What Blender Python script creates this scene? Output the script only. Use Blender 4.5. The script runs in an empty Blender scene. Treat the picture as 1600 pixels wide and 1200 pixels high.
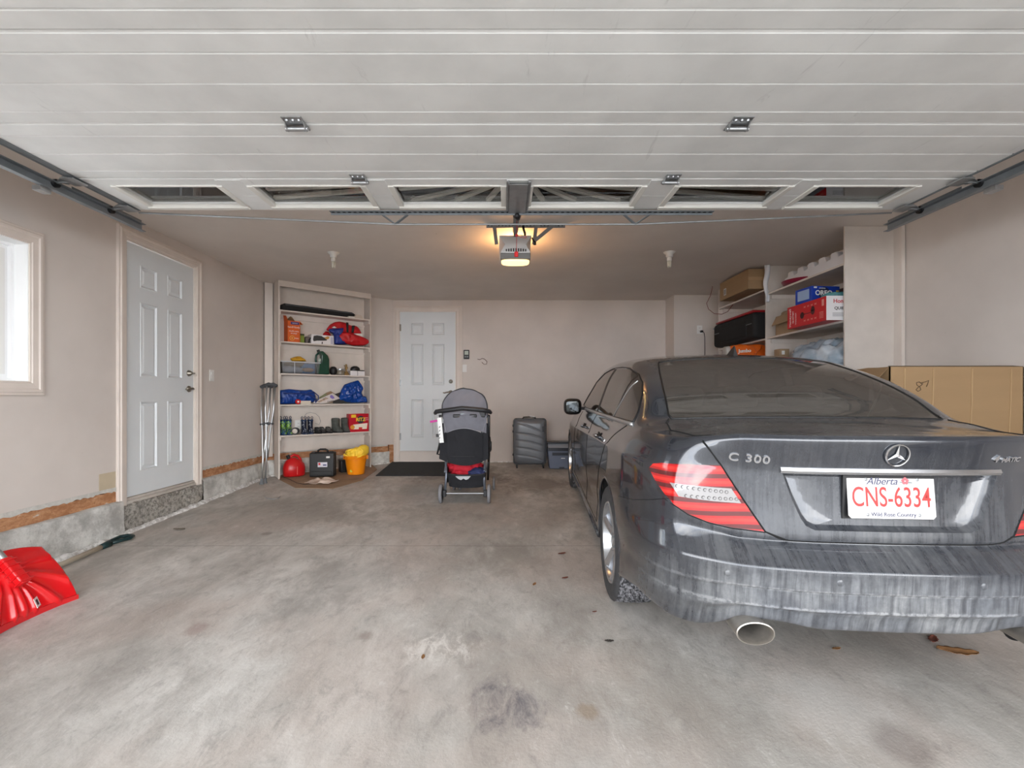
import bpy, bmesh, math, random
from mathutils import Vector, Matrix, noise
from mathutils.bvhtree import BVHTree
PI = math.pi
scene = bpy.context.scene
COL = scene.collection
random.seed(7)

# ------------------------------------------------------------------ camera
F = 720.0; CX = 788.0; CY = 621.0; CZ = 0.955
cam_d = bpy.data.cameras.new('camera')
cam = bpy.data.objects.new('camera', cam_d)
COL.objects.link(cam)
cam.location = (0, 0, CZ)
cam.rotation_euler = (PI / 2, 0, 0)
cam_d.sensor_width = 36.0
cam_d.lens = 36.0 * F / 1600.0
cam_d.shift_x = (800 - CX) / 1600.0
cam_d.shift_y = (CY - 600) / 1600.0
cam_d.clip_start = 0.05
scene.camera = cam

# ------------------------------------------------------------------ view + sky
scene.view_settings.view_transform = 'Standard'
scene.view_settings.look = 'None'
scene.view_settings.gamma = 1.0
scene.view_settings.use_curve_mapping = False
scene.view_settings.exposure = 1.12
scene.cycles.max_bounces = 12
scene.cycles.diffuse_bounces = 8
scene.cycles.transparent_max_bounces = 12
scene.cycles.sample_clamp_indirect = 8.0
W = bpy.data.worlds.new('overcast_sky'); scene.world = W
W.use_nodes = True
nt = W.node_tree; nt.nodes.clear()
wo = nt.nodes.new('ShaderNodeOutputWorld'); bg = nt.nodes.new('ShaderNodeBackground')
tc = nt.nodes.new('ShaderNodeTexCoord')
nz = nt.nodes.new('ShaderNodeTexNoise'); nz.inputs['Scale'].default_value = 2.6; nz.inputs['Detail'].default_value = 6
mp = nt.nodes.new('ShaderNodeMapping'); mp.inputs['Scale'].default_value = (1, 1, 2.6)
cr = nt.nodes.new('ShaderNodeValToRGB')
cr.color_ramp.elements[0].position = 0.36; cr.color_ramp.elements[0].color = (0.50, 0.56, 0.65, 1)
cr.color_ramp.elements[1].position = 0.62; cr.color_ramp.elements[1].color = (1.0, 0.99, 0.97, 1)
nt.links.new(tc.outputs['Generated'], mp.inputs['Vector'])
nt.links.new(mp.outputs['Vector'], nz.inputs['Vector'])
nt.links.new(nz.outputs['Fac'], cr.inputs['Fac'])
nt.links.new(cr.outputs['Color'], bg.inputs['Color'])
sx_ = nt.nodes.new('ShaderNodeSeparateXYZ'); nt.links.new(tc.outputs['Generated'], sx_.inputs[0])
mr_ = nt.nodes.new('ShaderNodeMapRange'); nt.links.new(sx_.outputs['Z'], mr_.inputs[0])
for i_, v_ in enumerate((0.0, 0.75, 5.2, 1.3)): mr_.inputs[i_ + 1].default_value = v_
nt.links.new(mr_.outputs[0], bg.inputs['Strength'])
nt.links.new(bg.outputs[0], wo.inputs['Surface'])

# ------------------------------------------------------------------ materials
def lin(c):
    return c / 12.92 if c <= 0.04045 else ((c + 0.055) / 1.055) ** 2.4
def rgb(r, g, b):
    return (lin(r / 255), lin(g / 255), lin(b / 255), 1)
MATS = {}
def mat(name, c, rough=0.6, metal=0.0, bump=0.0, bscale=60, var=0.0, vscale=4, spec=0.5, emis=0, trans=0, alpha=1, coat=0, stretch=None):
    if name in MATS: return MATS[name]
    m = bpy.data.materials.new(name); m.use_nodes = True
    n = m.node_tree.nodes; l = m.node_tree.links
    p = n['Principled BSDF']
    col = rgb(*c)
    p.inputs['Base Color'].default_value = col
    p.inputs['Roughness'].default_value = rough
    p.inputs['Metallic'].default_value = metal
    p.inputs['Specular IOR Level'].default_value = spec
    p.inputs['Transmission Weight'].default_value = trans
    p.inputs['Alpha'].default_value = alpha
    p.inputs['Coat Weight'].default_value = coat
    p.inputs['Coat Roughness'].default_value = 0.06
    if emis:
        p.inputs['Emission Color'].default_value = col
        p.inputs['Emission Strength'].default_value = emis
    t = n.new('ShaderNodeTexCoord'); mpn = n.new('ShaderNodeMapping')
    if stretch: mpn.inputs['Scale'].default_value = stretch
    l.new(t.outputs['Object'], mpn.inputs['Vector'])
    if var > 0:
        q = n.new('ShaderNodeTexNoise'); q.inputs['Scale'].default_value = vscale; q.inputs['Detail'].default_value = 5
        l.new(mpn.outputs[0], q.inputs['Vector'])
        r = n.new('ShaderNodeValToRGB')
        a, b = 1 - var, 1 + var
        r.color_ramp.elements[0].position = 0.3; r.color_ramp.elements[1].position = 0.7
        r.color_ramp.elements[0].color = (col[0] * a, col[1] * a, col[2] * a, 1)
        r.color_ramp.elements[1].color = (min(1, col[0] * b), min(1, col[1] * b), min(1, col[2] * b), 1)
        l.new(q.outputs['Fac'], r.inputs['Fac']); l.new(r.outputs['Color'], p.inputs['Base Color'])
    if bump > 0:
        q = n.new('ShaderNodeTexNoise'); q.inputs['Scale'].default_value = bscale; q.inputs['Detail'].default_value = 4
        l.new(mpn.outputs[0], q.inputs['Vector'])
        bn = n.new('ShaderNodeBump'); bn.inputs['Strength'].default_value = bump; bn.inputs['Distance'].default_value = 0.01
        l.new(q.outputs['Fac'], bn.inputs['Height']); l.new(bn.outputs[0], p.inputs['Normal'])
    MATS[name] = m
    return m

class G:                       # small node-graph helper
    def __init__(s, name):
        s.m = bpy.data.materials.new(name); s.m.use_nodes = True
        s.n = s.m.node_tree.nodes; s.l = s.m.node_tree.links
        s.p = s.n['Principled BSDF']; s.t = s.n.new('ShaderNodeTexCoord')
        MATS[name] = s.m
    def val(s, v):
        return v
    def inp(s, sock, v):
        if hasattr(v, 'links'): s.l.new(v, sock)
        elif v is not None: sock.default_value = v
    def math(s, op, a, b=None, c=None, clamp=False):
        x = s.n.new('ShaderNodeMath'); x.operation = op; x.use_clamp = clamp
        s.inp(x.inputs[0], a)
        if b is not None: s.inp(x.inputs[1], b)
        if c is not None: s.inp(x.inputs[2], c)
        return x.outputs[0]
    def mapping(s, scale=(1, 1, 1), rot=(0, 0, 0), loc=(0, 0, 0)):
        x = s.n.new('ShaderNodeMapping'); x.inputs['Scale'].default_value = scale
        x.inputs['Rotation'].default_value = rot; x.inputs['Location'].default_value = loc
        s.l.new(s.t.outputs['Object'], x.inputs['Vector']); return x.outputs[0]
    def noise(s, scale, detail=5, vec=None, rough=0.55, dist=0.0):
        x = s.n.new('ShaderNodeTexNoise'); x.inputs['Scale'].default_value = scale
        x.inputs['Detail'].default_value = detail; x.inputs['Roughness'].default_value = rough
        x.inputs['Distortion'].default_value = dist
        s.l.new(vec if vec is not None else s.t.outputs['Object'], x.inputs['Vector']); return x.outputs['Fac']
    def ramp(s, fac, stops):
        x = s.n.new('ShaderNodeValToRGB'); e = x.color_ramp.elements
        while len(e) > 1: e.remove(e[-1])
        e[0].position = stops[0][0]; e[0].color = stops[0][1]
        for pos, c in stops[1:]:
            k = e.new(pos); k.color = c
        s.l.new(fac, x.inputs['Fac']); return x.outputs['Color']
    def mr(s, v, a, b, c=0.0, d=1.0):
        x = s.n.new('ShaderNodeMapRange'); s.inp(x.inputs[0], v)
        for i, q in enumerate((a, b, c, d)): x.inputs[i + 1].default_value = q
        x.interpolation_type = 'SMOOTHSTEP'
        return x.outputs[0]
    def mix(s, f, a, b, mode='MIX'):
        x = s.n.new('ShaderNodeMix'); x.data_type = 'RGBA'; x.blend_type = mode
        s.inp(x.inputs[0], f); s.inp(x.inputs[6], a); s.inp(x.inputs[7], b); return x.outputs[2]
    def xyz(s):
        x = s.n.new('ShaderNodeSeparateXYZ'); s.l.new(s.t.outputs['Object'], x.inputs[0]); return x.outputs
    def bump(s, h, strength=0.3, dist=0.01):
        x = s.n.new('ShaderNodeBump'); x.inputs['Strength'].default_value = strength; x.inputs['Distance'].default_value = dist
        s.l.new(h, x.inputs['Height']); s.l.new(x.outputs[0], s.p.inputs['Normal'])

# wall paint: warm beige, faint drywall mottling, scuffs, small dark nicks
def wall_paint(name, c, scuff=0.25):
    g = G(name)
    a = g.noise(1.6, 4); b = g.noise(14, 5)
    base = g.mix(g.mr(a, .3, .7), rgb(*c), rgb(*[max(0, q - 9) for q in c]))
    st = g.noise(5, 6, g.mapping((1, 1, 3)), 0.7, 1.2)
    base = g.mix(g.math('MULTIPLY', g.mr(st, .66, .78), scuff), base, rgb(c[0] - 50, c[1] - 52, c[2] - 54))
    nick = g.noise(38, 2)
    base = g.mix(g.math('MULTIPLY', g.mr(nick, .77, .80), .6), base, rgb(90, 80, 72))
    g.l.new(base, g.p.inputs['Base Color'])
    g.p.inputs['Roughness'].default_value = 0.75
    g.bump(b, 0.12, 0.004)
    return g.m
m_wall = wall_paint('beige_wall_paint', (212, 204, 198))
m_ceil = wall_paint('ceiling_paint', (222, 214, 207), 0.1)
m_trim = mat('beige_trim_paint', (216, 206, 198), 0.5, var=.04, vscale=6)
m_shelf = mat('cream_shelf_paint', (210, 201, 193), 0.6, var=.05, vscale=8)
m_door = mat('white_door_paint', (214, 219, 222), 0.45, var=.025, vscale=3, bump=.06, bscale=120)

# garage floor concrete
g = G('garage_concrete')
n1 = g.noise(0.9, 7, g.mapping((1, .6, 1), (0, 0, .5)), 0.62, .6)
n2 = g.noise(4.5, 9, g.mapping((1, .6, 1), (0, 0, .6)), 0.74, .35)
n3 = g.noise(55, 5, None, 0.75)
c0 = g.mix(g.mr(n1, .34, .66), rgb(160, 155, 148), rgb(208, 205, 200))
c1 = g.mix(g.mr(n2, .32, .66), rgb(146, 141, 135), c0)
c1 = g.mix(.70, c0, c1)
n4 = g.noise(15, 9, g.mapping((1, .5, 1), (0, 0, .7)), .8, .5)
n5 = g.noise(1.3, 3, g.mapping(loc=(5, 2, 0)))
c1 = g.mix(g.math('MULTIPLY', g.mr(n5, .45, .65), .35), c1, rgb(186, 170, 160))
c1 = g.mix(g.math('MULTIPLY', g.mr(n4, .50, .32), .42), c1, rgb(122, 118, 114))
c1 = g.mix(g.math('MULTIPLY', g.mr(n4, .55, .72), .40), c1, rgb(224, 222, 218))
c1 = g.mix(g.math('MULTIPLY', g.mr(n3, .62, .8), .35), c1, rgb(220, 218, 214))
c1 = g.mix(g.math('MULTIPLY', g.mr(n3, .38, .26), .35), c1, rgb(120, 116, 112))
x, y, z = g.xyz()
# rough scaled patch, rusty rings and pale streaks
def blot(cx, cy, r, power=.35):
    dx = g.math('SUBTRACT', x, cx); dy = g.math('SUBTRACT', y, cy)
    d = g.math('SQRT', g.math('ADD', g.math('MULTIPLY', dx, dx), g.math('MULTIPLY', dy, dy)))
    d = g.math('ADD', d, g.math('MULTIPLY', g.math('SUBTRACT', n2, .5), r * 2.4))
    return g.mr(d, r, r * power)
c1 = g.mix(g.math('MULTIPLY', blot(.02, 1.70, .17), g.mr(n4, .35, .6, .95, .15)), c1, rgb(104, 100, 104))
c1 = g.mix(g.math('MULTIPLY', blot(-.30, 2.05, .22, .2), g.mr(n4, .46, .60, 0, .6)), c1, rgb(228, 224, 218))
for (bx, by, br, bc, f) in ((-1.48, 2.2, .07, (150, 128, 122), .5), (.30, 1.66, .045, (140, 122, 100), .6), (.05, 3.1, .35, (128, 122, 114), .35),
                            (-.9, 2.8, .5, (140, 136, 131), .3), (1.15, 1.66, .3, (222, 220, 216), .3), (-.5, 5.9, .7, (112, 106, 98), .6), (.4, 5.3, .55, (118, 112, 103), .55),
                            (-1.85, 3.6, .06, (120, 113, 105), .6), (.6, 1.9, .4, (150, 142, 132), .3), (-.65, 2.15, .07, (120, 105, 95), .5), (-1.3, 4.0, .3, (128, 121, 112), .35), (1.3, 1.5, .12, (120, 108, 102), .5)):
    c1 = g.mix(g.math('MULTIPLY', blot(bx, by, br), f), c1, rgb(*bc))
# saw-cut control joint
jy = g.math('ABSOLUTE', g.math('SUBTRACT', y, g.math('ADD', 3.33, g.math('MULTIPLY', g.math('SUBTRACT', n2, .5), .03))))
c1 = g.mix(g.math('MULTIPLY', g.mr(jy, .006, .002), .55), c1, rgb(96, 90, 84))
g.l.new(c1, g.p.inputs['Base Color']); g.p.inputs['Roughness'].default_value = .68
g.bump(g.math('ADD', n3, g.math('MULTIPLY', n2, .8)), .35, .006)
m_floor = g.m

g = G('foundation_concrete')
n1 = g.noise(7, 8, None, .7); n2 = g.noise(60, 5, None, .7)
c = g.mix(g.mr(n1, .3, .7), rgb(160, 159, 155), rgb(222, 222, 218))
x, y, z = g.xyz()
c = g.mix(g.math('MULTIPLY', g.mr(n2, .60, .72), .5), c, rgb(112, 110, 106))
g.l.new(c, g.p.inputs['Base Color']); g.p.inputs['Roughness'].default_value = .85
g.bump(g.math('ADD', n1, n2), .5, .012); m_curb = g.m
g = G('salt_crust')
n1 = g.noise(25, 6, None, .7)
g.l.new(g.mix(g.mr(n1, .4, .6), rgb(185, 183, 180), rgb(232, 232, 231)), g.p.inputs['Base Color'])
g.p.inputs['Roughness'].default_value = .9; g.bump(n1, .6, .01); m_salt = g.m
g = G('exposed_board')
n1 = g.noise(9, 7, g.mapping((1, 1, 2.4)), .7); n2 = g.noise(70, 4)
c = g.mix(g.mr(n1, .38, .62), rgb(158, 108, 72), rgb(190, 142, 104))
c = g.mix(g.mr(n1, .60, .66), c, rgb(196, 186, 176))
c = g.mix(g.math('MULTIPLY', g.mr(n2, .58, .7), .5), c, rgb(120, 80, 52))
g.l.new(c, g.p.inputs['Base Color']); g.p.inputs['Roughness'].default_value = .85; g.bump(n2, .4, .008); m_osb = g.m
m_paper = mat('torn_drywall_paper', (196, 194, 188), .9, var=.1, vscale=30, bump=.4, bscale=50)
g = G('rubble_concrete')
n1 = g.noise(30, 7, None, .75); n2 = g.noise(8, 5)
g.l.new(g.mix(g.mr(n1, .38, .6), rgb(128, 124, 117), rgb(196, 191, 183)), g.p.inputs['Base Color'])
g.p.inputs['Roughness'].default_value = .95; g.bump(n1, 1.0, .03); m_rubble = g.m

m_gdoor = None
g = G('garage_door_paint')
n1 = g.noise(3, 5); n2 = g.noise(90, 3, g.mapping((.15, 1, 1)))
c = g.mix(g.mr(n1, .3, .7), rgb(220, 221, 220), rgb(232, 233, 232))
st = g.noise(6, 6, g.mapping((3, .5, 1)), .7, .6)
c = g.mix(g.math('MULTIPLY', g.mr(st, .62, .75), .3), c, rgb(150, 150, 150))
g.l.new(c, g.p.inputs['Base Color']); g.p.inputs['Roughness'].default_value = .5; g.bump(n2, .06, .003); m_gdoor = g.m
m_white = mat('white_plastic', (228, 228, 226), .4)
m_offwhite = mat('offwhite_frame', (222, 220, 214), .5)
m_galv = mat('galvanised_steel', (150, 152, 154), .42, .5, var=.12, vscale=20)
m_galvd = mat('dark_steel_track', (122, 127, 131), .45, .35, var=.1, vscale=12)
m_zinc = mat('zinc_plated', (170, 172, 174), .3, .8, var=.1, vscale=30)
m_chrome = mat('chrome', (215, 216, 218), .12, 1.0)
m_nickel = mat('satin_nickel', (150, 145, 135), .28, 1.0)
m_black = mat('black_plastic', (22, 22, 24), .45)
m_rubber = mat('black_rubber', (30, 31, 32), .8, bump=.2, bscale=120)
m_dark = mat('dark_gap', (6, 6, 7), .9)
m_card = mat('brown_cardboard', (152, 124, 92), .85, var=.05, vscale=3, bump=.15, bscale=160, stretch=(1, 1, 8))
m_card2 = mat('pale_cardboard', (160, 136, 108), .85, var=.07, vscale=5)
m_red = mat('red_plastic', (196, 26, 30), .3, var=.06, vscale=10)
m_text_w = mat('white_print', (235, 235, 232), .5)
m_text_k = mat('black_print', (25, 25, 28), .5)
def glassmat(name, tint, rough=.02, fac=.12, gloss=(1, 1, 1)):
    m = bpy.data.materials.new(name); m.use_nodes = True
    n = m.node_tree.nodes; l = m.node_tree.links; n.clear()
    o = n.new('ShaderNodeOutputMaterial'); t = n.new('ShaderNodeBsdfTransparent'); t.inputs[0].default_value = (*tint, 1)
    gl = n.new('ShaderNodeBsdfGlossy'); gl.inputs['Roughness'].default_value = rough; gl.inputs['Color'].default_value = (*gloss, 1)
    fr = n.new('ShaderNodeFresnel'); fr.inputs[0].default_value = 1.5
    ad = n.new('ShaderNodeMath'); ad.operation = 'ADD'; ad.use_clamp = True; ad.inputs[1].default_value = fac
    mx = n.new('ShaderNodeMixShader')
    l.new(fr.outputs[0], ad.inputs[0]); l.new(ad.outputs[0], mx.inputs[0])
    l.new(t.outputs[0], mx.inputs[1]); l.new(gl.outputs[0], mx.inputs[2]); l.new(mx.outputs[0], o.inputs[0])
    MATS[name] = m; return m
m_glass = glassmat('clear_window_glass', (.95, .96, .95), fac=0.0)

# ------------------------------------------------------------------ mesh helpers
class MB:
    def __init__(s): s.v = []; s.f = []
    def add(s, vs, fs):
        o = len(s.v); s.v += [tuple(q) for q in vs]; s.f += [tuple(i + o for i in f) for f in fs]; return s
    def box(s, x0, x1, y0, y1, z0, z1):
        return s.add([(x0, y0, z0), (x1, y0, z0), (x1, y1, z0), (x0, y1, z0), (x0, y0, z1), (x1, y0, z1), (x1, y1, z1), (x0, y1, z1)],
                     [(0, 3, 2, 1), (4, 5, 6, 7), (0, 1, 5, 4), (1, 2, 6, 5), (2, 3, 7, 6), (3, 0, 4, 7)])
    def obox(s, c, ax, ay, az):   # oriented box: centre and three half-axis vectors
        c, ax, ay, az = map(Vector, (c, ax, ay, az))
        P = [c + i * ax + j * ay + k * az for k in (-1, 1) for (i, j) in ((-1, -1), (1, -1), (1, 1), (-1, 1))]
        return s.add(P, [(0, 3, 2, 1), (4, 5, 6, 7), (0, 1, 5, 4), (1, 2, 6, 5), (2, 3, 7, 6), (3, 0, 4, 7)])
    def bar(s, a, b, w, h, up=(0, 0, 1)):
        a, b, up = Vector(a), Vector(b), Vector(up); d = b - a
        r = d.cross(up)
        if r.length < 1e-6: r = d.cross(Vector((1, 0, 0)))
        r.normalize(); u = r.cross(d).normalized()
        return s.obox((a + b) / 2, d / 2, r * w / 2, u * h / 2)
    def prism(s, pts, z0, z1):    # polygon in xy
        n = len(pts)
        return s.add([(p[0], p[1], z0) for p in pts] + [(p[0], p[1], z1) for p in pts],
                     [tuple(range(n - 1, -1, -1)), tuple(range(n, 2 * n))] + [(i, (i + 1) % n, n + (i + 1) % n, n + i) for i in range(n)])
    def prismy(s, pts, y0, y1):   # polygon in xz, extruded along y
        n = len(pts)
        return s.add([(p[0], y0, p[1]) for p in pts] + [(p[0], y1, p[1]) for p in pts],
                     [tuple(range(n)), tuple(range(2 * n - 1, n - 1, -1))] + [((i + 1) % n, i, n + i, n + (i + 1) % n) for i in range(n)])
    def prismx(s, pts, x0, x1):   # polygon in yz, extruded along x
        n = len(pts)
        return s.add([(x0, p[0], p[1]) for p in pts] + [(x1, p[0], p[1]) for p in pts],
                     [tuple(range(n - 1, -1, -1)), tuple(range(n, 2 * n))] + [(i, (i + 1) % n, n + (i + 1) % n, n + i) for i in range(n)])
    def loft(s, rings, closed=True, caps=True):
        n = len(rings[0]); vs = [p for r in rings for p in r]; fs = []
        m = n if closed else n - 1
        for i in range(len(rings) - 1):
            for j in range(m):
                a = i * n + j; b = i * n + (j + 1) % n
                fs.append((a, b, b + n, a + n))
        if caps and closed:
            fs.append(tuple(range(n - 1, -1, -1))); k = (len(rings) - 1) * n
            fs.append(tuple(range(k, k + n)))
        return s.add(vs, fs)
    def tube(s, path, r, seg=10, caps=True):
        path = [Vector(p) for p in path]; R = r if isinstance(r, (list, tuple)) else [r] * len(path)
        rings = []; pu = None
        for i, p in enumerate(path):
            d = (path[min(i + 1, len(path) - 1)] - path[max(i - 1, 0)]).normalized()
            if pu is None:
                a = Vector((0, 0, 1)) if abs(d.z) < .9 else Vector((1, 0, 0))
                u = d.cross(a).normalized()
            else:
                u = (pu - d * pu.dot(d)).normalized()
            pu = u; w = d.cross(u)
            rings.append([p + (u * math.cos(2 * PI * k / seg) + w * math.sin(2 * PI * k / seg)) * R[i] for k in range(seg)])
        return s.loft(rings, True, caps)
    def cyl(s, a, b, r, r2=None, seg=24, caps=True):
        return s.tube([a, b], [r, r if r2 is None else r2], seg, caps)
    def lathe(s, prof, c=(0, 0, 0), axis='z', seg=48, caps=False):
        rings = []
        for k in range(seg):
            a = 2 * PI * k / seg; ca, sa = math.cos(a), math.sin(a); ring = []
            for (r, h) in prof:
                if axis == 'z': q = (r * ca, r * sa, h)
                elif axis == 'x': q = (h, r * ca, r * sa)
                else: q = (r * ca, h, r * sa)
                ring.append((c[0] + q[0], c[1] + q[1], c[2] + q[2]))
            rings.append(ring)
        rings.append(rings[0])
        return s.loft(rings, False, False)
    def grid(s, fn, nu, nv):
        vs = [fn(i / nu, j / nv) for i in range(nu + 1) for j in range(nv + 1)]
        fs = [(i * (nv + 1) + j, (i + 1) * (nv + 1) + j, (i + 1) * (nv + 1) + j + 1, i * (nv + 1) + j + 1) for i in range(nu) for j in range(nv)]
        return s.add(vs, fs)
    def blob(s, c, r, e=(1, 1), amp=.0, freq=3, nu=56, nv=32, seed=0, rot=None, flat=None):
        def sp(x, p): return math.copysign(abs(x) ** p, x)
        c = Vector(c); R = rot or Matrix.Identity(3); vs = []
        def pt(i, j):
            a = 2 * PI * i / nu; b = -PI / 2 + PI * j / nv
            q = Vector((sp(math.cos(b), e[0]) * sp(math.cos(a), e[1]), sp(math.cos(b), e[0]) * sp(math.sin(a), e[1]), sp(math.sin(b), e[0])))
            if amp:
                d = q.normalized() if q.length > 1e-6 else q
                w = noise.noise(Vector((q.x * r[0], q.y * r[1], q.z * r[2])) * freq / max(r) + Vector((seed, seed * 1.7, 0)))
                w3 = 1 - 2.6 * abs(noise.noise(Vector((q.x * r[0] + seed, q.y * r[1], q.z * r[2])) * freq * 1.6 / max(r)))
                w2 = 1 - abs(noise.noise(Vector((q.x * r[0], q.y * r[1], q.z * r[2])) * freq * 2.3 / max(r) + Vector((seed * 3, 0, seed)))) * 2
                q = q + d * (w * amp + w2 * amp * .3 + w3 * amp * .55)
            q = Vector((q.x * r[0], q.y * r[1], q.z * r[2]))
            if flat is not None and q.z < flat: q.z = flat
            return c + R @ q
        vs = [pt(i, j) for j in range(nv + 1) for i in range(nu)]
        fs = [(j * nu + i, j * nu + (i + 1) % nu, (j + 1) * nu + (i + 1) % nu, (j + 1) * nu + i) for j in range(nv) for i in range(nu)]
        return s.add(vs, fs)
    def puff(s, outline, y0, thick, amp=.01, freq=14, seed=0, n=72, rings=14, p=.55):
        # soft thing with the given front silhouette (x, z), bulging to both sides of y0
        L = [0]; k = len(outline)
        for i in range(k): L.append(L[-1] + math.dist(outline[i], outline[(i + 1) % k]))
        def res(t):
            t *= L[-1]; i = max(j for j in range(k) if L[j] <= t + 1e-9); f = (t - L[i]) / max(1e-9, L[i + 1] - L[i])
            a, b = outline[i], outline[(i + 1) % k]; return (a[0] + (b[0] - a[0]) * f, a[1] + (b[1] - a[1]) * f)
        O = [res(i / n) for i in range(n)]
        O = [((O[i - 1][0] + 2 * O[i][0] + O[(i + 1) % n][0]) / 4, (O[i - 1][1] + 2 * O[i][1] + O[(i + 1) % n][1]) / 4) for i in range(n)]
        c = (sum(q[0] for q in O) / n, sum(q[1] for q in O) / n)
        for sg in (-1, 1):
            vs = []
            for j in range(rings + 1):
                t = j / rings
                for q in O:
                    x = c[0] + (q[0] - c[0]) * t; z = c[1] + (q[1] - c[1]) * t
                    w = noise.noise(Vector((x * freq + seed, z * freq, seed * 2))) + .9 * (.5 - 1.6 * abs(noise.noise(Vector((x * freq * 1.5, z * freq * .8 + seed, 3 + seed)))))
                    e = max(0, 1 - t ** 2.4) ** p
                    vs.append((x, y0 + sg * (thick * e + amp * w * min(1, e * 1.5)), z))
            fs = [(j * n + i, j * n + (i + 1) % n, (j + 1) * n + (i + 1) % n, (j + 1) * n + i) for j in range(rings) for i in range(n)]
            if sg > 0: fs = [f[::-1] for f in fs]
            s.add(vs, fs)
        return s
    def xf(s, M):
        s.v = [tuple(M @ Vector(p)) for p in s.v]; return s
    def build(s, name, m, parent=None, smooth=False, bevel=0, seg=2, weld=True, sub=0):
        me = bpy.data.meshes.new(name)
        bm = bmesh.new()
        vs = [bm.verts.new(p) for p in s.v]
        for f in s.f:
            if len(set(f)) >= 3:
                try: bm.faces.new([vs[i] for i in f])
                except ValueError: pass
        if weld: bmesh.ops.remove_doubles(bm, verts=bm.verts, dist=1e-5)
        bmesh.ops.recalc_face_normals(bm, faces=bm.faces)
        bm.to_mesh(me); bm.free()
        o = bpy.data.objects.new(name, me); COL.objects.link(o)
        me.materials.append(m)
        if parent: o.parent = parent
        if smooth:
            for p in me.polygons: p.use_smooth = True
            if smooth == 'auto':
                me.set_sharp_from_angle(angle=math.radians(35))
        if bevel:
            b = o.modifiers.new('bevel', 'BEVEL'); b.width = bevel; b.segments = seg; b.limit_method = 'ANGLE'; b.angle_limit = math.radians(40)
            for p in me.polygons: p.use_smooth = True
            me.set_sharp_from_angle(angle=math.radians(35))
        if sub:
            b = o.modifiers.new('sub', 'SUBSURF'); b.levels = sub; b.render_levels = sub
        return o

def tag(o, label, cat, group=None):
    o['label'] = label; o['category'] = cat
    if group: o['group'] = group
    return o
def thing(name, label, cat, loc=(0, 0, 0), rz=0, group=None):
    o = bpy.data.objects.new(name, None); COL.objects.link(o); o.empty_display_size = .1
    o.location = loc; o.rotation_euler = (0, 0, rz)
    return tag(o, label, cat, group)
def struct(o):
    o['kind'] = 'structure'; return o
def text(body, size, m, parent, M, depth=.0008, name='lettering', align='CENTER', sx=1.0, shear=0.0, bold=0.0, space=1.0):
    cu = bpy.data.curves.new(name, 'FONT'); cu.body = body; cu.size = size; cu.align_x = align; cu.align_y = 'CENTER'
    cu.extrude = depth; cu.shear = shear; cu.offset = bold; cu.space_character = space
    t = bpy.data.objects.new(name, cu); COL.objects.link(t)
    dg = bpy.context.evaluated_depsgraph_get(); dg.update()
    me = bpy.data.meshes.new_from_object(t.evaluated_get(dg))
    bpy.data.objects.remove(t); bpy.data.curves.remove(cu)
    me.transform(M @ Matrix.Diagonal((sx, 1, 1, 1)))
    me.materials.clear(); me.materials.append(m)
    o = bpy.data.objects.new(name, me); COL.objects.link(o); o.parent = parent
    return o
def frame(o, x, y):            # matrix: text plane with origin o, x direction, y direction
    o, x, y = Vector(o), Vector(x).normalized(), Vector(y).normalized(); z = x.cross(y).normalized()
    M = Matrix((( x.x, y.x, z.x, o.x), (x.y, y.y, z.y, o.y), (x.z, y.z, z.z, o.z), (0, 0, 0, 1)))
    return M
def at(px, py, d):             # a point seen at (px, py) at distance d
    return Vector(((px - CX) * d / F, d, CZ + (CY - py) * d / F))
def fz(y): return -0.034 * (6.79 - y)   # floor height, the slab falls towards the big door
CEIL = 2.389
# ================================================================== ROOM
def sweep_rect(mb, a0, a1, b0, b1, prof, fn, bottom=True):
    """profile (outward offset, height) swept round a rectangle with mitred corners"""
    if bottom: cor = [(a0, b0, -1, -1), (a1, b0, 1, -1), (a1, b1, 1, 1), (a0, b1, -1, 1), (a0, b0, -1, -1)]
    else: cor = [(a0, b0, -1, 0), (a0, b1, -1, 1), (a1, b1, 1, 1), (a1, b0, 1, 0)]
    rings = [[fn(a + sa * o, b + sb * o, h) for (o, h) in prof] for (a, b, sa, sb) in cor]
    mb.loft(rings, True, not bottom)
    return mb
CAS = [(0, -.002), (0, .010), (.008, .012), (.012, .017), (.045, .020), (.052, .026), (.066, .026), (.072, .020), (.085, .018), (.088, .014), (.088, -.002)]
LX = -3.0; RX = 3.29; BY = 6.79
WY0, WY1, WZ0, WZ1 = 1.95, 2.905, 1.055, 1.925      # window opening
DY0, DY1, DZ0, DZ1 = 3.650, 4.470, .150, 2.215      # side door opening
# floor (one slab falling to the opening, driveway beyond)
g_ = MB()
g_.grid(lambda u, v: (-3.4 + 7.4 * u, -0.6 + 7.6 * v, fz(-0.6 + 7.6 * v)), 40, 40)
f = struct(g_.build('floor', m_floor)); f.data.flip_normals() if f.data.polygons[0].normal.z < 0 else None
dv = MB().grid(lambda u, v: (-14 + 28 * u, -16 + 15.4 * v, fz(-0.6)), 2, 2)
m_drive = mat('driveway_concrete', (186, 183, 178), .8, var=.06, vscale=2)
o = struct(dv.build('driveway', m_drive)); o.data.flip_normals() if o.data.polygons[0].normal.z < 0 else None
# ceiling
c_ = MB().box(-3.15, 3.45, -.05, 7.1, CEIL, CEIL + .15)
struct(c_.build('ceiling', m_ceil))
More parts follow.
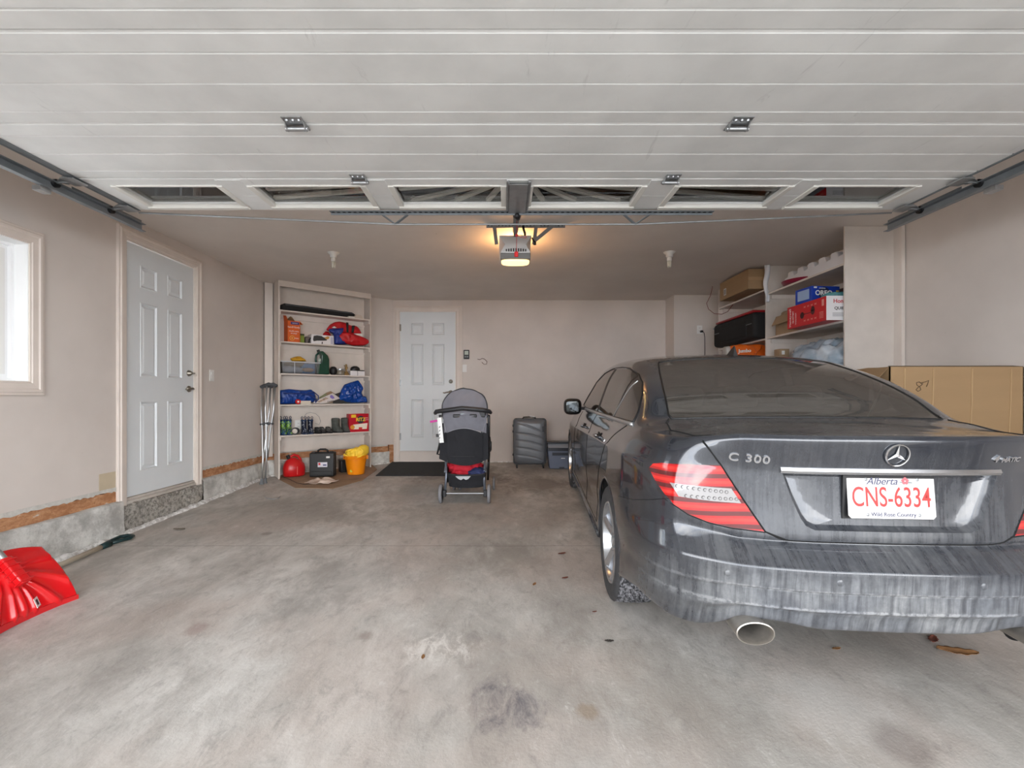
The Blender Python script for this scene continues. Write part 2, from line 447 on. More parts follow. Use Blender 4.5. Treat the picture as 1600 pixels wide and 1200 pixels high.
# left wall around window and door
w = MB()
ZB = .255
def lw(y0, y1, z0, z1): w.box(LX - .14, LX, y0, y1, z0, z1)
lw(-.05, WY0, ZB, CEIL); lw(WY0, WY1, ZB, WZ0); lw(WY0, WY1, WZ1, CEIL); lw(WY1, DY0, ZB, CEIL)
lw(DY0, DY1, DZ1, CEIL); lw(DY1, 5.9, ZB, CEIL); w.box(LX - .14, LX - .115, -.05, 5.9, -.35, ZB)
struct(w.build('wall_left', m_wall, weld=False))
A = Vector((LX, 5.77, 0)); B = Vector((-1.64, BY, 0)); dAB = (B - A).normalized(); nAB = Vector((-dAB.y, dAB.x, 0))
def dwall(z0, z1, off, th, t0=0, t1=1):
    P = [A + (B - A) * t0 - nAB * off, A + (B - A) * t1 - nAB * off, A + (B - A) * t1 + nAB * th, A + (B - A) * t0 + nAB * th]
    return MB().prism([(p.x, p.y) for p in P], z0, z1)
_dw = dwall(.262, CEIL, 0, .12, -.02, 1.0); _d2 = dwall(-.2, .262, -.10, .12, -.02, 1.0); _dw.add(_d2.v, _d2.f); struct(_dw.build('wall_corner', m_wall, weld=False))
struct(MB().box(-1.72, RX + .14, BY, BY + .14, fz(BY) - .02, CEIL).build('wall_back', m_wall))
struct(MB().box(2.375, RX + .14, 6.45, BY, fz(6.4) - .05, CEIL).build('wall_chase', m_wall))
struct(MB().box(RX, RX + .14, -.05, 6.6, -.3, CEIL).build('wall_right', m_wall))
# front wall with the big opening
fw_ = MB().box(-3.15, -2.44, .05, .2, -.4, CEIL).box(2.58, 3.45, .05, .2, -.4, CEIL).box(-2.44, 2.58, .05, .2, 2.12, CEIL)
struct(fw_.build('wall_front', m_wall, weld=False))
# exposed board strip, torn paper edge, foundation curb on left and corner walls
def strip_y(y0, y1, name1, seed):
    rng = random.Random(seed); n = int((y1 - y0) / .03)
    top = [(y0 + (y1 - y0) * i / n, .232 + rng.uniform(-.006, .008)) for i in range(n + 1)]
    mb = MB().prismx(top + [(y1, .146), (y0, .146)], LX - .10, LX - .004)
    struct(mb.build(name1, m_osb))
    n2 = int((y1 - y0) / .02)
    bot = [(y0 + (y1 - y0) * i / n2, .234 + rng.uniform(-.010, .006)) for i in range(n2 + 1)]
    mb = MB().prismx(bot + [(y1, .262), (y0, .262)], LX - .03, LX + .002)
    struct(mb.build(name1.replace('baseboard', 'trim'), m_paper))
strip_y(-.05, DY0 - .05, 'baseboard_left', 3); strip_y(DY1 + .05, 5.79, 'baseboard_left_rear', 5)
def curb(y0, y1, name, m, zt=.150, x1=LX + .045, amp=.006, nseg=None):
    n = nseg or int((y1 - y0) / .04)
    def fn(u, v):
        y = y0 + (y1 - y0) * u; pr = [(LX - .12, zt), (x1 - .012, zt), (x1, zt - .01), (x1 + .004, (zt + fz(y)) / 2), (x1 + .008, fz(y) - .01)]
        t = v * 4; i = min(3, int(t)); k = t - i
        X = pr[i][0] * (1 - k) + pr[i + 1][0] * k; Z = pr[i][1] * (1 - k) + pr[i + 1][1] * k
        d = noise.noise(Vector((y * 6, Z * 9, 3.1))) * amp + noise.noise(Vector((y * 30, Z * 30, 3.1))) * amp * .5
        return (X + (d if v > .2 else 0), y, Z + (d * .6 if v < .4 else 0))
    o = MB().grid(fn, n, 12).build(name, m, smooth=True)
    return struct(o)
curb(-.05, DY0 - .07, 'trim_2', m_curb); curb(DY1 + .05, 5.81, 'trim_3', m_curb)
curb(DY0 - .07, DY1 + .05, 'trim_4', m_rubble, .105, LX + .035, .022, 60)
# salt crust line where slab meets curb
def crust(y0, y1, nm):
    def fn(u, v):
        y = y0 + (y1 - y0) * u; a = v * PI / 2
        r = .020 + .012 * abs(noise.noise(Vector((y * 7, 0, 0)))) * 2 + .004 * noise.noise(Vector((y * 40, v * 3, 1)))
        if y < 3.0: r *= .45
        return (LX + .045 + r * math.cos(a) * 1.5, y, fz(y) - .001 + r * math.sin(a) * 1.0)
    return struct(MB().grid(fn, 160, 5).build(nm, m_salt, smooth=True))
crust(1.2, 5.76, 'trim_5')
# corner wall strip + curb
rng = random.Random(8)
def diag_strip(z0, z1, off, th, nm, m, jag=0, t0=-.02, t1=1):
    n = 50; vs = []; mb = MB()
    pts_t = [(t0 + (t1 - t0) * i / n) for i in range(n + 1)]
    rows = []
    for t in pts_t:
        p = A + (B - A) * t - nAB * off; q = p + nAB * (off + th)
        j = rng.uniform(-jag, jag)
        rows.append([(p.x, p.y, z0), (p.x, p.y, z1 + j), (q.x, q.y, z1 + j), (q.x, q.y, z0)])
    return struct(mb.loft(rows, True, True).build(nm, m))
diag_strip(.160, .250, -.004, .1, 'trim_6', m_osb, .008, -.02, .955)
diag_strip(.244, .268, .002, .02, 'trim_7', m_paper, .003, 0, .95)
diag_strip(-.12, .165, .03, .1, 'trim_8', m_curb, .004, 0, .96)
struct(MB().prism([(p.x, p.y) for p in (B - dAB * .06 - nAB * .004, B - nAB * .004 + dAB * .03, B + nAB * .1, B - dAB * .06 + nAB * .1)], -.03, .262).build('trim_9', m_osb))
def crust_d():
    def fn(u, v):
        p = A + (B - A) * (.03 + .93 * u); a = v * PI / 2; r = .018 + .02 * abs(noise.noise(Vector((u * 9, 0, 0))))
        q = p - nAB * (.03 + r * math.cos(a) * 1.3); return (q.x, q.y, fz(q.y) - .001 + r * math.sin(a))
    return struct(MB().grid(fn, 60, 4).build('trim_10', m_salt, smooth=True))
crust_d()
struct(MB().box(-.70, 2.37, BY - .006, BY, fz(BY), .012).build('trim_11', m_salt))

# ---- window
wf = MB(); fn = lambda a, b, h: (LX + h, a, b)
sweep_rect(wf, WY0, WY1, WZ0, WZ1, CAS, fn, True)
# jamb and stepped sill inside the opening
J = [(0, 0), (-.004, -.001), (-.004, -.085), (-.022, -.085), (-.022, -.11), (-.045, -.11), (-.045, -.135), (0, -.135)]
win = struct(wf.build('window_1', m_trim))
jw = MB(); sweep_rect(jw, WY0, WY1, WZ0, WZ1, J, fn, True); jw.build('window_jamb', mat('white_vinyl', (240, 241, 242), .4), win)
vf = MB(); sweep_rect(vf, WY0 + .045, WY1 - .045, WZ0 + .045, WZ1 - .045, [(0, -.10), (0, -.13), (-.03, -.13), (-.03, -.10)], fn, True)
vf.box(LX - .13, LX - .10, 2.40, 2.445, WZ0 + .05, WZ1 - .05)
vf.build('window_frame', m_white, win)
MB().box(LX - .118, LX - .114, WY0 + .07, WY1 - .07, WZ0 + .07, WZ1 - .07).build('pane', m_glass, win)
sd = MB()
for i in range(20):
    z = -.3 + i * .14; sd.prismy([(-7.62, z), (-7.56, z), (-7.585, z + .14), (-7.62, z + .14)], -2, 8)
struct(sd.build('trim_12', mat('white_siding', (240, 241, 242), .6)))

# ---- doors
def door_slab(nm, W_, H_, place, hinge_left=True, hz=(.17, 1.0, 1.86), dead=1.0, lever=.87):
    """six-panel steel door in local x (0..W), z (0..H), face towards -y"""
    T = .02; s = struct(MB().build(nm, m_door)) if False else None
    mb = MB(); bm = None
    cx = [(.155 * W_ / .81, .345 * W_ / .81), (.465 * W_ / .81, .655 * W_ / .81)]
    rows = [(H_ * .095, H_ * .375), (H_ * .475, H_ * .775), (H_ * .835, H_ * .925)]
    xs = sorted(set([0, W_] + [q for c in cx for q in c])); zs = sorted(set([0, H_] + [q for r in rows for q in r]))
    for i in range(len(xs) - 1):
        for j in range(len(zs) - 1):
            hole = any(abs(xs[i] - c[0]) < 1e-6 for c in cx) and any(abs(zs[j] - r[0]) < 1e-6 for r in rows)
            if not hole: mb.box(xs[i], xs[i + 1], 0, T, zs[j], zs[j + 1])
            else:
                x0, x1, z0, z1 = xs[i], xs[i + 1], zs[j], zs[j + 1]
                def ring(o, y): return [(x0 + o, y, z0 + o), (x1 - o, y, z0 + o), (x1 - o, y, z1 - o), (x0 + o, y, z1 - o)]
                mb.loft([ring(0, 0), ring(.004, -.004), ring(.009, -.004), ring(.018, .010), ring(.024, .010), ring(.042, .001), ring(.043, .001)], True, False)
                mb.add(ring(.043, .001), [(0, 1, 2, 3)])
    mb.box(0, W_, T, .042, 0, H_)
    o = struct(mb.build(nm, m_door)); o.location, o.rotation_euler = place[0], (0, 0, place[1])
    hx = 0 if hinge_left else W_
    for z in hz:
        h = MB().cyl((hx - .006, -.008, z), (hx - .006, -.008, z + .10), .007, seg=12).box(hx - .004, hx + .012, -.004, .0, z, z + .10)
        h.build('hinge', m_zinc if z < 1.5 else m_nickel, o, smooth='auto')
    lx = W_ - .065 if hinge_left else .065
    d = MB().lathe([(0, -.036), (.012, -.036), (.014, -.03), (.027, -.012), (.030, 0)], (lx, 0, dead * 1.0), 'y', 24)
    d.build('deadbolt', m_nickel, o, smooth=True)
    MB().obox((lx, -.046, dead), (.016, 0, 0), (0, .008, 0), (0, 0, .005)).build('thumb_turn', m_nickel, o, bevel=.003)
    l = MB().lathe([(0, -.05), (.010, -.05), (.012, -.02), (.028, -.010), (.031, 0)], (lx, 0, lever), 'y', 24)
    l.tube([(lx, -.045, lever), (lx - .02, -.052, lever + .004), (lx - .06, -.053, lever - .001), (lx - .085, -.052, lever - .010), (lx - .108, -.05, lever - .004)], [.010, .011, .010, .009, .007], 12)
    l.build('door_handle', m_nickel, o, smooth=True)
    return o
# side door: local x runs along +Y, face towards room (+X)
d1 = door_slab('door_1', .806, 2.045, ((LX - .012, 3.657, .156), PI / 2), True, (.17, 1.0, 1.78), 1.03, .88)
cs = MB(); sweep_rect(cs, DY0, DY1, .085, DZ1, CAS, fn, False)
struct(cs.build('trim_13', m_trim))
jb = MB(); sweep_rect(jb, DY0, DY1, DZ0, DZ1, [(0, 0), (-.006, 0), (-.006, -.12), (0, -.12)], fn, False)
struct(jb.build('trim_14', m_trim, weld=False))
th = MB().box(LX - .13, LX + .012, DY0, DY1, .105, .130).box(LX - .13, LX - .004, DY0, DY1, .130, .152)
struct(th.build('trim_15', mat('threshold_wood', (188, 182, 174), .7, var=.1, vscale=12), bevel=.004))
# patched wall square left of the door
struct(MB().box(LX - .001, LX + .0012, 3.41, 3.555, .262, .385).build('trim_20', mat('tan_patch_paint', (190, 176, 152), .8, var=.05, vscale=10)))
# back door: local x along +X, face to -Y
BX0, BX1, BZ0, BZ1 = -1.535, -.715, .165, 2.213
d2 = door_slab('door_2', .806, 2.035, ((-1.528, BY - .016, .170), 0), True, (.16, .95, 1.76), 1.02, .86)
bfn = lambda a, b, h: (a, BY - h, b)
cs = MB(); sweep_rect(cs, BX0 - .006, BX1 + .006, -.01, BZ1, CAS, bfn, False)
struct(cs.build('trim_16', m_trim))
jb = MB(); sweep_rect(jb, BX0, BX1, BZ0, BZ1, [(0, .0), (0, .022), (-.007, .022), (-.007, .0)], bfn, False)
struct(jb.build('trim_17', m_white, weld=False))
struct(MB().box(BX0, BX1, BY - .012, BY, -.005, .158).box(BX0, BX1, BY - .03, BY, .158, .166).build('trim_18', m_trim))
# vertical board beside the bookshelf
# ---- small wall fittings
def wall_plate(nm, label, cat, loc, rz, w=.072, h=.116, kind='switch'):
    t = thing(nm, label, cat, loc, rz)
    MB().box(-w / 2, w / 2, -.006, 0, -h / 2, h / 2).build('cover_plate', m_white, t, bevel=.002)
    if kind == 'switch':
        MB().prismx([(-.004, -.034), (-.009, -.030), (-.006, 0), (-.012, .030), (-.004, .034)], -.0165, .0165).build('rocker', m_white, t)
    else:
        for s in (-1, 1):
            MB().lathe([(0, -.009), (.015, -.009), (.0165, -.004)], (0, 0, s * .021), 'y', 20).build('socket', m_white, t)
            MB().box(-.008, -.005, -.0095, -.004, s * .021 - .004, s * .021 + .006).box(.005, .008, -.0095, -.004, s * .021 - .004, s * .021 + .006).build('slot', m_dark, t)
    return t
wall_plate('light_switch', 'white rocker light switch beside the left wall door', 'light switch', (LX, 4.72, 1.18), PI / 2)
p = at(726, 575.5, BY); wall_plate('light_switch', 'small white switch below the door opener keypad', 'light switch', (p.x, BY, p.z), 0, .064, .11)
p = at(1093, 515, 6.45); wall_plate('electrical_outlet', 'white wall outlet with black plug on the chase wall', 'outlet', (p.x, 6.45, p.z), 0, .075, .115, 'o')
pl = thing('extension_cord', 'black cord and plug hanging from the chase wall outlet', 'cord', (p.x + .02, 6.44, p.z - .03))
MB().box(-.02, .014, -.035, 0, -.014, .014).build('plug', m_black, pl, bevel=.004)
MB().tube([(.012, -.02, 0), (.03, -.022, -.02), (.04, -.02, -.08), (.045, -.012, -.25), (.045, -.012, -1.0), (.04, -.02, -1.45)], .0045, 8).build('cable', m_black, pl, smooth=True)
k = thing('opener_keypad', 'black wall console with pale screen beside the back door', 'keypad', (at(729, 554, BY).x, BY, at(729, 554, BY).z))
MB().box(-.042, .042, -.022, 0, -.068, .068).build('case', m_black, k, bevel=.006)
MB().box(-.028, .028, -.025, -.02, -.005, .052).build('screen', mat('pale_lcd', (176, 184, 170), .3), k, bevel=.002)
MB().box(-.026, -.004, -.027, -.02, -.045, -.022).box(.004, .026, -.027, -.02, -.045, -.022).build('button', m_galvd, k, bevel=.002)
hk = [at(x_, y_, BY - .02) for x_, y_ in ((746, 561), (750, 562), (753, 560), (757, 561), (761, 565), (760, 569), (756, 569), (753, 566))]
o = MB().tube(hk, .0035, 8).build('wire_hook', mat('rusty_wire', (96, 60, 48), .6, .3), smooth=True); tag(o, 'thin rusty bent wire hook on the back wall', 'hook')
p = at(780, 648, BY)
o = MB().box(p.x - .008, p.x + .008, BY - .006, BY, p.z - .03, p.z + .03).build('blank_plate', m_trim); tag(o, 'small beige wall tab above the suitcase on back wall', 'wall plate')
rw = [at(x_, y_, d_) for x_, y_, d_ in ((1113, 438, 5.9), (1113, 450, 5.9), (1110, 462, 5.9), (1104, 474, 5.9), (1107, 483, 5.9), (1116, 490, 5.85), (1128, 491, 5.75), (1137, 487, 5.6), (1145, 476, 5.4))]
rw[0].z = CEIL - .01
o = MB().tube(rw, .0035, 8).build('loose_wire', mat('red_wire', (120, 52, 48), .5), smooth=True); tag(o, 'thin red wire dangling from ceiling by the right shelves', 'wire')
# ceiling trim line between walls and ceiling is plain; lamp holders
def lampholder(px, py, d, label):
    p = at(px, py, d)
    t = thing('ceiling_lamp', label, 'ceiling lamp', (p.x, d, CEIL), 0)
    MB().lathe([(0, -.03), (.028, -.052), (.033, -.045), (.034, -.02), (.05, -.010), (.058, 0)], (0, 0, 0), 'z', 32).build('lamp_holder', m_white, t, smooth=True)
    MB().lathe([(.018, -.03), (.022, -.055), (.0235, -.062), (.0235, -.085), (.018, -.088), (0, -.088)], (0, 0, 0), 'z', 24).build('bulb_base', m_white, t, smooth='auto')
    b = MB()
    for i in range(3):
        a = i * 2 * PI / 3
        c0, s0 = math.cos(a) * .014, math.sin(a) * .014; c1, s1 = math.cos(a + .9) * .014, math.sin(a + .9) * .014
        b.tube([(c0, s0, -.085), (c0, s0, -.135), ((c0 + c1) / 2, (s0 + s1) / 2, -.147), (c1, s1, -.135), (c1, s1, -.085)], .0065, 10)
    b.build('fluorescent_tube', mat('unlit_fluorescent', (222, 220, 208), .3), t, smooth=True)
lampholder(521, 396, 4.57, 'bare bulb ceiling lamp left of the opener')
lampholder(1046, 394, 4.55, 'bare bulb ceiling lamp right of the opener')

# ================================================================== OVERHEAD DOOR
GZ = 2.145; GX0, GX1 = -2.36, 2.50
gd = thing('garage_door', 'white overhead sectional garage door raised under the ceiling', 'garage door', (0, 1.7, GZ))
def gl(x_, y_, z_): return (x_, y_ - 1.7, z_ - GZ)
J_ = [2.92, 2.51, 2.006, 1.50, .995, .49]
for k in range(1, 5):
    y1, y0 = J_[k] - .002, J_[k + 1] + .002
    L = y1 - y0
    prof = [(y0, GZ + .045), (y0, GZ + .010), (y0 + .008, GZ + .002)]
    gro = [y1 - .41 * L / .5, y1 - .255 * L / .5, y1 - .085 * L / .5]
    for q in gro: prof += [(q - .006, GZ), (q - .001, GZ + .007), (q + .001, GZ + .007), (q + .005, GZ)]
    prof += [(y1 - .008, GZ + .002), (y1, GZ + .010), (y1, GZ + .045)]
    mb = MB().prismx(prof[::-1], GX0, GX1)
    mb.v = [gl(*p) for p in mb.v]
    mb.build('door_section', m_gdoor, gd)
# glazed top section
ts = MB()
ys, ye = 2.512, 2.92
wins = [(-2.18, -1.615), (-1.417, -.807), (-.625, -.016), (.160, .775), (.985, 1.60), (1.765, 2.315)]
yn, yf = 2.595, 2.855
ts.box(GX0, GX1, ys, yn, GZ, GZ + .045); ts.box(GX0, GX1, yf, ye, GZ, GZ + .045)
xs = [GX0] + [q for a in wins for q in a] + [GX1]
for i in range(0, len(xs), 2):
    ts.box(xs[i], xs[i + 1], yn, yf, GZ, GZ + .045)
    if 0 < i < len(xs) - 2:
        ts.box(xs[i] + .03, xs[i + 1] - .03, 2.52, 2.71, GZ - .003, GZ); ts.box(xs[i] + .03, xs[i + 1] - .03, 2.716, 2.90, GZ - .003, GZ)
ts.v = [gl(*p) for p in ts.v]
ts.build('window_section', m_gdoor, gd, weld=False)
gfn = lambda a, b, h: gl(a, b, GZ - h)
for wi, (a, b) in enumerate(wins):
    fr = MB().box(a - .028, b + .028, yf - .002, yf + .034, GZ - .016, GZ + .010).box(a - .030, a + .004, yn - .012, yf, GZ - .010, GZ + .010).box(b - .004, b + .030, yn - .012, yf, GZ - .010, GZ + .010).box(a - .02, b + .02, yn - .012, yn + .003, GZ - .006, GZ + .010)
    fr.v = [gl(*p) for p in fr.v]
    fo = fr.build('window_frame', m_offwhite, gd, weld=False, bevel=.004)
    pn = MB().box(a, b, yn, yf, GZ + .022, GZ + .026); pn.v = [gl(*p) for p in pn.v]; pn.build('pane', m_glass, fo)
    s = -1 if wi < 3 else 1
    rays = {2: [(-.10, 2.855), (-.30, 2.855), (-.52, 2.83), (-.64, 2.70)], 1: [(-1.30, 2.80), (-1.42, 2.70), (-1.42, 2.64)],
            3: [(.24, 2.855), (.44, 2.855), (.66, 2.83), (.78, 2.70)], 4: [(1.44, 2.80), (1.60, 2.70), (1.60, 2.64)]}.get(wi, [])
    if rays:
        mu = MB()
        for (X, Y) in rays:
            c0 = Vector((.07 + s * .06, 2.585, GZ + .030)); e = Vector((X, Y, GZ + .030))
            d = e - c0; k = 1.35
            pts = []
            for q in range(0, 81):
                pt = c0 + d * k * q / 80
                if a + .005 < pt.x < b - .005 and yn < pt.y < yf: pts.append(pt)
            if len(pts) > 2: mu.bar(pts[0], pts[-1], .030, .012)
        mu.v = [gl(*p) for p in mu.v]
        mu.build('sunburst_muntin', m_offwhite, fo, weld=False)
# end stiles
for X in (GX0, GX1):
    s = 1 if X < 0 else -1
    es = MB().box(min(X, X + s * .012), max(X, X + s * .012), .5, 2.93, GZ - .006, GZ + .047)
    es.box(min(X, X + s * .004) - .0, max(X, X + s * .05), .5, 2.93, GZ - .004, GZ - .001)
    es.v = [gl(*p) for p in es.v]; es.build('end_stile', m_galvd, gd)
# hinges
def hinge(px, d, w=.085):
    X = (px - CX) * d / F; h = MB(); z = GZ
    h.box(X - w / 2, X + w / 2, d - .055, d - .004, z - .004, z)
    h.prismx([(d - .03, z - .004), (d + .004, z - .030), (d + .016, z - .026), (d + .012, z - .004)], X - w / 2, X - w / 2 + .005)
    h.prismx([(d - .03, z - .004), (d + .004, z - .030), (d + .016, z - .026), (d + .012, z - .004)], X + w / 2 - .005, X + w / 2)
    h.cyl((X - w / 2 - .006, d + .006, z - .018), (X + w / 2 + .006, d + .006, z - .018), .010, seg=14)
    h.box(X - w / 2, X + w / 2, d + .002, d + .045, z - .004, z)
    h.v = [gl(*p) for p in h.v]; o = h.build('hinge', m_zinc, gd, smooth='auto')
    b = MB()
    for q in (-.026, 0, .026): b.lathe([(0, -.012), (.006, -.010), (.008, -.004)], (X + q, d - .035, z), 'z', 12)
    b.v = [gl(*p) for p in b.v]; b.build('bolt', m_zinc, o)
hinge(463, 2.006, .085); hinge(1153, 2.006, .085); hinge(562, 2.51, .08); hinge(1048, 2.51, .08)
# slotted strut, truss rod and its V brackets along the far edge
st = MB().box(-1.10, 1.32, 2.895, 2.93, GZ - .020, GZ - .016).box(-1.10, 1.32, 2.926, 2.93, GZ - .032, GZ - .002)
st.v = [gl(*p) for p in st.v]; st.build('strut', m_galvd, gd)
sl = MB()
for i in range(70): sl.box(-1.09 + i * .0345, -1.09 + i * .0345 + .018, 2.905, 2.917, GZ - .0215, GZ - .0195)
sl.v = [gl(*p) for p in sl.v]; so = sl.build('slot', m_dark, gd, weld=False); 
rod = MB().tube([(-2.33, 2.94, GZ - .012), (-1.55, 2.95, GZ - .045), (-.70, 2.96, GZ - .078), (.84, 2.96, GZ - .078), (1.7, 2.95, GZ - .045), (2.47, 2.94, GZ - .012)], .006, 8)
rod.v = [gl(*p) for p in rod.v]; rod.build('truss_rod', m_galv, gd, smooth=True)
for X in (-.70, .84):
    b = MB().bar((X, 2.96, GZ - .078), (X - .10, 2.925, GZ - .012), .022, .004).bar((X, 2.96, GZ - .078), (X + .11, 2.925, GZ - .012), .022, .004)
    b.bar((X - .13, 2.925, GZ - .010), (X + .12, 2.925, GZ - .010), .03, .004)
    b.v = [gl(*p) for p in b.v]; b.build('truss_bracket', m_galvd, gd)
# centre operator bracket + arm
cb = MB(); x0, x1 = .012, .148
cb.box(x0 + .012, x1 - .012, 2.53, 2.925, GZ - .022, GZ - .019)
for X in (x0 + .012, x1 - .015): cb.box(X, X + .003, 2.52, 2.93, GZ - .022, GZ - .001)
cb.box(x0, x0 + .014, 2.51, 2.93, GZ - .018, GZ - .014).box(x1 - .014, x1, 2.51, 2.93, GZ - .018, GZ - .014)
cb.v = [gl(*p) for p in cb.v]; cb.build('operator_bracket', m_galv, gd)
# rollers + side brackets
for (X, s) in ((GX0, 1), (GX1, -1)):
    for Y in (2.505, 2.86, 2.0):
        r = MB().obox((X + s * .02, Y, GZ - .018), (.035, 0, 0), (0, .045, 0), (0, 0, .004))
        r.bar((X + s * .02, Y - .03, GZ - .012), (X - s * .05, Y + .01, GZ - .018), .05, .006)
        r.cyl((X + s * .03, Y, GZ - .014), (X - s * .10, Y, GZ - .026), .006, seg=10)
        r.v = [gl(*p) for p in r.v]; o = r.build('roller_bracket', m_zinc, gd, smooth='auto')
        q = MB().cyl((X - s * .070, Y, GZ - .026), (X - s * .090, Y, GZ - .026), .022, seg=20); q.v = [gl(*p) for p in q.v]; q.build('roller', m_black, o, smooth='auto')
# tracks
def track(X, s, side, ye):
    t = thing('door_track', 'grey steel overhead door track along the %s wall' % side, 'door track', (X, 1.6, 2.10))
    prof = [(-.012 * s, -.028), (.020 * s, -.028), (.020 * s, .022), (-.012 * s, .022), (-.012 * s, .018), (.016 * s, .018), (.016 * s, -.024), (-.012 * s, -.024)]
    mb = MB().add([(a, -1.3, b) for a, b in prof] + [(a, ye - 1.6, b) for a, b in prof],
                  [tuple(range(8)), tuple(range(15, 7, -1))] + [((i + 1) % 8, i, 8 + i, 8 + (i + 1) % 8) for i in range(8)])
    mb.build('rail', m_galvd, t)
    MB().box(.020 * s - .002, .020 * s + .002, ye - 1.6 - .5, ye - 1.6, -.02, .05).build('backing_angle', m_galvd, t)
    for Y in (2.45 - 1.6,):
        MB().obox((.03 * s, Y, -.04), (.022, 0, 0), (0, .03, 0), (0, 0, .012)).box(.02 * s - .002, .02 * s + .002, Y - .02, Y + .02, -.05, .0).build('hanger_clip', m_zinc, t)
    MB().bar((.024 * s, ye - 1.6 - .1, .04), (.024 * s, ye - 1.6 - .1, CEIL - 2.10), .03, .003, (0, 1, 0)).build('hanger_strap', m_galv, t) if False else None
track(-2.43, -1, 'left', 3.11); track(2.57, 1, 'right', 3.11)
# ================================================================== OPENER
op = thing('garage_door_opener', 'grey ceiling-hung garage door opener with glowing lamp lens', 'door opener', (.10, 3.95, CEIL))
m_opgrey = mat('opener_grey', (216, 216, 216), .45, var=.04)
def ol(p): return (p[0] - .10, p[1] - 3.95, p[2] - CEIL)
def obx(nm, m, mb, par=op, **k): mb.v = [ol(p) for p in mb.v]; return mb.build(nm, m, par, **k)
fx0, fx1 = -.045, .225
hs = MB().loft([[(fx0 + .0, 3.76, 2.278), (fx1, 3.76, 2.278), (fx1, 4.01, 2.278), (fx0, 4.01, 2.278)],
                [(fx0 + .008, 3.75, 2.262), (fx1 - .008, 3.75, 2.262), (fx1, 4.02, 2.262), (fx0, 4.02, 2.262)],
                [(fx0 + .05, 3.715, 2.19), (fx1 - .05, 3.715, 2.19), (fx1, 4.02, 2.20), (fx0, 4.02, 2.20)],
                [(fx0 + .012, 3.70, 2.118), (fx1 - .012, 3.70, 2.118), (fx1 - .01, 4.02, 2.118), (fx0 + .01, 4.02, 2.118)]])
ho = obx('housing', m_opgrey, hs, bevel=.006)
vt = MB()
for i in range(9): vt.box(.012 + i * .0195, .020 + i * .0195, 3.697, 3.706, 2.128, 2.146 + .006 * math.sin(i / 8 * PI))
obx('vent_slot', m_dark, vt, weld=False)
obx('lower_band', mat('opener_band', (120, 118, 116), .5), MB().box(fx0 + .014, fx1 - .014, 3.70, 3.86, 2.068, 2.118), bevel=.006)
m_lens = mat('glowing_lens', (255, 216, 140), .4, emis=1.1)
obx('lamp_lens', m_lens, MB().blob((.09, 3.785, 2.068), (.116, .075, .020), (.6, .6), nu=28, nv=12), smooth=True)
obx('lamp_lens', m_lens, MB().box(fx0 + .02, fx1 - .02, 4.021, 4.05, 2.14, 2.25), bevel=.01)
# perforated hanging angles
an = MB()
X0, X1 = at(760, 349, 3.80).x, at(883, 349, 3.80).x
an.box(X0, X1, 3.80, 3.803, CEIL - .035, CEIL).box(X0, X1, 3.80, 3.835, CEIL - .003, CEIL)
obx('ceiling_angle', m_galv, an)
for i in range(22): obx('punched_hole', m_dark, MB().box(X0 + .012 + i * .0290, X0 + .020 + i * .0290, 3.798, 3.8005, CEIL - .022, CEIL - .014))
for (xa, za, xb, zb) in ((at(772, 349, 3.8).x, CEIL - .01, at(776, 367, 3.8).x, 2.21), (at(838, 349, 3.8).x, CEIL - .01, at(834, 367, 3.8).x, 2.21), (at(866, 349, 3.8).x, CEIL - .01, at(834, 372, 3.8).x, 2.235)):
    obx('hanger_bar', m_galv, MB().bar((xa, 3.795, za), (xb, 3.78, zb), .030, .004, (0, 1, 0)))
obx('rail', m_galvd, MB().box(.075, .105, .45, 3.76, 2.262, 2.300).box(.068, .112, .45, 3.76, 2.300, 2.304))
obx('trolley', m_black, MB().box(.062, .118, 3.08, 3.28, 2.232, 2.262), bevel=.006)
obx('trolley', m_black, MB().tube([(.09, 3.18, 2.24), (.09, 3.12, 2.20), (.085, 3.0, 2.125), (.08, 2.90, 2.10)], [.02, .022, .020, .016], 10), smooth=True)
obx('power_cord', m_black, MB().tube([(.155, 3.80, CEIL - .01), (.158, 3.79, 2.34), (.17, 3.80, 2.31), (.175, 3.86, 2.285), (.20, 3.90, 2.282)], .010, 8), smooth=True)
obx('power_cord', m_black, MB().tube([(fx1 + .004, 3.78, 2.262), (fx1 + .012, 3.76, 2.235), (fx1 + .028, 3.75, 2.215), (fx1 + .03, 3.75, 2.20), (fx1 + .012, 3.75, 2.20)], .007, 8), smooth=True)
rp = obx('release_rope', mat('red_rope', (170, 40, 44), .7), MB().tube([(.085, 3.1, 2.21), (.084, 3.09, 2.10), (.082, 3.085, 2.04), (.081, 3.08, 1.93)], .0022, 6)
         .tube([(.082, 3.085, 2.04), (.105, 3.085, 2.043), (.135, 3.085, 2.038), (.150, 3.085, 2.030), (.145, 3.085, 2.022), (.12, 3.085, 2.026), (.084, 3.085, 2.036)], .0018, 6)
         .blob((.082, 3.085, 2.04), (.010, .010, .010), nu=12, nv=8), smooth=True)
obx('release_handle', m_red, MB().obox((.080, 3.08, 1.912), (.013, 0, 0), (0, .007, 0), (0, 0, .018)), bevel=.005)
ld = bpy.data.lights.new('opener_bulb', 'POINT'); ld.energy = 5.0; ld.color = (1, .52, .20); ld.shadow_soft_size = .04
lo = bpy.data.objects.new('opener_bulb', ld); COL.objects.link(lo); lo.location = (.09 - .10, 4.14 - 3.95, 2.24 - CEIL); lo.parent = op
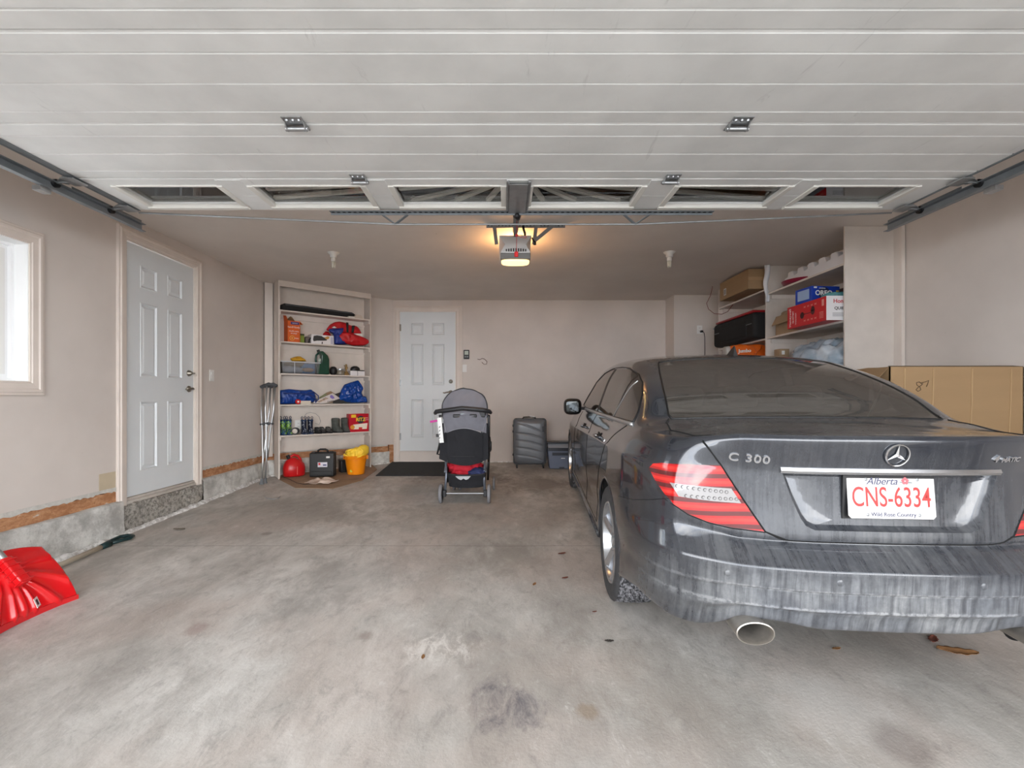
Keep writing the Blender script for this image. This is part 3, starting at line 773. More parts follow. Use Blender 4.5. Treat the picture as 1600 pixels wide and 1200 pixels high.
# ================================================================== BOOKSHELF IN THE CORNER
SF = Vector((-2.751, 5.61, 0)); SE = Vector((-1.841, 6.373, 0)); se = (SE - SF).normalized(); sn = Vector((-se.y, se.x, 0))
SL = (SE - SF).length; SRZ = math.atan2(se.y, se.x)
def sp(t, q, z): return SF + se * t + sn * q + Vector((0, 0, z))
def st_(px, q=0.04):           # along-shelf coordinate of something seen at column px, q behind the front edge
    k = (px - CX) / F; o = SF + sn * q
    return (o.x - k * o.y) / (k * se.y - se.x)
bs = thing('bookshelf', 'tall cream painted open shelf unit standing across the left back corner', 'bookshelf', (SF.x, SF.y, 0), SRZ)
D_ = .198; th_ = .018; zf = fz(5.61)
for t in (0, SL - th_):
    MB().add([(t, 0, zf if t == 0 else fz(6.37)), (t + th_, 0, zf if t == 0 else fz(6.37)), (t + th_, D_, .1 if False else fz(6.4)), (t, D_, fz(6.4)),
              (t, 0, CEIL - .002), (t + th_, 0, CEIL - .002), (t + th_, D_, CEIL - .002), (t, D_, CEIL - .002)],
             [(0, 3, 2, 1), (4, 5, 6, 7), (0, 1, 5, 4), (1, 2, 6, 5), (2, 3, 7, 6), (3, 0, 4, 7)]).build('side_panel', m_shelf, bs)
MB().box(th_, SL - th_, 0, .016, CEIL - .072, CEIL - .002).build('top_rail', m_shelf, bs)
SHZ = [2.030, 1.645, 1.252, .868, .487]
for z in SHZ:
    b = MB().grid(lambda u, v: (th_ + (SL - 2 * th_) * u, 0 if v < .5 else 0, 0), 1, 1) if False else MB()
    b.box(th_, SL - th_, .004, D_, z - .018, z)
    b.build('shelf', m_shelf, bs, bevel=.002)
    MB().box(th_, th_ + .016, .01, D_, z - .062, z - .018).build('cleat', m_shelf, bs)
    MB().box(SL - th_ - .016, SL - th_, .01, D_, z - .062, z - .018).build('cleat', m_shelf, bs)
    MB().box(th_, SL - th_, D_ - .016, D_, z - .085, z - .018).build('back_cleat', m_shelf, bs)
MB().box(th_, SL - th_, D_, D_ + .004, .265, CEIL - .002).build('back_panel', m_shelf, bs)
o = MB().obox(SF + sn * .235 - se * .055 + Vector((0, 0, 1.30)), se * .045, sn * .008, (0, 0, 1.085)).build('trim_19', m_trim); struct(o)

def on_shelf(nm, label, cat, t, q, z, rz=0, group=None):
    p = sp(t, q, z); return thing(nm, label, cat, (p.x, p.y, z), SRZ + rz, group)
# shelf 1: long black case, paper folder
t0, t1 = st_(440), st_(556)
o = on_shelf('tripod_case', 'long black padded case lying on the top bookshelf shelf', 'case', (t0 + t1) / 2, .10, SHZ[0])
hl = (t1 - t0) / 2
rings = []
for i in range(25):
    u = -1 + 2 * i / 24; x_ = hl * u; r = .048 - .006 * (u + 1) / 2
    if abs(u) > .96: r *= .75
    rings.append([(x_, r * 1.1 * math.copysign(abs(math.cos(a)) ** .6, math.cos(a)), r + r * math.copysign(abs(math.sin(a)) ** .6, math.sin(a)) + .004 * noise.noise(Vector((x_ * 9, a, 0)))) for a in [2 * PI * k / 16 for k in range(16)]])
MB().loft(rings).build('case_body', mat('black_cloth', (26, 26, 27), .85, bump=.2, bscale=200), o, smooth=True)
MB().tube([(-hl * .9, -.05, .075), (hl * .93, -.045, .066)], .0025, 6).build('zip', m_galvd, o)
o = on_shelf('folder', 'pale paper folder at right end of the top bookshelf shelf', 'folder', st_(557, .03), .04, SHZ[0])
MB().prismy([(-.115, 0), (.09, 0), (.065, .050), (.0, .054), (-.03, .022), (-.115, .018)], -.02, .11).build('folder_cover', mat('pale_folder', (200, 186, 172), .7), o, bevel=.002)
MB().obox((-.07, -.022, .008), (.04, 0, 0), (0, .002, 0), (0, 0, .006)).build('label_tab', m_white, o)

def panel_text(par, body, size, m, x_, y_, z_, sx=1.0, nm='lettering', **k):   # text on a face looking to -y
    return text(body, size, m, par, frame((x_, y_, z_), (1, 0, 0), (0, 0, 1)), nm and .0006, nm, sx=sx, **k)
# shelf 2: orange carton
t0, t1 = st_(450, .03), st_(467, .03)
o = on_shelf('warmer_box', 'orange carton with open flaps on the second bookshelf shelf', 'box', t0 - .005, .03, SHZ[1], .0)
wd = t1 - t0 + .02; hh = .265
m_or = mat('orange_card', (214, 92, 22), .6, var=.04)
mb = MB(); T = .004
for (a, b, c, d) in ((0, wd, 0, T), (0, wd, .16 - T, .16), (0, T, 0, .16), (wd - T, wd, 0, .16)): mb.box(a, b, c, d, 0, hh)
mb.box(0, wd, 0, .16, 0, T); mb.v = [(v[0] - .09 * 0, v[1], v[2]) for v in mb.v]
cb_ = mb.build('carton', m_or, o, weld=False)
m_ord = mat('orange_card_inner', (120, 92, 62), .8)
MB().add([(0, 0, hh), (wd, 0, hh), (wd - .01, .06, hh + .055), (.01, .06, hh + .055)], [(0, 1, 2, 3)]).build('flap', m_ord, o) if False else None
def flap(pts, m, par):
    n = Vector(pts[1]) - Vector(pts[0]); n = n.cross(Vector(pts[2]) - Vector(pts[0])).normalized() * .003
    P = [Vector(p) for p in pts] + [Vector(p) + n for p in pts]; k = len(pts)
    return MB().add(P, [tuple(range(k)), tuple(range(2 * k - 1, k - 1, -1))] + [((i + 1) % k, i, k + i, k + (i + 1) % k) for i in range(k)]).build('flap', m, par)
flap([(0, 0, hh), (0, .16, hh), (-.014, .14, hh + .08), (-.014, .02, hh + .06)], m_or, o)
flap([(0, .16, hh), (wd, .16, hh), (wd * .6, .14, hh + .07), (wd * .45, .13, hh + .075)], m_ord, o)
flap([(wd, 0, hh), (wd, .16, hh), (wd + .03, .14, hh - .02), (wd + .035, .02, hh - .03)], m_or, o)
MB().box(wd * .25, wd * .92, -.0015, 0, hh - .045, hh - .012).build('label_panel', mat('indigo_print', (52, 40, 110), .5), o)
panel_text(o, 'hand+body', .032, m_text_w, wd * .5, -.001, hh - .078, 1.0)
panel_text(o, 'warmers', .018, m_text_w, wd * .58, -.002, hh - .028, 1.0)
panel_text(o, 'chauffe-mains', .024, m_text_w, wd * .5, -.001, hh - .128, .9)
panel_text(o, 'et corps', .024, m_text_w, wd * .5, -.001, hh - .155, .9)
MB().lathe([(.024, -.001), (.030, -.0015), (.030, 0)], (wd * .36, 0, .050), 'y', 24).lathe([(0, -.0012), (.010, -.0012)], (wd * .36, 0, .05), 'y', 12).build('round_mark', mat('gold_print', (214, 176, 80), .5), o)
panel_text(o, 'PAIRS', .020, m_text_w, wd * .72, -.001, .048, 1)
t0 = st_(469, .10)
o = on_shelf('packet', 'small green and yellow packet beside the orange carton', 'packet', t0 + .01, .10, SHZ[1])
MB().box(-.028, .028, -.04, .04, 0, .115).build('carton', mat('olive_green', (122, 138, 44), .6), o, bevel=.002)
MB().box(-.029, .029, -.041, .041, .095, .117).build('lid', mat('dark_olive', (60, 66, 34), .6), o)
o = on_shelf('power_adapter', 'small black object in grey sleeve left of the toy box', 'gadget', st_(482, .08), .08, SHZ[1])
MB().box(-.045, .035, -.03, .05, 0, .085).build('sleeve', mat('smoke_plastic', (96, 86, 84), .4), o, bevel=.01)
MB().tube([(-.01, -.035, .0), (.0, -.036, .05), (.015, -.035, .075), (.03, -.035, .04), (.034, -.035, .0)], .009, 8).build('strap', m_black, o, smooth=True)
t0, t1 = st_(486.5, .02), st_(521.5, .02)
o = on_shelf('toy_box', 'white toy box with dark truck picture on the second shelf', 'box', (t0 + t1) / 2, .02, SHZ[1])
w2 = (t1 - t0) / 2
MB().box(-w2, w2, 0, .13, 0, .118).build('carton', mat('white_card', (224, 222, 224), .5), o, bevel=.0015)
MB().prismy([(-w2 * .86, .05), (-w2 * .8, .098), (-w2 * .5, .108), (-w2 * .1, .104), (w2 * .05, .09), (w2 * .35, .085), (w2 * .38, .052), (0, .045), (-w2 * .5, .040), (-w2 * .8, .028)], -.0012, 0).build('printed_truck', mat('truck_print', (44, 44, 46), .5), o)
MB().prismy([(w2 * .15, .085), (w2 * .45, .108), (w2 * .62, .098), (w2 * .5, .07), (w2 * .3, .066)], -.0016, 0).build('printed_figure', mat('tan_print', (186, 140, 70), .5), o)
MB().prismy([(-w2 * .1, .0), (-w2 * .02, .0), (0, .03), (-w2 * .08, .03)], -.0016, 0).build('printed_mark', m_text_k, o)
MB().prismy([(w2 * .72, .01), (w2 * .94, .01), (w2 * .94, .10), (w2 * .72, .10)], -.0012, 0).build('printed_panel', mat('mauve_print', (186, 184, 204), .5), o)
# life jacket
t0, t1 = st_(508, .08), st_(577, .08)
o = on_shelf('life_jacket', 'red and blue life jacket crumpled on the second bookshelf shelf', 'life jacket', (t0 + t1) / 2, .10, SHZ[1])
m_lj = mat('red_nylon', (190, 22, 30), .45, var=.12, vscale=12, bump=.3, bscale=30); m_lb = mat('blue_nylon', (28, 50, 130), .45, var=.12, vscale=12, bump=.3, bscale=30)
_lt = (t0 + t1) / 2
def sl(tc, z0, px, py, q):      # local (x, z) of a silhouette point on the shelf item plane
    t = st_(px, q); d = sp(t, q, 0).y; return (t - tc, CZ + (CY - py) * d / F - z0)
def outl(tc, z0, ox, oy, sc_, q, P): return [sl(tc, z0, ox + x_ / sc_, oy + y_ / sc_, q) for x_, y_ in P]
def lj(P): return outl(_lt, SHZ[1], 505, 490, 20, .08, P)
MB().puff(lj([(145, 480), (250, 330), (400, 250), (560, 225), (740, 262), (900, 350), (1080, 365), (1180, 450), (1260, 610), (1240, 640), (900, 640), (640, 600), (160, 520)]), .04, .045, .012, 16, 2).build('back_panel', m_lj, o, smooth=True)
MB().puff(lj([(40, 650), (60, 600), (140, 530), (230, 560), (300, 650), (280, 940), (60, 940)]), .05, .03, .006, 16, 4).build('back_panel', m_lj, o, smooth=True)
MB().puff(lj([(170, 470), (420, 465), (640, 440), (620, 560), (520, 640), (480, 720), (560, 850), (760, 960), (450, 968), (340, 950), (330, 690), (290, 620), (180, 560)]), -.02, .040, .012, 20, 6).build('front_panel', m_lb, o, smooth=True)
MB().puff(lj([(450, 720), (500, 610), (640, 560), (800, 610), (1100, 690), (1300, 770), (1440, 850), (1440, 920), (1250, 1005), (900, 1005), (700, 940), (540, 860)]), -.035, .050, .012, 16, 9).build('front_panel', m_lj, o, smooth=True)
for P in ([(720, 265), (800, 280), (800, 600), (740, 600)], [(900, 370), (1000, 365), (960, 600), (890, 600)]):
    MB().puff(lj(P), -.012, .008, .003, 20, 3, 40, 6).build('strap', mat('black_webbing', (24, 18, 22), .7), o, smooth=True)
MB().puff(lj([(950, 620), (1240, 620), (1260, 740), (1150, 715)]), -.012, .006, .0, 20, 3, 40, 6).build('reflective_patch', m_white, o, smooth=True)
MB().puff(lj([(240, 445), (330, 400), (415, 455), (330, 462)]), -.045, .008, .0, 20, 3, 40, 6).build('reflective_patch', m_white, o, smooth=True)
# shelf 3
m_bin = glassmat('clear_plastic_bin', (.80, .83, .86), .12, .10)
t0, t1 = st_(440, .03), st_(500, .03)
o = on_shelf('storage_bin', 'clear plastic bin with mixed odds and ends on the third shelf', 'storage bin', (t0 + t1) / 2, .03, SHZ[2])
hw = (t1 - t0) / 2; hb = .15
mb = MB().loft([[(-hw * .95, .005, .002), (hw * .95, .005, .002), (hw * .95, .158, .002), (-hw * .95, .158, .002)], [(-hw, 0, hb), (hw, 0, hb), (hw, .160, hb), (-hw, .160, hb)],
                [(-hw * .985, .004, hb), (hw * .985, .004, hb), (hw * .985, .156, hb), (-hw * .985, .156, hb)], [(-hw * .93, .008, .006), (hw * .93, .008, .006), (hw * .93, .153, .006), (-hw * .93, .153, .006)]])
mb.build('tub', m_bin, o, bevel=.004)
MB().box(-hw - .008, hw + .008, -.006, .004, hb - .008, hb + .004).box(-hw * .36, -hw * .33, -.004, 0, .004, hb).build('rim', mat('frosted_rim', (200, 204, 210), .4), o, bevel=.002)
def content(nm, label, cat, x_, y_, z_, r, c, amp=.2, seed=1, e=(.8, .8)):
    p = sp((t0 + t1) / 2 + x_, .03 + y_, SHZ[2] + z_)
    ob = MB().blob((0, 0, 0), r, e, amp, 4, 24, 14, seed).build(nm, mat('c_' + nm + str(seed), c, .7, var=.12, vscale=20), smooth=True)
    ob.location = p; ob.rotation_euler = (0, 0, SRZ); return tag(ob, label, cat)
content('plastic_bag', 'crumpled grey plastic bag inside the clear bin', 'bag', -hw * .35, .085, .050, (hw * .5, .06, .042), (160, 158, 164), .25, 3)
content('work_glove', 'pink tan glove inside the clear bin, right half', 'glove', hw * .40, .045, .055, (.06, .03, .022), (196, 164, 142), .3, 4)
content('rag', 'tan brown rag heaped in the left of the clear bin', 'rag', -hw * .25, .10, .125, (.10, .055, .030), (138, 118, 92), .25, 5)
o = on_shelf('yellow_cloth', 'mustard yellow cloth on top of the clear bin', 'cloth', (t0 + t1) / 2, .03, SHZ[2])
MB().puff(outl((t0 + t1) / 2, SHZ[2], 430, 540, 10.667, .09, [(245, 215), (300, 195), (370, 178), (420, 180), (500, 232), (520, 262), (400, 262), (280, 262)]), .06, .045, .010, 22, 6).build('cloth_body', mat('mustard_cloth', (196, 146, 30), .8, var=.15, vscale=20), o, smooth=True)
content('blue_box', 'blue plastic tub inside the right end of the clear bin', 'container', hw * .55, .12, .075, (.10, .03, .065), (96, 138, 184), .03, 7, (.2, .2))
t0 = st_(504, .06)
o = on_shelf('oil_jug', 'dark green plastic jug with handle on the third bookshelf shelf', 'jug', t0, .08, SHZ[2])
m_gr = mat('green_jug_plastic', (10, 62, 46), .22, var=.05)
mb = MB().prismy([(-.075, .004), (.078, .004), (.080, .02), (.080, .20), (.062, .25), (.0, .305), (-.05, .30), (-.05, .28), (-.03, .262), (-.018, .25), (-.018, .15), (-.075, .135), (-.08, .12), (-.08, .02)], -.045, .045)
mb.build('jug_body', m_gr, o, bevel=.014, seg=4)
MB().tube([(-.050, 0, .275), (-.074, 0, .25), (-.080, 0, .19), (-.072, 0, .135)], .012, 10).build('handle', m_gr, o, smooth=True)
MB().cyl((-.042, 0, .295), (-.052, 0, .322), .018, seg=16).build('cap', m_black, o, smooth='auto')
MB().box(-.064, -.03, -.0475, -.0455, .165, .205).build('label', mat('pale_label', (178, 190, 180), .5), o)
o = on_shelf('black_ball', 'round black pouch right of the green jug', 'pouch', st_(521, .07), .07, SHZ[2])
MB().blob((0, 0, .055), (.045, .05, .056), (.9, .9), .08, 4, seed=4).build('pouch_body', m_black, o, smooth=True)
o = on_shelf('jar', 'short glass jar with metal lid on the third bookshelf shelf', 'jar', st_(531.5, .06), .06, SHZ[2])
MB().lathe([(0, .002), (.05, .002), (.055, .012), (.055, .058), (.05, .066)], (0, 0, 0), 'z', 28).build('jar_body', mat('jar_contents', (126, 118, 104), .3, var=.4, vscale=50), o, smooth=True)
MB().lathe([(.057, .062), (.058, .064), (.058, .080), (.052, .083), (0, .083)], (0, 0, 0), 'z', 28).build('lid', m_zinc, o, smooth='auto')
o = on_shelf('trophy', 'small gold figurine beside the glass jar', 'figurine', st_(541, .06), .06, SHZ[2])
MB().box(-.03, .03, -.025, .025, 0, .028).box(-.02, .02, -.018, .018, .028, .05).build('plinth', mat('gold_tan', (150, 120, 72), .35, .4), o, bevel=.003)
MB().lathe([(.012, .05), (.008, .07), (.016, .085), (.020, .105), (.010, .118), (.012, .13), (.014, .138), (.008, .150), (0, .152)], (0, 0, 0), 'z', 16).tube([(-.03, 0, .135), (-.012, 0, .115), (.012, 0, .112), (.024, 0, .10)], .005, 8).build('figure', MATS['gold_tan'], o, smooth=True)
t0, t1 = st_(547.5, .05), st_(570, .05)
o = on_shelf('white_carton', 'low white carton at right end of the third shelf', 'box', (t0 + t1) / 2, .05, SHZ[2])
w2 = (t1 - t0) / 2; MB().box(-w2, w2, 0, .11, 0, .065).build('carton', MATS['white_card'], o, bevel=.002)
MB().box(-.006, .004, -.001, 0, 0, .065).build('tape', mat('grey_tape', (150, 148, 156), .5), o)
pc = sp((t0 + t1) / 2, .09, SHZ[2] + .065)
o = thing('baseball_cap', 'black cap lying on the low white carton', 'cap', pc, SRZ)
MB().blob((-.02, 0, .012), (.065, .05, .055), (.9, 1), .04, 3, seed=1, flat=-.010).build('crown', m_black, o, smooth=True)
MB().blob((.055, -.01, .006), (.055, .045, .008), (.6, 1), .0, 3).build('brim', m_black, o, smooth=True)
# shelf 4
t0, t1 = st_(439, .07), st_(492, .07)
m_ik = mat('blue_woven_bag', (18, 62, 142), .4, var=.18, vscale=14, bump=.6, bscale=18)
o = on_shelf('shopping_bag', 'blue woven shopping bag folded on the fourth shelf, left', 'bag', (t0 + t1) / 2, .11, SHZ[3])
hw = (t1 - t0) / 2
MB().puff(outl((t0 + t1) / 2, SHZ[3], 430, 540, 10.667, .11, [(65, 745), (230, 722), (400, 738), (520, 742), (600, 728), (650, 780), (680, 850), (650, 940), (420, 972), (70, 976)]), .0, .070, .020, 16, 12, 96, 20, .4).build('bag_body', m_ik, o, smooth=True)
MB().tube([(-hw * .9, -.07, .14), (-hw * .3, -.082, .135), (hw * .2, -.085, .132), (hw * .7, -.08, .115), (hw * 1.05, -.07, .06), (hw * 1.0, -.065, .03)], .008, 8).tube([(hw * .5, -.07, .14), (hw * .85, -.08, .16), (hw * 1.18, -.06, .11), (hw * 1.2, -.05, .06), (hw * 1.0, -.055, .02)], .007, 8).build('strap', mat('navy_strap', (18, 44, 110), .5), o, smooth=True)
t0, t1 = st_(462, .02), st_(469, .02)
o = on_shelf('tape_reel', 'small red round tape reel at the front of the fourth shelf', 'reel', (t0 + t1) / 2, .018, SHZ[3])
MB().lathe([(.012, -.012), (.030, -.012), (.033, -.006), (.033, .006), (.030, .012), (.012, .012)], (0, 0, .0335), 'y', 28).build('rim', m_red, o, smooth='auto')
MB().lathe([(0, -.009), (.013, -.009)], (0, 0, .0335), 'y', 20).build('hub', m_white, o)
t0, t1 = st_(470, .012), st_(486, .012)
o = on_shelf('small_box', 'small cream box beside the red reel', 'box', (t0 + t1) / 2, .012, SHZ[3]); w2 = (t1 - t0) / 2
MB().box(-w2, w2, 0, .030, 0, .045).build('carton', mat('cream_card', (206, 198, 184), .6), o, bevel=.002)
def sheet(nm, label, cat, P, q, lean, c, th2=.006):
    tc = st_(430 + P[0][0] / 10.667, q)
    o = on_shelf(nm, label, cat, tc, q, SHZ[3])
    L_ = outl(tc, SHZ[3], 430, 540, 10.667, q, P); n = len(L_)
    f = lambda x_, z_, dy: (x_, dy + (z_) * lean, z_)
    MB().add([f(x_, z_, 0) for x_, z_ in L_] + [f(x_, z_, th2) for x_, z_ in L_], [tuple(range(n)), tuple(range(2 * n - 1, n - 1, -1))] + [((i + 1) % n, i, n + i, n + (i + 1) % n) for i in range(n)]).build('cover', mat('m_' + nm, c, .6, var=.08, vscale=20), o)
    return o, lambda P2, nm2, m2: MB().add([(x_, z_ * lean - .0012, z_) for x_, z_ in outl(tc, SHZ[3], 430, 540, 10.667, q, P2)], [tuple(range(len(P2)))]).build(nm2, m2, o)
sheet('paper_pile', 'olive green papers tilted behind the magazine', 'papers', [(690, 900), (870, 785), (950, 762), (1000, 800), (880, 955), (690, 960)], .12, .25, (128, 132, 98))
sheet('sketch_pad', 'brown kraft pad edge showing behind the magazine', 'pad', [(870, 790), (945, 758), (1085, 850), (1095, 890), (1010, 955), (860, 955)], .10, .25, (148, 122, 96))
o, dec = sheet('magazine', 'white magazine with lilac picture lying on the fourth shelf', 'magazine', [(640, 962), (660, 925), (850, 848), (980, 792), (1092, 880), (900, 945), (800, 966)], .05, .3, (206, 198, 196), .012)
dec([(930, 830), (960, 822), (990, 850), (1000, 880), (960, 890), (925, 865)], 'printed_flower', mat('lilac_print', (122, 104, 178), .6))
dec([(700, 940), (850, 862), (900, 880), (740, 950)], 'printed_photo', mat('tan_photo', (160, 140, 122), .6, var=.5, vscale=40))
tc = st_(430 + 640 / 10.667, .05); X_ = outl(tc, SHZ[3], 430, 540, 10.667, .05, [(925, 925)])[0]
text('Design', .028, m_text_k, o, frame((X_[0], X_[1] * .3 - .003, X_[1]), (1, 0, .28), (-.28, .28, 1)), .0004, 'lettering', sx=1.1)
sheet('black_folder', 'dark charcoal folder leaning on the blue plastic bag', 'folder', [(960, 962), (1010, 810), (1200, 748), (1400, 880), (1230, 958)], .075, .35, (48, 47, 48))
t0, t1 = st_(535, .10), st_(573, .10)
m_bb = mat('blue_plastic_film', (16, 64, 146), .15, var=.2, vscale=10, bump=.8, bscale=14)
o = on_shelf('plastic_bag', 'shiny blue plastic bag at right end of the fourth shelf', 'bag', (t0 + t1) / 2, .11, SHZ[3]); hw = (t1 - t0) / 2
MB().puff(outl((t0 + t1) / 2, SHZ[3], 430, 540, 10.667, .11, [(1050, 900), (1090, 760), (1150, 650), (1260, 610), (1385, 575), (1470, 700), (1440, 790), (1470, 850), (1480, 950), (1200, 960)]), .0, .055, .026, 18, 11, 96, 20, .5).build('bag_body', m_bb, o, smooth=True)
MB().puff(outl((t0 + t1) / 2, SHZ[3], 430, 540, 10.667, .10, [(1330, 900), (1400, 830), (1500, 850), (1515, 945), (1340, 955)]), -.045, .04, .014, 22, 15).build('bag_fold', m_bb, o, smooth=True)
# shelf 5: boots
def boot(nm, label, px, q, hgt, wid, ln, m, m_sole, rz, cat='boot', group=None, kind='rain', extras=None):
    o = on_shelf(nm, label, cat, st_(px, q), q, SHZ[4], rz, group)
    rings = []; n = 20
    prof = [(0, 0.0, 1.0, 1.0), (.06, 0, 1.0, 1.0), (.14, 0, .98, .95), (.26, .0, .93, .80), (.38, .18, .86, .62), (.50, .26, .84, .54), (.70, .28, .88, .55), (.90, .27, .94, .58), (1.0, .27, .95, .60)]
    for (h, sh, wx, ly) in prof:
        ring = []
        for k in range(n):
            a = 2 * PI * k / n; cx_, sy_ = math.cos(a), math.sin(a)
            ring.append((wid / 2 * wx * math.copysign(abs(cx_) ** .85, cx_), sh * ln / 2 * 1.0 + ln / 2 * ly * math.copysign(abs(sy_) ** .9, sy_) * 1.0, h * hgt + (.004 if h == 0 else 0)))
        rings.append(ring)
    MB().loft(rings, True, True).build('upper', m, o, smooth='auto', sub=1)
    MB().loft([[(wid / 2 * 1.06 * math.cos(a), ln / 2 * 1.05 * math.sin(a), z_) for a in [2 * PI * k / n for k in range(n)]] for z_ in (0, .008, .016)], True, True).build('sole', m_sole, o, smooth='auto')
    if kind == 'rain':
        for s in (-1, 1):
            MB().tube([(s * wid * .30, .27 * ln / 2, hgt - .01), (s * wid * .30 - .012, .27 * ln / 2, hgt + .035), (s * wid * .30 + 0, .27 * ln / 2, hgt + .050), (s * wid * .30 + .012, .27 * ln / 2, hgt + .035), (s * wid * .30, .27 * ln / 2, hgt - .01)], .004, 6).build('pull_loop', m_sole, o, smooth=True) if extras != 'one' or s == 1 else None
        MB().loft([[(wid / 2 * k_ * math.cos(a), .27 * ln / 2 + ln / 2 * .60 * k_ * math.sin(a), z_) for a in [2 * PI * k / n for k in range(n)]] for (z_, k_) in ((hgt - .012, .96), (hgt - .006, 1.02), (hgt + .004, 1.02), (hgt + .006, .9))], True, False).build('top_band', m_sole, o, smooth='auto')
    return o
g = G('patterned_rubber')
q = g.noise(38, 2, None, .4, 1.5); q2 = g.noise(46, 2, g.mapping(loc=(3, 3, 3)), .4, 1.0)
c = g.mix(g.mr(q, .50, .53), rgb(22, 44, 78), rgb(120, 168, 60)); c = g.mix(g.mr(q2, .60, .62), c, rgb(60, 110, 170))
g.l.new(c, g.p.inputs['Base Color']); g.p.inputs['Roughness'].default_value = .3
m_pat = g.m
g = G('dotted_navy_rubber')
vz = g.n.new('ShaderNodeTexVoronoi'); vz.inputs['Scale'].default_value = 42; g.l.new(g.t.outputs['Object'], vz.inputs['Vector'])
g.l.new(g.mix(g.mr(vz.outputs['Distance'], .26, .20), rgb(22, 30, 52), rgb(196, 204, 214)), g.p.inputs['Base Color']); g.p.inputs['Roughness'].default_value = .3
m_dot = g.m
m_navy = mat('navy_sole', (28, 50, 84), .4); m_sole = mat('black_sole', (28, 28, 30), .8)
m_hike = mat('grey_boot_leather', (74, 78, 74), .75, var=.25, vscale=25, bump=.3, bscale=60)
boot('rain_boot', 'green and blue patterned rain boot nearest the left panel', 442.5, .09, .185, .075, .16, m_pat, m_navy, .05)
boot('rain_boot', 'green and blue patterned rain boot beside the tape roll', 451.5, .09, .185, .075, .16, m_pat, m_navy, .0)
boot('rain_boot', 'navy dotted rain boot, left one of its pair', 475.5, .09, .175, .070, .155, m_dot, m_navy, .05)
boot('rain_boot', 'navy dotted rain boot, right one of its pair', 485.5, .09, .175, .070, .155, m_dot, m_navy, -.05)
boot('winter_boot', 'grey winter boot, left one beside the small shoes', 526.5, .095, .195, .105, .20, m_hike, m_sole, .35, kind='h')
boot('winter_boot', 'grey winter boot, right one beside the red cracker box', 540, .095, .195, .100, .20, m_hike, m_sole, .0, kind='h')
for (px, q_, lb, cc) in ((497, .07, 'small black sneaker nearest the dotted rain boots', (36, 36, 38)), (504, .09, 'small dark grey sneaker between black ones', (58, 56, 56)), (514, .08, 'small grey sneaker beside the winter boots', (70, 68, 66))):
    o = on_shelf('sneaker', lb, 'shoe', st_(px, q_), q_, SHZ[4], .15)
    m_ = mat('sneaker_%d' % cc[0], cc, .8, var=.3, vscale=30)
    rings = []
    for (h, sc, ly, sh) in ((0.014, 1, 1, 0), (.03, 1, .98, 0), (.05, .85, .72, .02), (.072, .72, .55, .03), (.084, .66, .48, .035)):
        rings.append([(.036 * sc * math.cos(a), sh + .075 * ly * math.sin(a), h) for a in [2 * PI * k / 16 for k in range(16)]])
    MB().loft(rings).build('upper', m_, o, smooth='auto', sub=1)
    MB().loft([[(.039 * math.cos(a), .079 * math.sin(a), h) for a in [2 * PI * k / 16 for k in range(16)]] for h in (0, .014)]).build('sole', m_sole, o, smooth='auto')
    MB().tube([(-.02, -.035, .052), (.02, -.028, .056), (-.02, -.018, .062), (.02, -.01, .067)], .003, 6).build('laces', mat('grey_lace', (120, 118, 116), .8), o, smooth=True)
o = on_shelf('tape_roll', 'roll of black tape with pale core standing on lowest shelf', 'tape roll', st_(461.5, .03), .035, SHZ[4], -.5)
MB().lathe([(.030, -.024), (.044, -.024), (.046, -.020), (.046, .020), (.044, .024), (.030, .024), (.030, -.024)], (0, 0, .047), 'y', 32).build('tape', m_black, o, smooth='auto')
MB().lathe([(.030, -.0245), (.026, -.0245), (.026, .0245), (.030, .0245)], (0, 0, .047), 'y', 32).lathe([(0, .0), (.026, .0)], (0, 0, .047), 'y', 32).build('core', mat('tape_core', (206, 198, 190), .7), o, smooth='auto')
p = sp(st_(466.5, .19), .1975, .60)
t = thing('electrical_outlet', 'white wall outlet inside the bookshelf above the tape roll', 'outlet', (p.x, p.y, .60), SRZ)
MB().box(-.042, .042, -.006, 0, -.063, .063).build('cover_plate', m_white, t, bevel=.003)
for s in (-1, 1): MB().box(-.007, -.004, -.0075, -.005, s * .022 - .004, s * .022 + .006).box(.004, .007, -.0075, -.005, s * .022 - .004, s * .022 + .006).build('slot', m_dark, t)
pts = [sp(st_(x_, .15), .18, CZ - (y_ - CY) * 6.0 / F) for x_, y_ in ((476, 652), (480, 646), (486, 644.5), (494, 646.5), (500, 652), (502, 659), (500, 664), (494, 662))]
o = MB().tube(pts, .0022, 6).build('thin_cord', m_galvd, smooth=True); tag(o, 'thin dark looping cord behind the dotted rain boots', 'cord')
# cracker box
t0, t1 = st_(549, .02), st_(576, .02)
o = on_shelf('cracker_box', 'big red cracker box at the right end of lowest shelf', 'box', t1, .02, SHZ[4], 0); wd = t1 - t0 + .028
m_rz = mat('cracker_red', (186, 16, 38), .4)
MB().box(-wd, 0, 0, .10, 0, .245).build('carton', m_rz, o, bevel=.002)
MB().box(-wd - .045, -wd + .0, .02, .07, .0, .245).build('carton_side', mat('dark_red_card', (140, 20, 38), .5), o) if False else None
MB().lathe([(0, -.0014), (.052, -.0014)], (-wd * .42, 0, .165), 'y', 30).build('printed_badge', mat('badge_navy', (40, 44, 60), .5), o)
panel_text(o, 'RITZ', .066, mat('ritz_yellow', (246, 206, 40), .5), -wd * .42, -.002, .165, .95, bold=.0012)
MB().prismy([(-wd * .80, .035), (-wd * .84, .07), (-wd * .80, .10), (-wd * .06, .115), (-wd * .10, .035)], -.0012, 0).build('printed_crackers', mat('cream_print', (236, 226, 208), .5), o)
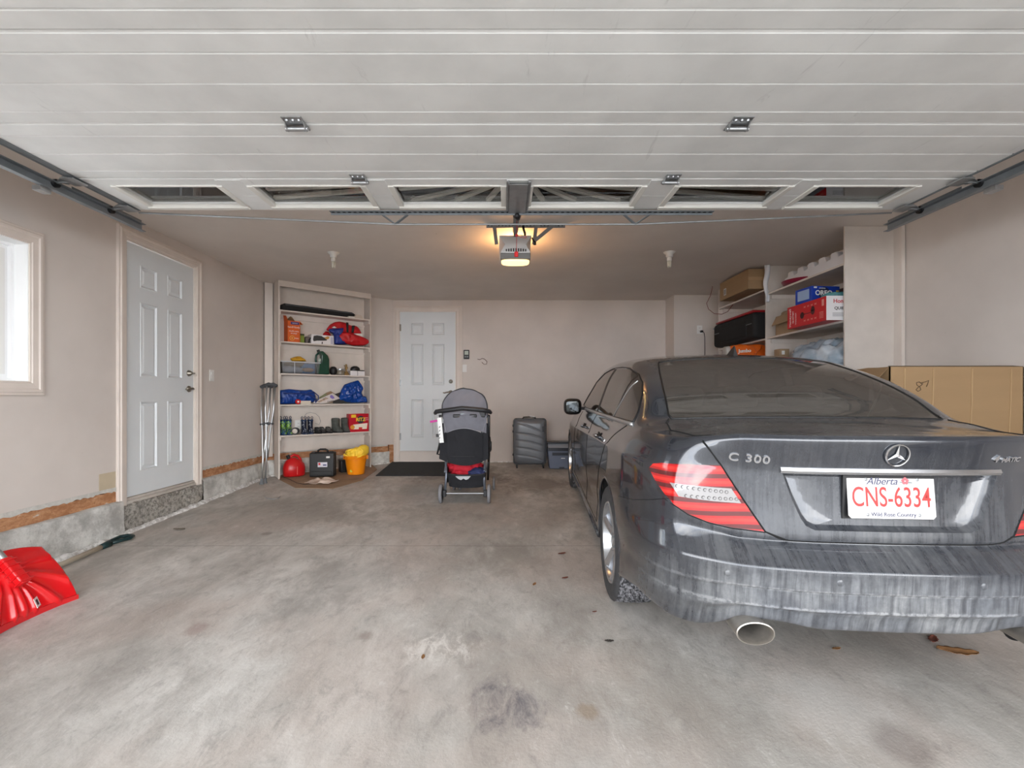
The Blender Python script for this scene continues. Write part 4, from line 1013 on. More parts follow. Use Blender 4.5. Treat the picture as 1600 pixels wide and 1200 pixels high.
MB().lathe([(.0, -.0016), (.030, -.0016)], (-wd * .84, 0, .066), 'y', 20).build('printed_cracker', mat('gold_cracker', (218, 150, 50), .5), o)
MB().box(-wd * .52, -wd * .34, -.002, 0, .030, .062).build('printed_window', mat('cheese_print', (206, 60, 50), .5), o)
MB().box(-wd * .90, -wd * .66, -.0014, 0, .195, .235).build('printed_flash', mat('ritz_flash', (236, 196, 40), .5), o)
panel_text(o, 'ORIGINAL', .013, m_text_w, -wd * .14, -.001, .185, 1.0); panel_text(o, 'CRACKERS', .013, m_text_w, -wd * .14, -.001, .16, 1.0)

# ================================================================== FLOOR THINGS BY THE SHELF
def floor_pt(px, py):           # point of the sloped floor seen at (px, py)
    k = (py - CY) / F; d = (CZ + .034 * 6.79) / (k + .034); return Vector(((px - CX) * d / F, d, fz(d)))
def fl_thing(nm, label, cat, px, py, rz=0, group=None, dz=0):
    p = floor_pt(px, py); p.z += dz
    return thing(nm, label, cat, p, rz, group), p
# flattened carton
P = [floor_pt(x_, y_) for x_, y_ in ((437, 750), (462, 763), (520, 764), (566, 751), (589, 734), (574, 719), (545, 716), (440, 736))]
def thick_poly(P, th2, nm, m):
    k = len(P); up_ = Vector((0, 0, th2))
    return MB().add([p + Vector((0, 0, .001)) for p in P] + [p + up_ for p in P], [tuple(range(k - 1, -1, -1)), tuple(range(k, 2 * k))] + [(i, (i + 1) % k, k + (i + 1) % k, k + i) for i in range(k)]).build(nm, m)
o = thick_poly(P, .006, 'cardboard_sheet', mat('dirty_cardboard', (150, 124, 100), .9, var=.18, vscale=6)); tag(o, 'dirty flattened cardboard under the bookshelf things', 'cardboard')
zc = .006
# jerrycan
o, p = fl_thing('fuel_can', 'red plastic fuel can with black cap on the cardboard', 'fuel can', 459.5, 744, SRZ, dz=zc)
rings = []
for (z_, a, b, ox) in ((0, .115, .085, 0), (.012, .128, .095, 0), (.10, .130, .096, 0), (.15, .118, .088, 0), (.19, .085, .065, -.01), (.215, .050, .045, -.02), (.228, .035, .03, -.02)):
    rings.append([(ox + a * math.copysign(abs(math.cos(t)) ** .8, math.cos(t)), b * math.copysign(abs(math.sin(t)) ** .8, math.sin(t)), z_) for t in [2 * PI * k / 28 for k in range(28)]])
MB().loft(rings).build('can_body', m_red, o, smooth=True)
MB().tube([(-.055, 0, .20), (-.04, 0, .245), (.0, 0, .262), (.045, 0, .245), (.075, 0, .20), (.092, -.0, .14)], .016, 12).build('handle', m_red, o, smooth=True)
MB().cyl((-.055, 0, .215), (-.078, 0, .262), .024, .022, 20).build('cap', m_black, o, smooth='auto')
MB().obox((.012, -.095, .075), (.004, 0, 0), (0, .002, 0), (0, 0, .05)).build('level_stripe', mat('pale_red', (226, 120, 110), .4), o, bevel=.001)
# black hard case
o, p = fl_thing('tool_case', 'black hard plastic carrying case with white stickers', 'case', 503, 746, SRZ - .55, dz=zc)
m_bc = mat('hard_black_case', (24, 25, 27), .4, bump=.1, bscale=300)
MB().box(-.145, .145, -.02, .055, .004, .30).build('case_front', m_bc, o, bevel=.014, seg=4)
MB().box(-.148, .148, .058, .12, .002, .303).build('case_back', m_bc, o, bevel=.014, seg=4)
MB().box(-.12, .12, -.026, -.018, .03, .075).build('ridge', m_bc, o, bevel=.004)
MB().tube([(-.06, .05, .298), (-.055, .05, .325), (-.03, .05, .338), (.03, .05, .338), (.055, .05, .325), (.06, .05, .298)], .012, 10).build('handle', m_black, o, smooth=True)
for s in (-1, 1): MB().box(s * .10 - .02, s * .10 + .02, .02, .075, .29, .312).build('latch', m_black, o, bevel=.004)
MB().box(-.045, .068, -.0225, -.020, .125, .185).build('label', mat('label_white', (214, 212, 222), .4), o, bevel=.006)
MB().box(-.037, -.013, -.024, -.022, .150, .178).build('printed_maple', mat('label_red', (190, 40, 48), .5), o)
MB().box(.018, .058, -.024, -.022, .142, .158).build('printed_mark', mat('label_blue', (50, 56, 110), .5), o)
MB().box(.055, .098, -.0225, -.020, .235, .258).build('label', m_white, o)
dots = MB()
for i in range(14): dots.box(.1455, .1475, -.008, -.002, .05 + i * .015, .056 + i * .015)
dots.build('rivet', m_galv, o, weld=False)
# thing behind bucket
o, p = fl_thing('dark_crate', 'small black box standing behind the orange bucket', 'box', 541, 739, SRZ, dz=zc)
MB().box(-.06, .05, .02, .12, 0, .16).build('crate_body', m_black, o, bevel=.01)
MB().box(-.064, .054, .016, .124, .15, .165).build('lid', m_black, o, bevel=.004)
# bucket
o, p = fl_thing('bucket', 'orange plastic bucket standing on the cardboard', 'bucket', 556, 741, 0, dz=zc)
m_bu = mat('orange_bucket_plastic', (240, 142, 14), .3, var=.03)
MB().lathe([(0, .004), (.098, .0), (.105, .006), (.135, .222), (.148, .226), (.150, .236), (.143, .240), (.134, .238), (.103, .014), (0, .012)], (0, 0, 0), 'z', 48).build('bucket_body', m_bu, o, smooth='auto')
for s in (-1, 1): MB().obox((s * .145, 0, .215), (.012, 0, 0), (0, .022, 0), (0, 0, .024)).build('handle_lug', m_bu, o, bevel=.005)
MB().tube([(-.15, -.01, .22), (-.12, -.11, .205), (-.04, -.155, .196), (.05, -.155, .194), (.12, -.11, .204), (.15, -.01, .22)], .005, 8).build('handle', m_bu, o, smooth=True)
MB().lathe([(0, -.002), (.018, -.002), (.018, 0)], (-.02, -.108, .055), 'y', 20).build('sticker', mat('lime_sticker', (190, 200, 70), .5), o)
hat = thing('sun_hat', 'yellow wavy-brimmed hat lying on the orange bucket', 'hat', (p.x, p.y, p.z + .236), .2)
m_ye = mat('yellow_fabric', (246, 206, 60), .6, var=.08, vscale=20, bump=.3, bscale=50)
_hx = p.x; _hz = p.z + .236; _hy = p.y
def hp(P): return [((430 + x_ / 9.41 - CX) * _hy / F - _hx, CZ + (CY - 680 - y_ / 9.41 * -1 * -1) * _hy / F - _hz) for x_, y_ in P]
hat.rotation_euler = (0, 0, 0)
MB().puff(hp([(1030, 240), (1060, 205), (1100, 195), (1120, 215), (1180, 172), (1260, 182), (1262, 140), (1320, 138), (1372, 170), (1372, 260), (1310, 335), (1150, 348), (1060, 310)]), .0, .115, .012, 18, 5, 96, 20, .5).build('crown', m_ye, hat, smooth=True)
MB().tube([Vector((x_, -.10 + .02 * math.sin(i), z_)) for i, (x_, z_) in enumerate(hp([(1090, 230), (1140, 205), (1200, 195), (1270, 200), (1310, 190), (1340, 215), (1330, 260)]))], .010, 8).build('brim', m_ye, hat, smooth=True)
MB().tube([Vector((x_, -.115 + .012 * math.sin(i * 1.3), z_)) for i, (x_, z_) in enumerate(hp([(1050, 265), (1110, 300), (1170, 310), (1240, 305), (1300, 290), (1345, 255)]))], .012, 8).build('brim', m_ye, hat, smooth=True)
# rag
p = floor_pt(503, 755)
def rg(u, v):
    x_ = -.15 + .30 * u; y_ = -.10 + .20 * v
    edge = 1 - max(abs(2 * u - 1), abs(2 * v - 1)) ** 6
    h = .012 + .055 * max(0, noise.noise(Vector((x_ * 11 + 2, y_ * 11, .3))) + .35) * (.4 + .6 * edge)
    return (x_ * (1 + .3 * noise.noise(Vector((x_ * 6, y_ * 6, 4)))) + .25 * y_, y_ * (1 + .45 * noise.noise(Vector((x_ * 7 + 9, y_ * 7, 4)))) - .28 * x_, h)
o = MB().grid(rg, 40, 30).build('rag', mat('beige_rag', (206, 186, 172), .9, var=.06, vscale=20, bump=.3, bscale=80), smooth=True); o.location = p
m_ = o.modifiers.new('solid', 'SOLIDIFY'); m_.thickness = .004
tag(o, 'crumpled beige rag on floor in front of the black case', 'rag')
pts = [floor_pt(x_, y_) + Vector((0, 0, .010)) for x_, y_ in ((440, 746), (452, 750), (464, 756), (476, 758), (490, 757))]
o = MB().tube(pts, .003, 6).build('black_cable', m_black, smooth=True); tag(o, 'thin black cable on the cardboard by the fuel can', 'cable')
pts = [floor_pt(x_, y_) + Vector((0, 0, .004)) for x_, y_ in ((438, 776), (435, 779), (426, 780.5), (417, 779), (414, 777))]
o = MB().tube(pts, .004, 6).build('bent_wire', m_galv, smooth=True); tag(o, 'short bent grey wire lying before the bookshelf', 'wire')
# mat
P = [floor_pt(x_, y_) for x_, y_ in ((587, 744), (612, 722.5), (722, 722.5), (722, 744))]
P[2].x = P[3].x = -.50; P[1].x = P[0].x = min(P[0].x, P[1].x)
P = [floor_pt(587, 744), floor_pt(613, 722.5), Vector((-.62, floor_pt(613, 722.5).y, 0)), Vector((-.62, floor_pt(587, 744).y, 0))]
for q in P: q.z = fz(q.y)
g = G('ribbed_mat'); x, y, z = g.xyz(); q = g.math('SINE', g.math('MULTIPLY', x, 420)); n1 = g.noise(120, 3)
g.l.new(g.mix(n1, rgb(32, 34, 36), rgb(66, 70, 74)), g.p.inputs['Base Color']); g.p.inputs['Roughness'].default_value = .95; g.bump(g.math('ADD', q, n1), .6, .006)
o = thick_poly(P, .010, 'door_mat', g.m); tag(o, 'dark grey ribbed mat before the back door', 'mat')
# crutches
m_alu = mat('aluminium_tube', (188, 190, 192), .3, .85); m_pad = mat('grey_foam_pad', (74, 76, 80), .8)
def crutch(px, py, dx, label, top_px, tz, ty=.17):
    f = floor_pt(px, py); f.z += .001
    top = at(top_px, 605, f.y + ty); top.z = tz
    o = thing('crutch', label, 'crutch', f, 0)
    d = (top - f); L = d.length; zd = d.normalized(); xd = (Vector((1, 0, 0)) - zd * zd.x).normalized(); yd = zd.cross(xd)
    R = Matrix(((xd.x, yd.x, zd.x, 0), (xd.y, yd.y, zd.y, 0), (xd.z, yd.z, zd.z, 0), (0, 0, 0, 1)))
    def B(mb, nm, m, **k): mb.xf(R); return mb.build(nm, m, o, **k)
    w_ = .048
    B(MB().tube([(0, 0, .03), (0, 0, .30), (-.012, 0, .42), (-w_ * .5, 0, .62), (-w_, 0, .85), (-w_, 0, L - .03)], .011, 12), 'tube_leg', m_alu, smooth=True)
    B(MB().tube([(0.012, 0, .30), (.016, 0, .42), (w_ * .5, 0, .62), (w_, 0, .85), (w_, 0, L - .03)], .011, 12), 'tube_leg', m_alu, smooth=True)
    B(MB().tube([(-w_ - .022, 0, L - .022), (-w_ * .6, 0, L - .006), (0, 0, L - .014), (w_ * .6, 0, L - .006), (w_ + .022, 0, L - .022)], [.018, .022, .022, .022, .018], 12), 'underarm_pad', m_pad, smooth=True)
    B(MB().cyl((-w_ - .005, 0, L * .60), (w_ + .005, 0, L * .60), .013, seg=16), 'hand_grip', m_pad, smooth='auto')
    B(MB().lathe([(0, -.0), (.026, .0), (.026, .010), (.019, .02), (.016, .06), (.013, .062)], (0, 0, 0), 'z', 20), 'rubber_foot', mat('grey_rubber_tip', (104, 108, 112), .7), o and True) if False else B(MB().lathe([(0, 0), (.026, 0), (.026, .010), (.019, .02), (.016, .06), (.013, .062)], (0, 0, 0), 'z', 20), 'rubber_foot', mat('grey_rubber_tip', (104, 108, 112), .7), smooth='auto')
crutch(409, 757, 0, 'aluminium crutch leaning closest to the left wall', 416.5, 1.100)
crutch(414, 755, 0, 'aluminium crutch leaning closest to the bookshelf side panel', 423.5, 1.115, .02)
# snow shovel
sh = thing('snow_shovel', 'red plastic snow shovel leaning on the left wall', 'snow shovel', (-2.345, 2.225, fz(2.2)), 0)
m_sh = mat('red_shovel_plastic', (206, 22, 28), .22, var=.05, vscale=8, coat=.3)
HW = .235
sh.location = (-2.345, 2.285, fz(2.285))
def shf(u, v, off=0.0):
    y_ = -HW + 2 * HW * u; k = 2 * u - 1
    X = -.03 * v - .150 * v ** 1.7 + .045 * k * k * (1 - .4 * v) - .02
    Z = (.325 - .035 * abs(k) ** 2.5) * v ** .95
    # channels fanning out from the socket
    cz = .235; r = math.hypot(y_, cz - Z); a = math.atan2(abs(y_), cz - Z)
    a2 = a + .9 * r
    m = min(1, max(0, (r - .05) / .05)) * min(1, v / .12) * min(1, (1 - abs(k)) / .06)
    rib = (math.exp(-((a2 - .42) / .085) ** 2) + math.exp(-((a2 - .86) / .09) ** 2) + math.exp(-((a2 - 1.35) / .10) ** 2) + math.exp(-((a2 - 1.85) / .11) ** 2)) * .020 * m
    mid = math.exp(-(y_ / .022) ** 2) * .022 * min(1, v / .15) * (1 if Z < cz else max(0, 1 - (Z - cz) / .05))
    return (X + rib + mid - .012 + off, y_, Z + .002)
MB().grid(lambda u, v: shf(u, v), 140, 60).build('blade', m_sh, sh, smooth=True)
b_ = sh.children[0]; md = b_.modifiers.new('solid', 'SOLIDIFY'); md.thickness = .005
MB().loft([[shf(u, .0, .004)[0:2] + (z_,) for z_ in (.001, .032)] + [shf(u, .0, -.004)[0:2] + (z_,) for z_ in (.032, .001)] for u in [i / 30 for i in range(31)]], True, True).build('wear_strip', mat('red_wear_strip', (196, 30, 34), .4), sh)
hd = Vector((-.66, 0, .74)).normalized(); hn = hd.cross(Vector((0, 1, 0))); hn = hn if hn.x > 0 else -hn
s0 = Vector((-.035, .0, .190))
MB().obox(s0 + hd * .075, hd * .080, (0, .026, 0), hn * .020).build('handle_socket', m_sh, sh, bevel=.008)
for i in range(5): MB().obox(s0 + hd * (.005 + i * .032), hd * .004, (0, .033, 0), hn * .026).build('socket_rib', m_sh, sh, bevel=.003)
MB().cyl(s0 + hd * .10, s0 + hd * .90, .0165, seg=20).build('shaft', m_alu, sh, smooth='auto')
pa = Vector(shf(.60, .20)); qa = Vector(shf(.60, .26)); ra = Vector(shf(.66, .20)); zx = (ra - pa).normalized(); zy = (qa - pa).normalized(); zn = zx.cross(zy); zn = zn if zn.x > 0 else -zn
pa = Vector((max(shf(.56 + .01 * i, .16 + .01 * j)[0] for i in range(10) for j in range(10)) + .002, pa.y, pa.z))
MB().obox(pa, zx * .024, zy * .024, zn * .0008).build('barcode_sticker', m_white, sh)
bc = MB()
for i in range(9): bc.obox(pa + zn * .001 + zx * (-.010 + i * .0026), zx * (.0004 + .0004 * (i % 3)), zy * .014, zn * .0004)
bc.build('printed_barcode', m_text_k, sh, weld=False)
# long-handled shovel by the curb
gs = thing('garden_shovel', 'wooden shovel with dark green grip lying along the curb', 'shovel', (-2.83, 3.0, fz(3.0)), 0)
def gl2(x_, y_, z_): return (x_ + 2.83, y_ - 3.0, z_ + fz(y_) - fz(3.0))
MB().tube([gl2(-2.80, 2.25, .03), gl2(-2.815, 2.8, .022), gl2(-2.84, 3.28, .022)], .0165, 12).build('shaft', mat('pale_wood', (190, 180, 162), .7, var=.1, vscale=20, stretch=(1, .1, 1)), gs, smooth=True)
m_gp = mat('dark_green_grip', (12, 44, 46), .45)
MB().tube([gl2(-2.838, 3.24, .022), gl2(-2.845, 3.32, .022)], [.019, .024], 12).tube([gl2(-2.845, 3.31, .022), gl2(-2.815, 3.37, .022), gl2(-2.785, 3.43, .022), gl2(-2.80, 3.475, .022), gl2(-2.85, 3.49, .022), gl2(-2.885, 3.46, .022), gl2(-2.88, 3.38, .022), gl2(-2.855, 3.31, .022)], .013, 10).build('grip', m_gp, gs, smooth=True)
MB().prism([gl2(-2.90, 2.25, 0)[:2], gl2(-2.70, 2.25, 0)[:2], gl2(-2.69, 2.0, 0)[:2], gl2(-2.80, 1.92, 0)[:2], gl2(-2.91, 2.0, 0)[:2]], -.008, -.003).build('blade', m_galvd, gs)
# leaves on the slab
m_lf = mat('dry_leaf', (140, 100, 62), .8, var=.25, vscale=40); m_lf2 = mat('rust_leaf', (112, 62, 48), .8, var=.2, vscale=40)
for (px, py, s, rz, m_, lb) in ((1496, 1021, .075, -.3, m_lf, 'largest tan dry leaf behind the car'), (1458, 1001, .042, .8, m_lf2, 'curled red-brown leaf behind the car bumper'), (1307, 1015, .022, .2, m_lf, 'small tan leaf bit between exhaust and the larger leaves'),
                                (883, 904, .022, .4, m_lf2, 'rust leaf on the floor left of the rear wheel'), (835, 914, .022, 1.2, m_lf, 'tiny tan leaf on the floor in mid garage'), (661, 1028, .018, 1.6, m_lf, 'small tan leaf in the front centre of the floor'),
                                (929, 957, .014, .3, m_lf2, 'small dark crumb below the rust leaf'), (952, 1003, .022, 0, mat('dark_flake', (60, 56, 52), .9), 'dark flake on the floor nearest the exhaust'), (280, 828, .045, .1, mat('dull_chip', (120, 112, 100), .9), 'flat grey-brown chip by the side door sill'), (878, 866, .03, .4, m_lf2, 'brown speck on the saw cut by the car')):
    p = floor_pt(px, py)
    def lf(u, v):
        a = 2 * u - 1; w_ = (1 - a * a) ** .6 * .42 * (1 + .15 * math.sin(u * 23))
        return (a * s, (2 * v - 1) * w_ * s, .003 + s * .12 * abs(2 * v - 1) ** 1.3 + s * .10 * a * a)
    dbr = any(q_ in lb for q_ in ('crumb', 'flake', 'chip', 'speck'))
    o = MB().grid(lf, 16, 6).build('debris_flake' if dbr else 'leaf', m_, smooth=True); o.location = p; o.rotation_euler = (0, 0, rz); md = o.modifiers.new('solid', 'SOLIDIFY'); md.thickness = .0012
    tag(o, lb, 'debris' if dbr else 'leaf')
# ================================================================== RIGHT SHELVING UNIT
UX = 2.846
us = thing('shelving_unit', 'beige painted shelving unit along the right wall behind the car', 'shelving unit', (UX, 5.0, 0))
def ub(nm, m, x0, x1, y0, y1, z0, z1, **k):
    return MB().box(x0 - UX, x1 - UX, y0 - 5.0, y1 - 5.0, z0, z1).build(nm, m, us, **k)
for y0 in (3.85, 5.01, 6.115): ub('side_panel', m_shelf, UX, RX - .008, y0, y0 + .018, fz(y0) + .0, CEIL - .002, bevel=.0015)
for (a, b, zs) in ((3.868, 5.01, (2.085, 1.605, 1.08)), (5.028, 6.115, (2.140, 1.600, 1.08))):
    for z in zs:
        ub('shelf', m_shelf, UX + .004, RX - .008, a, b, z - .018, z)
        ub('cleat', m_shelf, UX + .05, RX - .008, b - .016, b, z - .06, z - .018); ub('cleat', m_shelf, UX + .05, RX - .008, a, a + .016, z - .06, z - .018)
ub('back_panel', m_shelf, RX - .010, RX - .006, 3.86, 6.11, .3, CEIL - .002)
ub('face_strip', m_trim, RX - .036, RX - .006, 3.775, 3.85, fz(3.8), CEIL - .002)
def on_unit(nm, label, cat, x_, y_, z_, rz=0, group=None): return thing(nm, label, cat, (x_, y_, z_), rz, group)
# top right shelf: white plastic crate strip with six raised humps
o = on_unit('plastic_tray', 'long white plastic tray with six raised humps on the top shelf', 'plastic tray', 2.93, 3.89, 2.085)
m_wp = mat('white_ribbed_plastic', (222, 220, 222), .35, var=.03)
n = 6; L = .93; step = L / n
pts = []
for i in range(n):
    y0 = i * step
    pts += [(y0 + .01, .135), (y0 + .022, .150 + .006), (y0 + .035, .160), (y0 + step * .55, .160), (y0 + step * .62, .152), (y0 + step * .66, .115), (y0 + step * .98, .108)]
pts = [(0.0, .0), (0, .125)] + pts + [(L, .10), (L, 0)]
MB().prismx(pts, 0, .30).build('tray_body', m_wp, o, bevel=.006)
for i in range(6): MB().box(-.001, .003, .04 + i * step, .04 + i * step + .07, .0, .012).build('foot_slot', m_dark, o)
MB().box(.215, .245, -.001, .002, .04, .10).build('grip_hole', mat('dark_grey_label', (80, 80, 82), .6), o)
o = on_unit('crimson_dish', 'crimson red shallow dish at the back of the top shelf edge', 'dish', 2.99, 4.62, 2.085)
MB().lathe([(0, .004), (.14, .0), (.17, .012), (.185, .040), (.180, .040), (.165, .016), (.14, .006), (0, .008)], (0, 0, 0), 'z', 48).build('dish_body', mat('crimson_plastic', (128, 20, 52), .35), o, smooth='auto')
# white folded sheet hanging against the divider
def shf2(u, v): return (2.815 + .045 * u + .006 * math.sin(v * 9), 4.985 + .012 * math.sin(u * 6 + v * 5), 2.385 - .40 * v)
o = MB().grid(shf2, 10, 24).build('white_sheet', mat('white_film', (218, 220, 226), .4), smooth=True); md = o.modifiers.new('solid', 'SOLIDIFY'); md.thickness = .012
tag(o, 'narrow white plastic sheet hanging on the shelf divider', 'plastic sheet')
# second shelf
o = on_unit('cardboard_box', 'open cardboard box with crumpled paper on middle right shelf', 'box', 2.875, 4.50, 1.605)
mb = MB()
for (a, b, c, d) in ((0, .36, 0, .004), (0, .36, .38, .384), (0, .004, 0, .384), (.356, .36, 0, .384)): mb.box(a, b, c, d, 0, .20)
mb.box(0, .36, 0, .384, 0, .004).build('carton', m_card2, o, weld=False)
flap([(0, .01, .20), (0, .37, .20), (-.055, .36, .10), (-.06, .05, .11)], m_card2, o)
MB().tube([(-.003, .05, .06), (-.004, .05, .13)], .003, 6).build('printed_mark', m_text_k, o)
o = on_unit('packing_paper', 'crumpled tan packing paper in the open cardboard box', 'paper', 3.04, 4.70, 1.75)
MB().blob((0, 0, .03), (.15, .17, .085), (.8, .8), .22, 4, seed=21).build('paper_body', mat('kraft_paper', (156, 138, 116), .85, var=.15, vscale=30, bump=.6, bscale=40), o, smooth=True)
MB().tube([(-.13, -.12, .0), (-.10, -.15, .07), (-.03, -.16, .10), (.04, -.16, .08)], .007, 8).build('strap', m_black, o, smooth=True)
# fan box: red long side facing the room, white end facing the camera
o = on_unit('fan_box', 'red and white fan box jutting out over the middle shelf', 'box', 2.715, 3.885, 1.607)
FW, FL, FH = .33, .535, .205
m_fr = mat('fan_box_red', (196, 24, 34), .4)
MB().box(0, FW, 0, FL, 0, FH).build('carton', m_fr, o, bevel=.0015)
MB().box(-.0006, FW + .001, -.0025, -.0005, .0, FH + .0005).build('white_end', MATS['white_card'], o)
panel_text(o, 'Honeywell', .048, mat('hw_red', (186, 34, 40), .5), .045 + .115, -.003, FH - .045, 1.0, bold=.0008)
panel_text(o, 'QUIETSET', .034, m_text_k, .05 + .095, -.003, FH - .105, 1.05, bold=.0006)
for i in range(3): MB().box(.05, .26 - .03 * i, -.0035, -.002, FH - .148 - i * .012, FH - .144 - i * .012).build('printed_line', mat('grey_print', (120, 120, 122), .5), o)
fm = lambda y_, z_: frame((-.0012, y_, z_), (0, -1, 0), (0, 0, 1))
fv = lambda y_, z_: frame((-.0012, y_, z_), (0, 0, 1), (0, 1, 0))
text('Honeywell', .040, m_text_w, o, fv(.490, .10), .0006, 'lettering')
text('QUIETSET', .026, m_text_w, o, fv(.445, .10), .0006, 'lettering')
text('WHOLE ROOM', .016, m_text_w, o, fv(.405, .08), .0006, 'lettering')
dk = mat('dark_fan_print', (70, 26, 30), .5)
def disc_x(y_, z_, r, m, nm, ry=1.0): return MB().add([(-.0014, y_ + r * ry * math.cos(2 * PI * k / 24), z_ + r * math.sin(2 * PI * k / 24)) for k in range(24)], [tuple(range(24))]).build(nm, m, o)
disc_x(.17, .115, .038, dk, 'printed_fan', .7); disc_x(.315, .095, .030, dk, 'printed_fan', .9); disc_x(.17, .115, .010, m_text_w, 'printed_hub')
MB().box(-.0014, 0, .19, .30, .098, .104).build('printed_fan', dk, o)
m_pk = mat('pale_red_print', (222, 150, 140), .5)
def bow(y_, z_, s):
    return MB().add([(-.0013, y_ - s, z_ + s), (-.0013, y_ + s, z_ - s), (-.0013, y_ + s, z_ + s), (-.0013, y_ - s, z_ - s), (-.0013, y_, z_)], [(0, 4, 3), (1, 2, 4)]).build('printed_icon', m_pk, o)
for i in range(4): bow(.135 + i * .048, .165, .011); bow(.135 + i * .048, .042, .011)
for i in range(5): MB().box(-.0013, 0, .035, .085, .03 + i * .012, .034 + i * .012).build('printed_line', m_pk, o)
MB().box(-.0013, 0, .03, .055, .13, .185).build('printed_code', m_pk, o)
# blue cookie carton on top
o = on_unit('cookie_box', 'blue cookie carton lying on top of the fan box', 'box', 2.735, 4.10, 1.814, .10)
m_ob = mat('cookie_blue', (22, 60, 164), .4)
MB().box(0, .27, 0, .20, 0, .135).build('carton', m_ob, o, bevel=.002)
panel_text(o, 'OREO', .060, m_text_w, .115, -.002, .072, 1.0, bold=.0015)
panel_text(o, 'ORIGINAL', .014, m_text_w, .10, -.002, .115, 1.0)
MB().lathe([(.0, -.001), (.055, -.001)], (.12, 0, .072), 'y', 30).build('printed_cookie', mat('cookie_dark', (30, 30, 60), .5), o)
MB().box(.235, .262, -.0015, 0, .05, .10).build('printed_badge', mat('cookie_gold', (214, 180, 70), .5), o)
MB().box(.02, .05, -.0015, 0, .115, .130).build('printed_badge', m_white, o)
MB().box(-.0015, 0, .03, .17, .025, .115).build('printed_panel', mat('pale_blue_print', (150, 172, 206), .5), o)
o = MB().blob((2.86, 3.98, 1.836), (.085, .06, .020), (.8, .8), .35, 5, 32, 14, 31).build('teal_cloth', mat('teal_fabric', (84, 146, 150), .6, var=.15, vscale=30), smooth=True); tag(o, 'small teal cloth lying in front of the blue cookie carton', 'cloth')
o = MB().blob((3.0, 3.935, 1.826), (.14, .035, .009), (.5, .6), .2, 5, 32, 10, 33).build('teal_strap', MATS['teal_fabric'], smooth=True); tag(o, 'flat teal strap on top of the white box end', 'strap')
o = MB().blob((3.12, 4.15, 1.88), (.10, .14, .065), (.8, .8), .2, 4, 28, 16, 35).build('brown_bag', mat('brown_leather', (74, 50, 42), .6, var=.2, vscale=20), smooth=True); tag(o, 'dark brown bag behind the blue cookie carton', 'bag')
# lower shelf: translucent bag and small carton
g = G('pale_blue_film'); n1 = g.noise(6, 3, None, .5, .2)
g.l.new(g.mix(g.mr(n1, .3, .7), rgb(150, 170, 188), rgb(206, 218, 228)), g.p.inputs['Base Color']); g.p.inputs['Roughness'].default_value = .18; g.bump(n1, .4, .02)
o = MB().blob((3.02, 4.30, 1.275), (.20, .40, .195), (.85, .8), .16, 4, 64, 36, 41).build('plastic_bag', g.m, smooth=True); tag(o, 'pale blue plastic bag bulging on the lower right shelf', 'bag')
o = on_unit('small_carton', 'small tan carton beside the pale blue plastic bag', 'box', 2.92, 4.85, 1.082)
MB().box(-.05, .05, -.05, .05, 0, .38).build('carton', m_card2, o, bevel=.002)
MB().box(-.03, .0, -.052, -.05, .32, .36).build('sticker', m_white, o)
# left section
o = on_unit('cardboard_box', 'long brown cardboard box on the top shelf near ceiling', 'box', 2.672, 5.05, 2.142)
MB().box(0, .44, 0, .66, .004, .222).build('carton', m_card, o, bevel=.0015)
MB().box(-.001, 0, .50, .56, .05, .13).build('label', m_white, o)
for i in range(6): MB().box(-.0018, 0, .507 + i * .008, .510 + i * .008, .06, .12).build('printed_bar', m_text_k, o)
MB().box(.0, .44, -.001, 0, .10, .135).build('packing_tape', mat('tan_tape', (172, 140, 104), .3), o)
o = on_unit('suitcase', 'large black soft suitcase lying on the middle left shelf', 'suitcase', 2.735, 5.05, 1.602)
m_su = mat('black_suit_fabric', (17, 17, 19), .8, bump=.2, bscale=200)
MB().box(0, .48, 0, .99, .0, .295).build('case_body', m_su, o, bevel=.045, seg=5)
MB().box(-.012, .01, .15, .80, .04, .22).build('front_pocket', m_su, o, bevel=.012, seg=3)
MB().tube([(-.004, .04, .17), (-.006, .5, .17), (-.004, .95, .17)], .004, 6).build('zip', m_galvd, o)
for (a, b) in ((.03, .03), (.95, .03)): MB().cyl((.03, a, .0), (.03, a + .03, .0), .03, seg=16).build('wheel', m_black, o, smooth='auto') if False else None
MB().blob((.0, .97, .25), (.012, .012, .012), nu=12, nv=8).build('corner_stud', m_zinc, o, smooth=True)
o = on_unit('red_tray', 'flat red plastic tray lying on the black suitcase', 'tray', 2.75, 5.10, 1.899)
MB().box(0, .42, 0, .90, 0, .026).build('tray_body', mat('dark_red_plastic', (150, 22, 28), .35), o, bevel=.01)
o = on_unit('orange_bag', 'orange nylon bag with white lettering below the black suitcase', 'bag', 2.80, 5.32, 1.082)
m_on = mat('orange_nylon', (216, 100, 22), .5, var=.12, vscale=12, bump=.4, bscale=25)
MB().blob((0, 0, .24), (.235, .10, .235), (.35, .5), .05, 4, 48, 30, 44).build('bag_body', m_on, o, smooth=True)
MB().blob((-.235, .0, .36), (.030, .06, .10), (.4, .5), .05, 4, 24, 16, 45).build('end_patch', mat('pale_grey_fabric', (176, 172, 166), .7), o, smooth=True)
text('Jumbo', .055, m_text_w, o, frame((-.08, -.108, .40), (1, 0, .06), (0, -.1, 1)), .004, 'lettering', bold=.001)
MB().tube([(-.05, -.09, .47), (.02, -.115, .44), (.05, -.115, .38), (.03, -.115, .30)], .006, 8).tube([(.12, -.085, .46), (.10, -.115, .42), (.02, -.12, .36)], .006, 8).build('drawstring', mat('orange_cord', (190, 84, 16), .6), o, smooth=True)

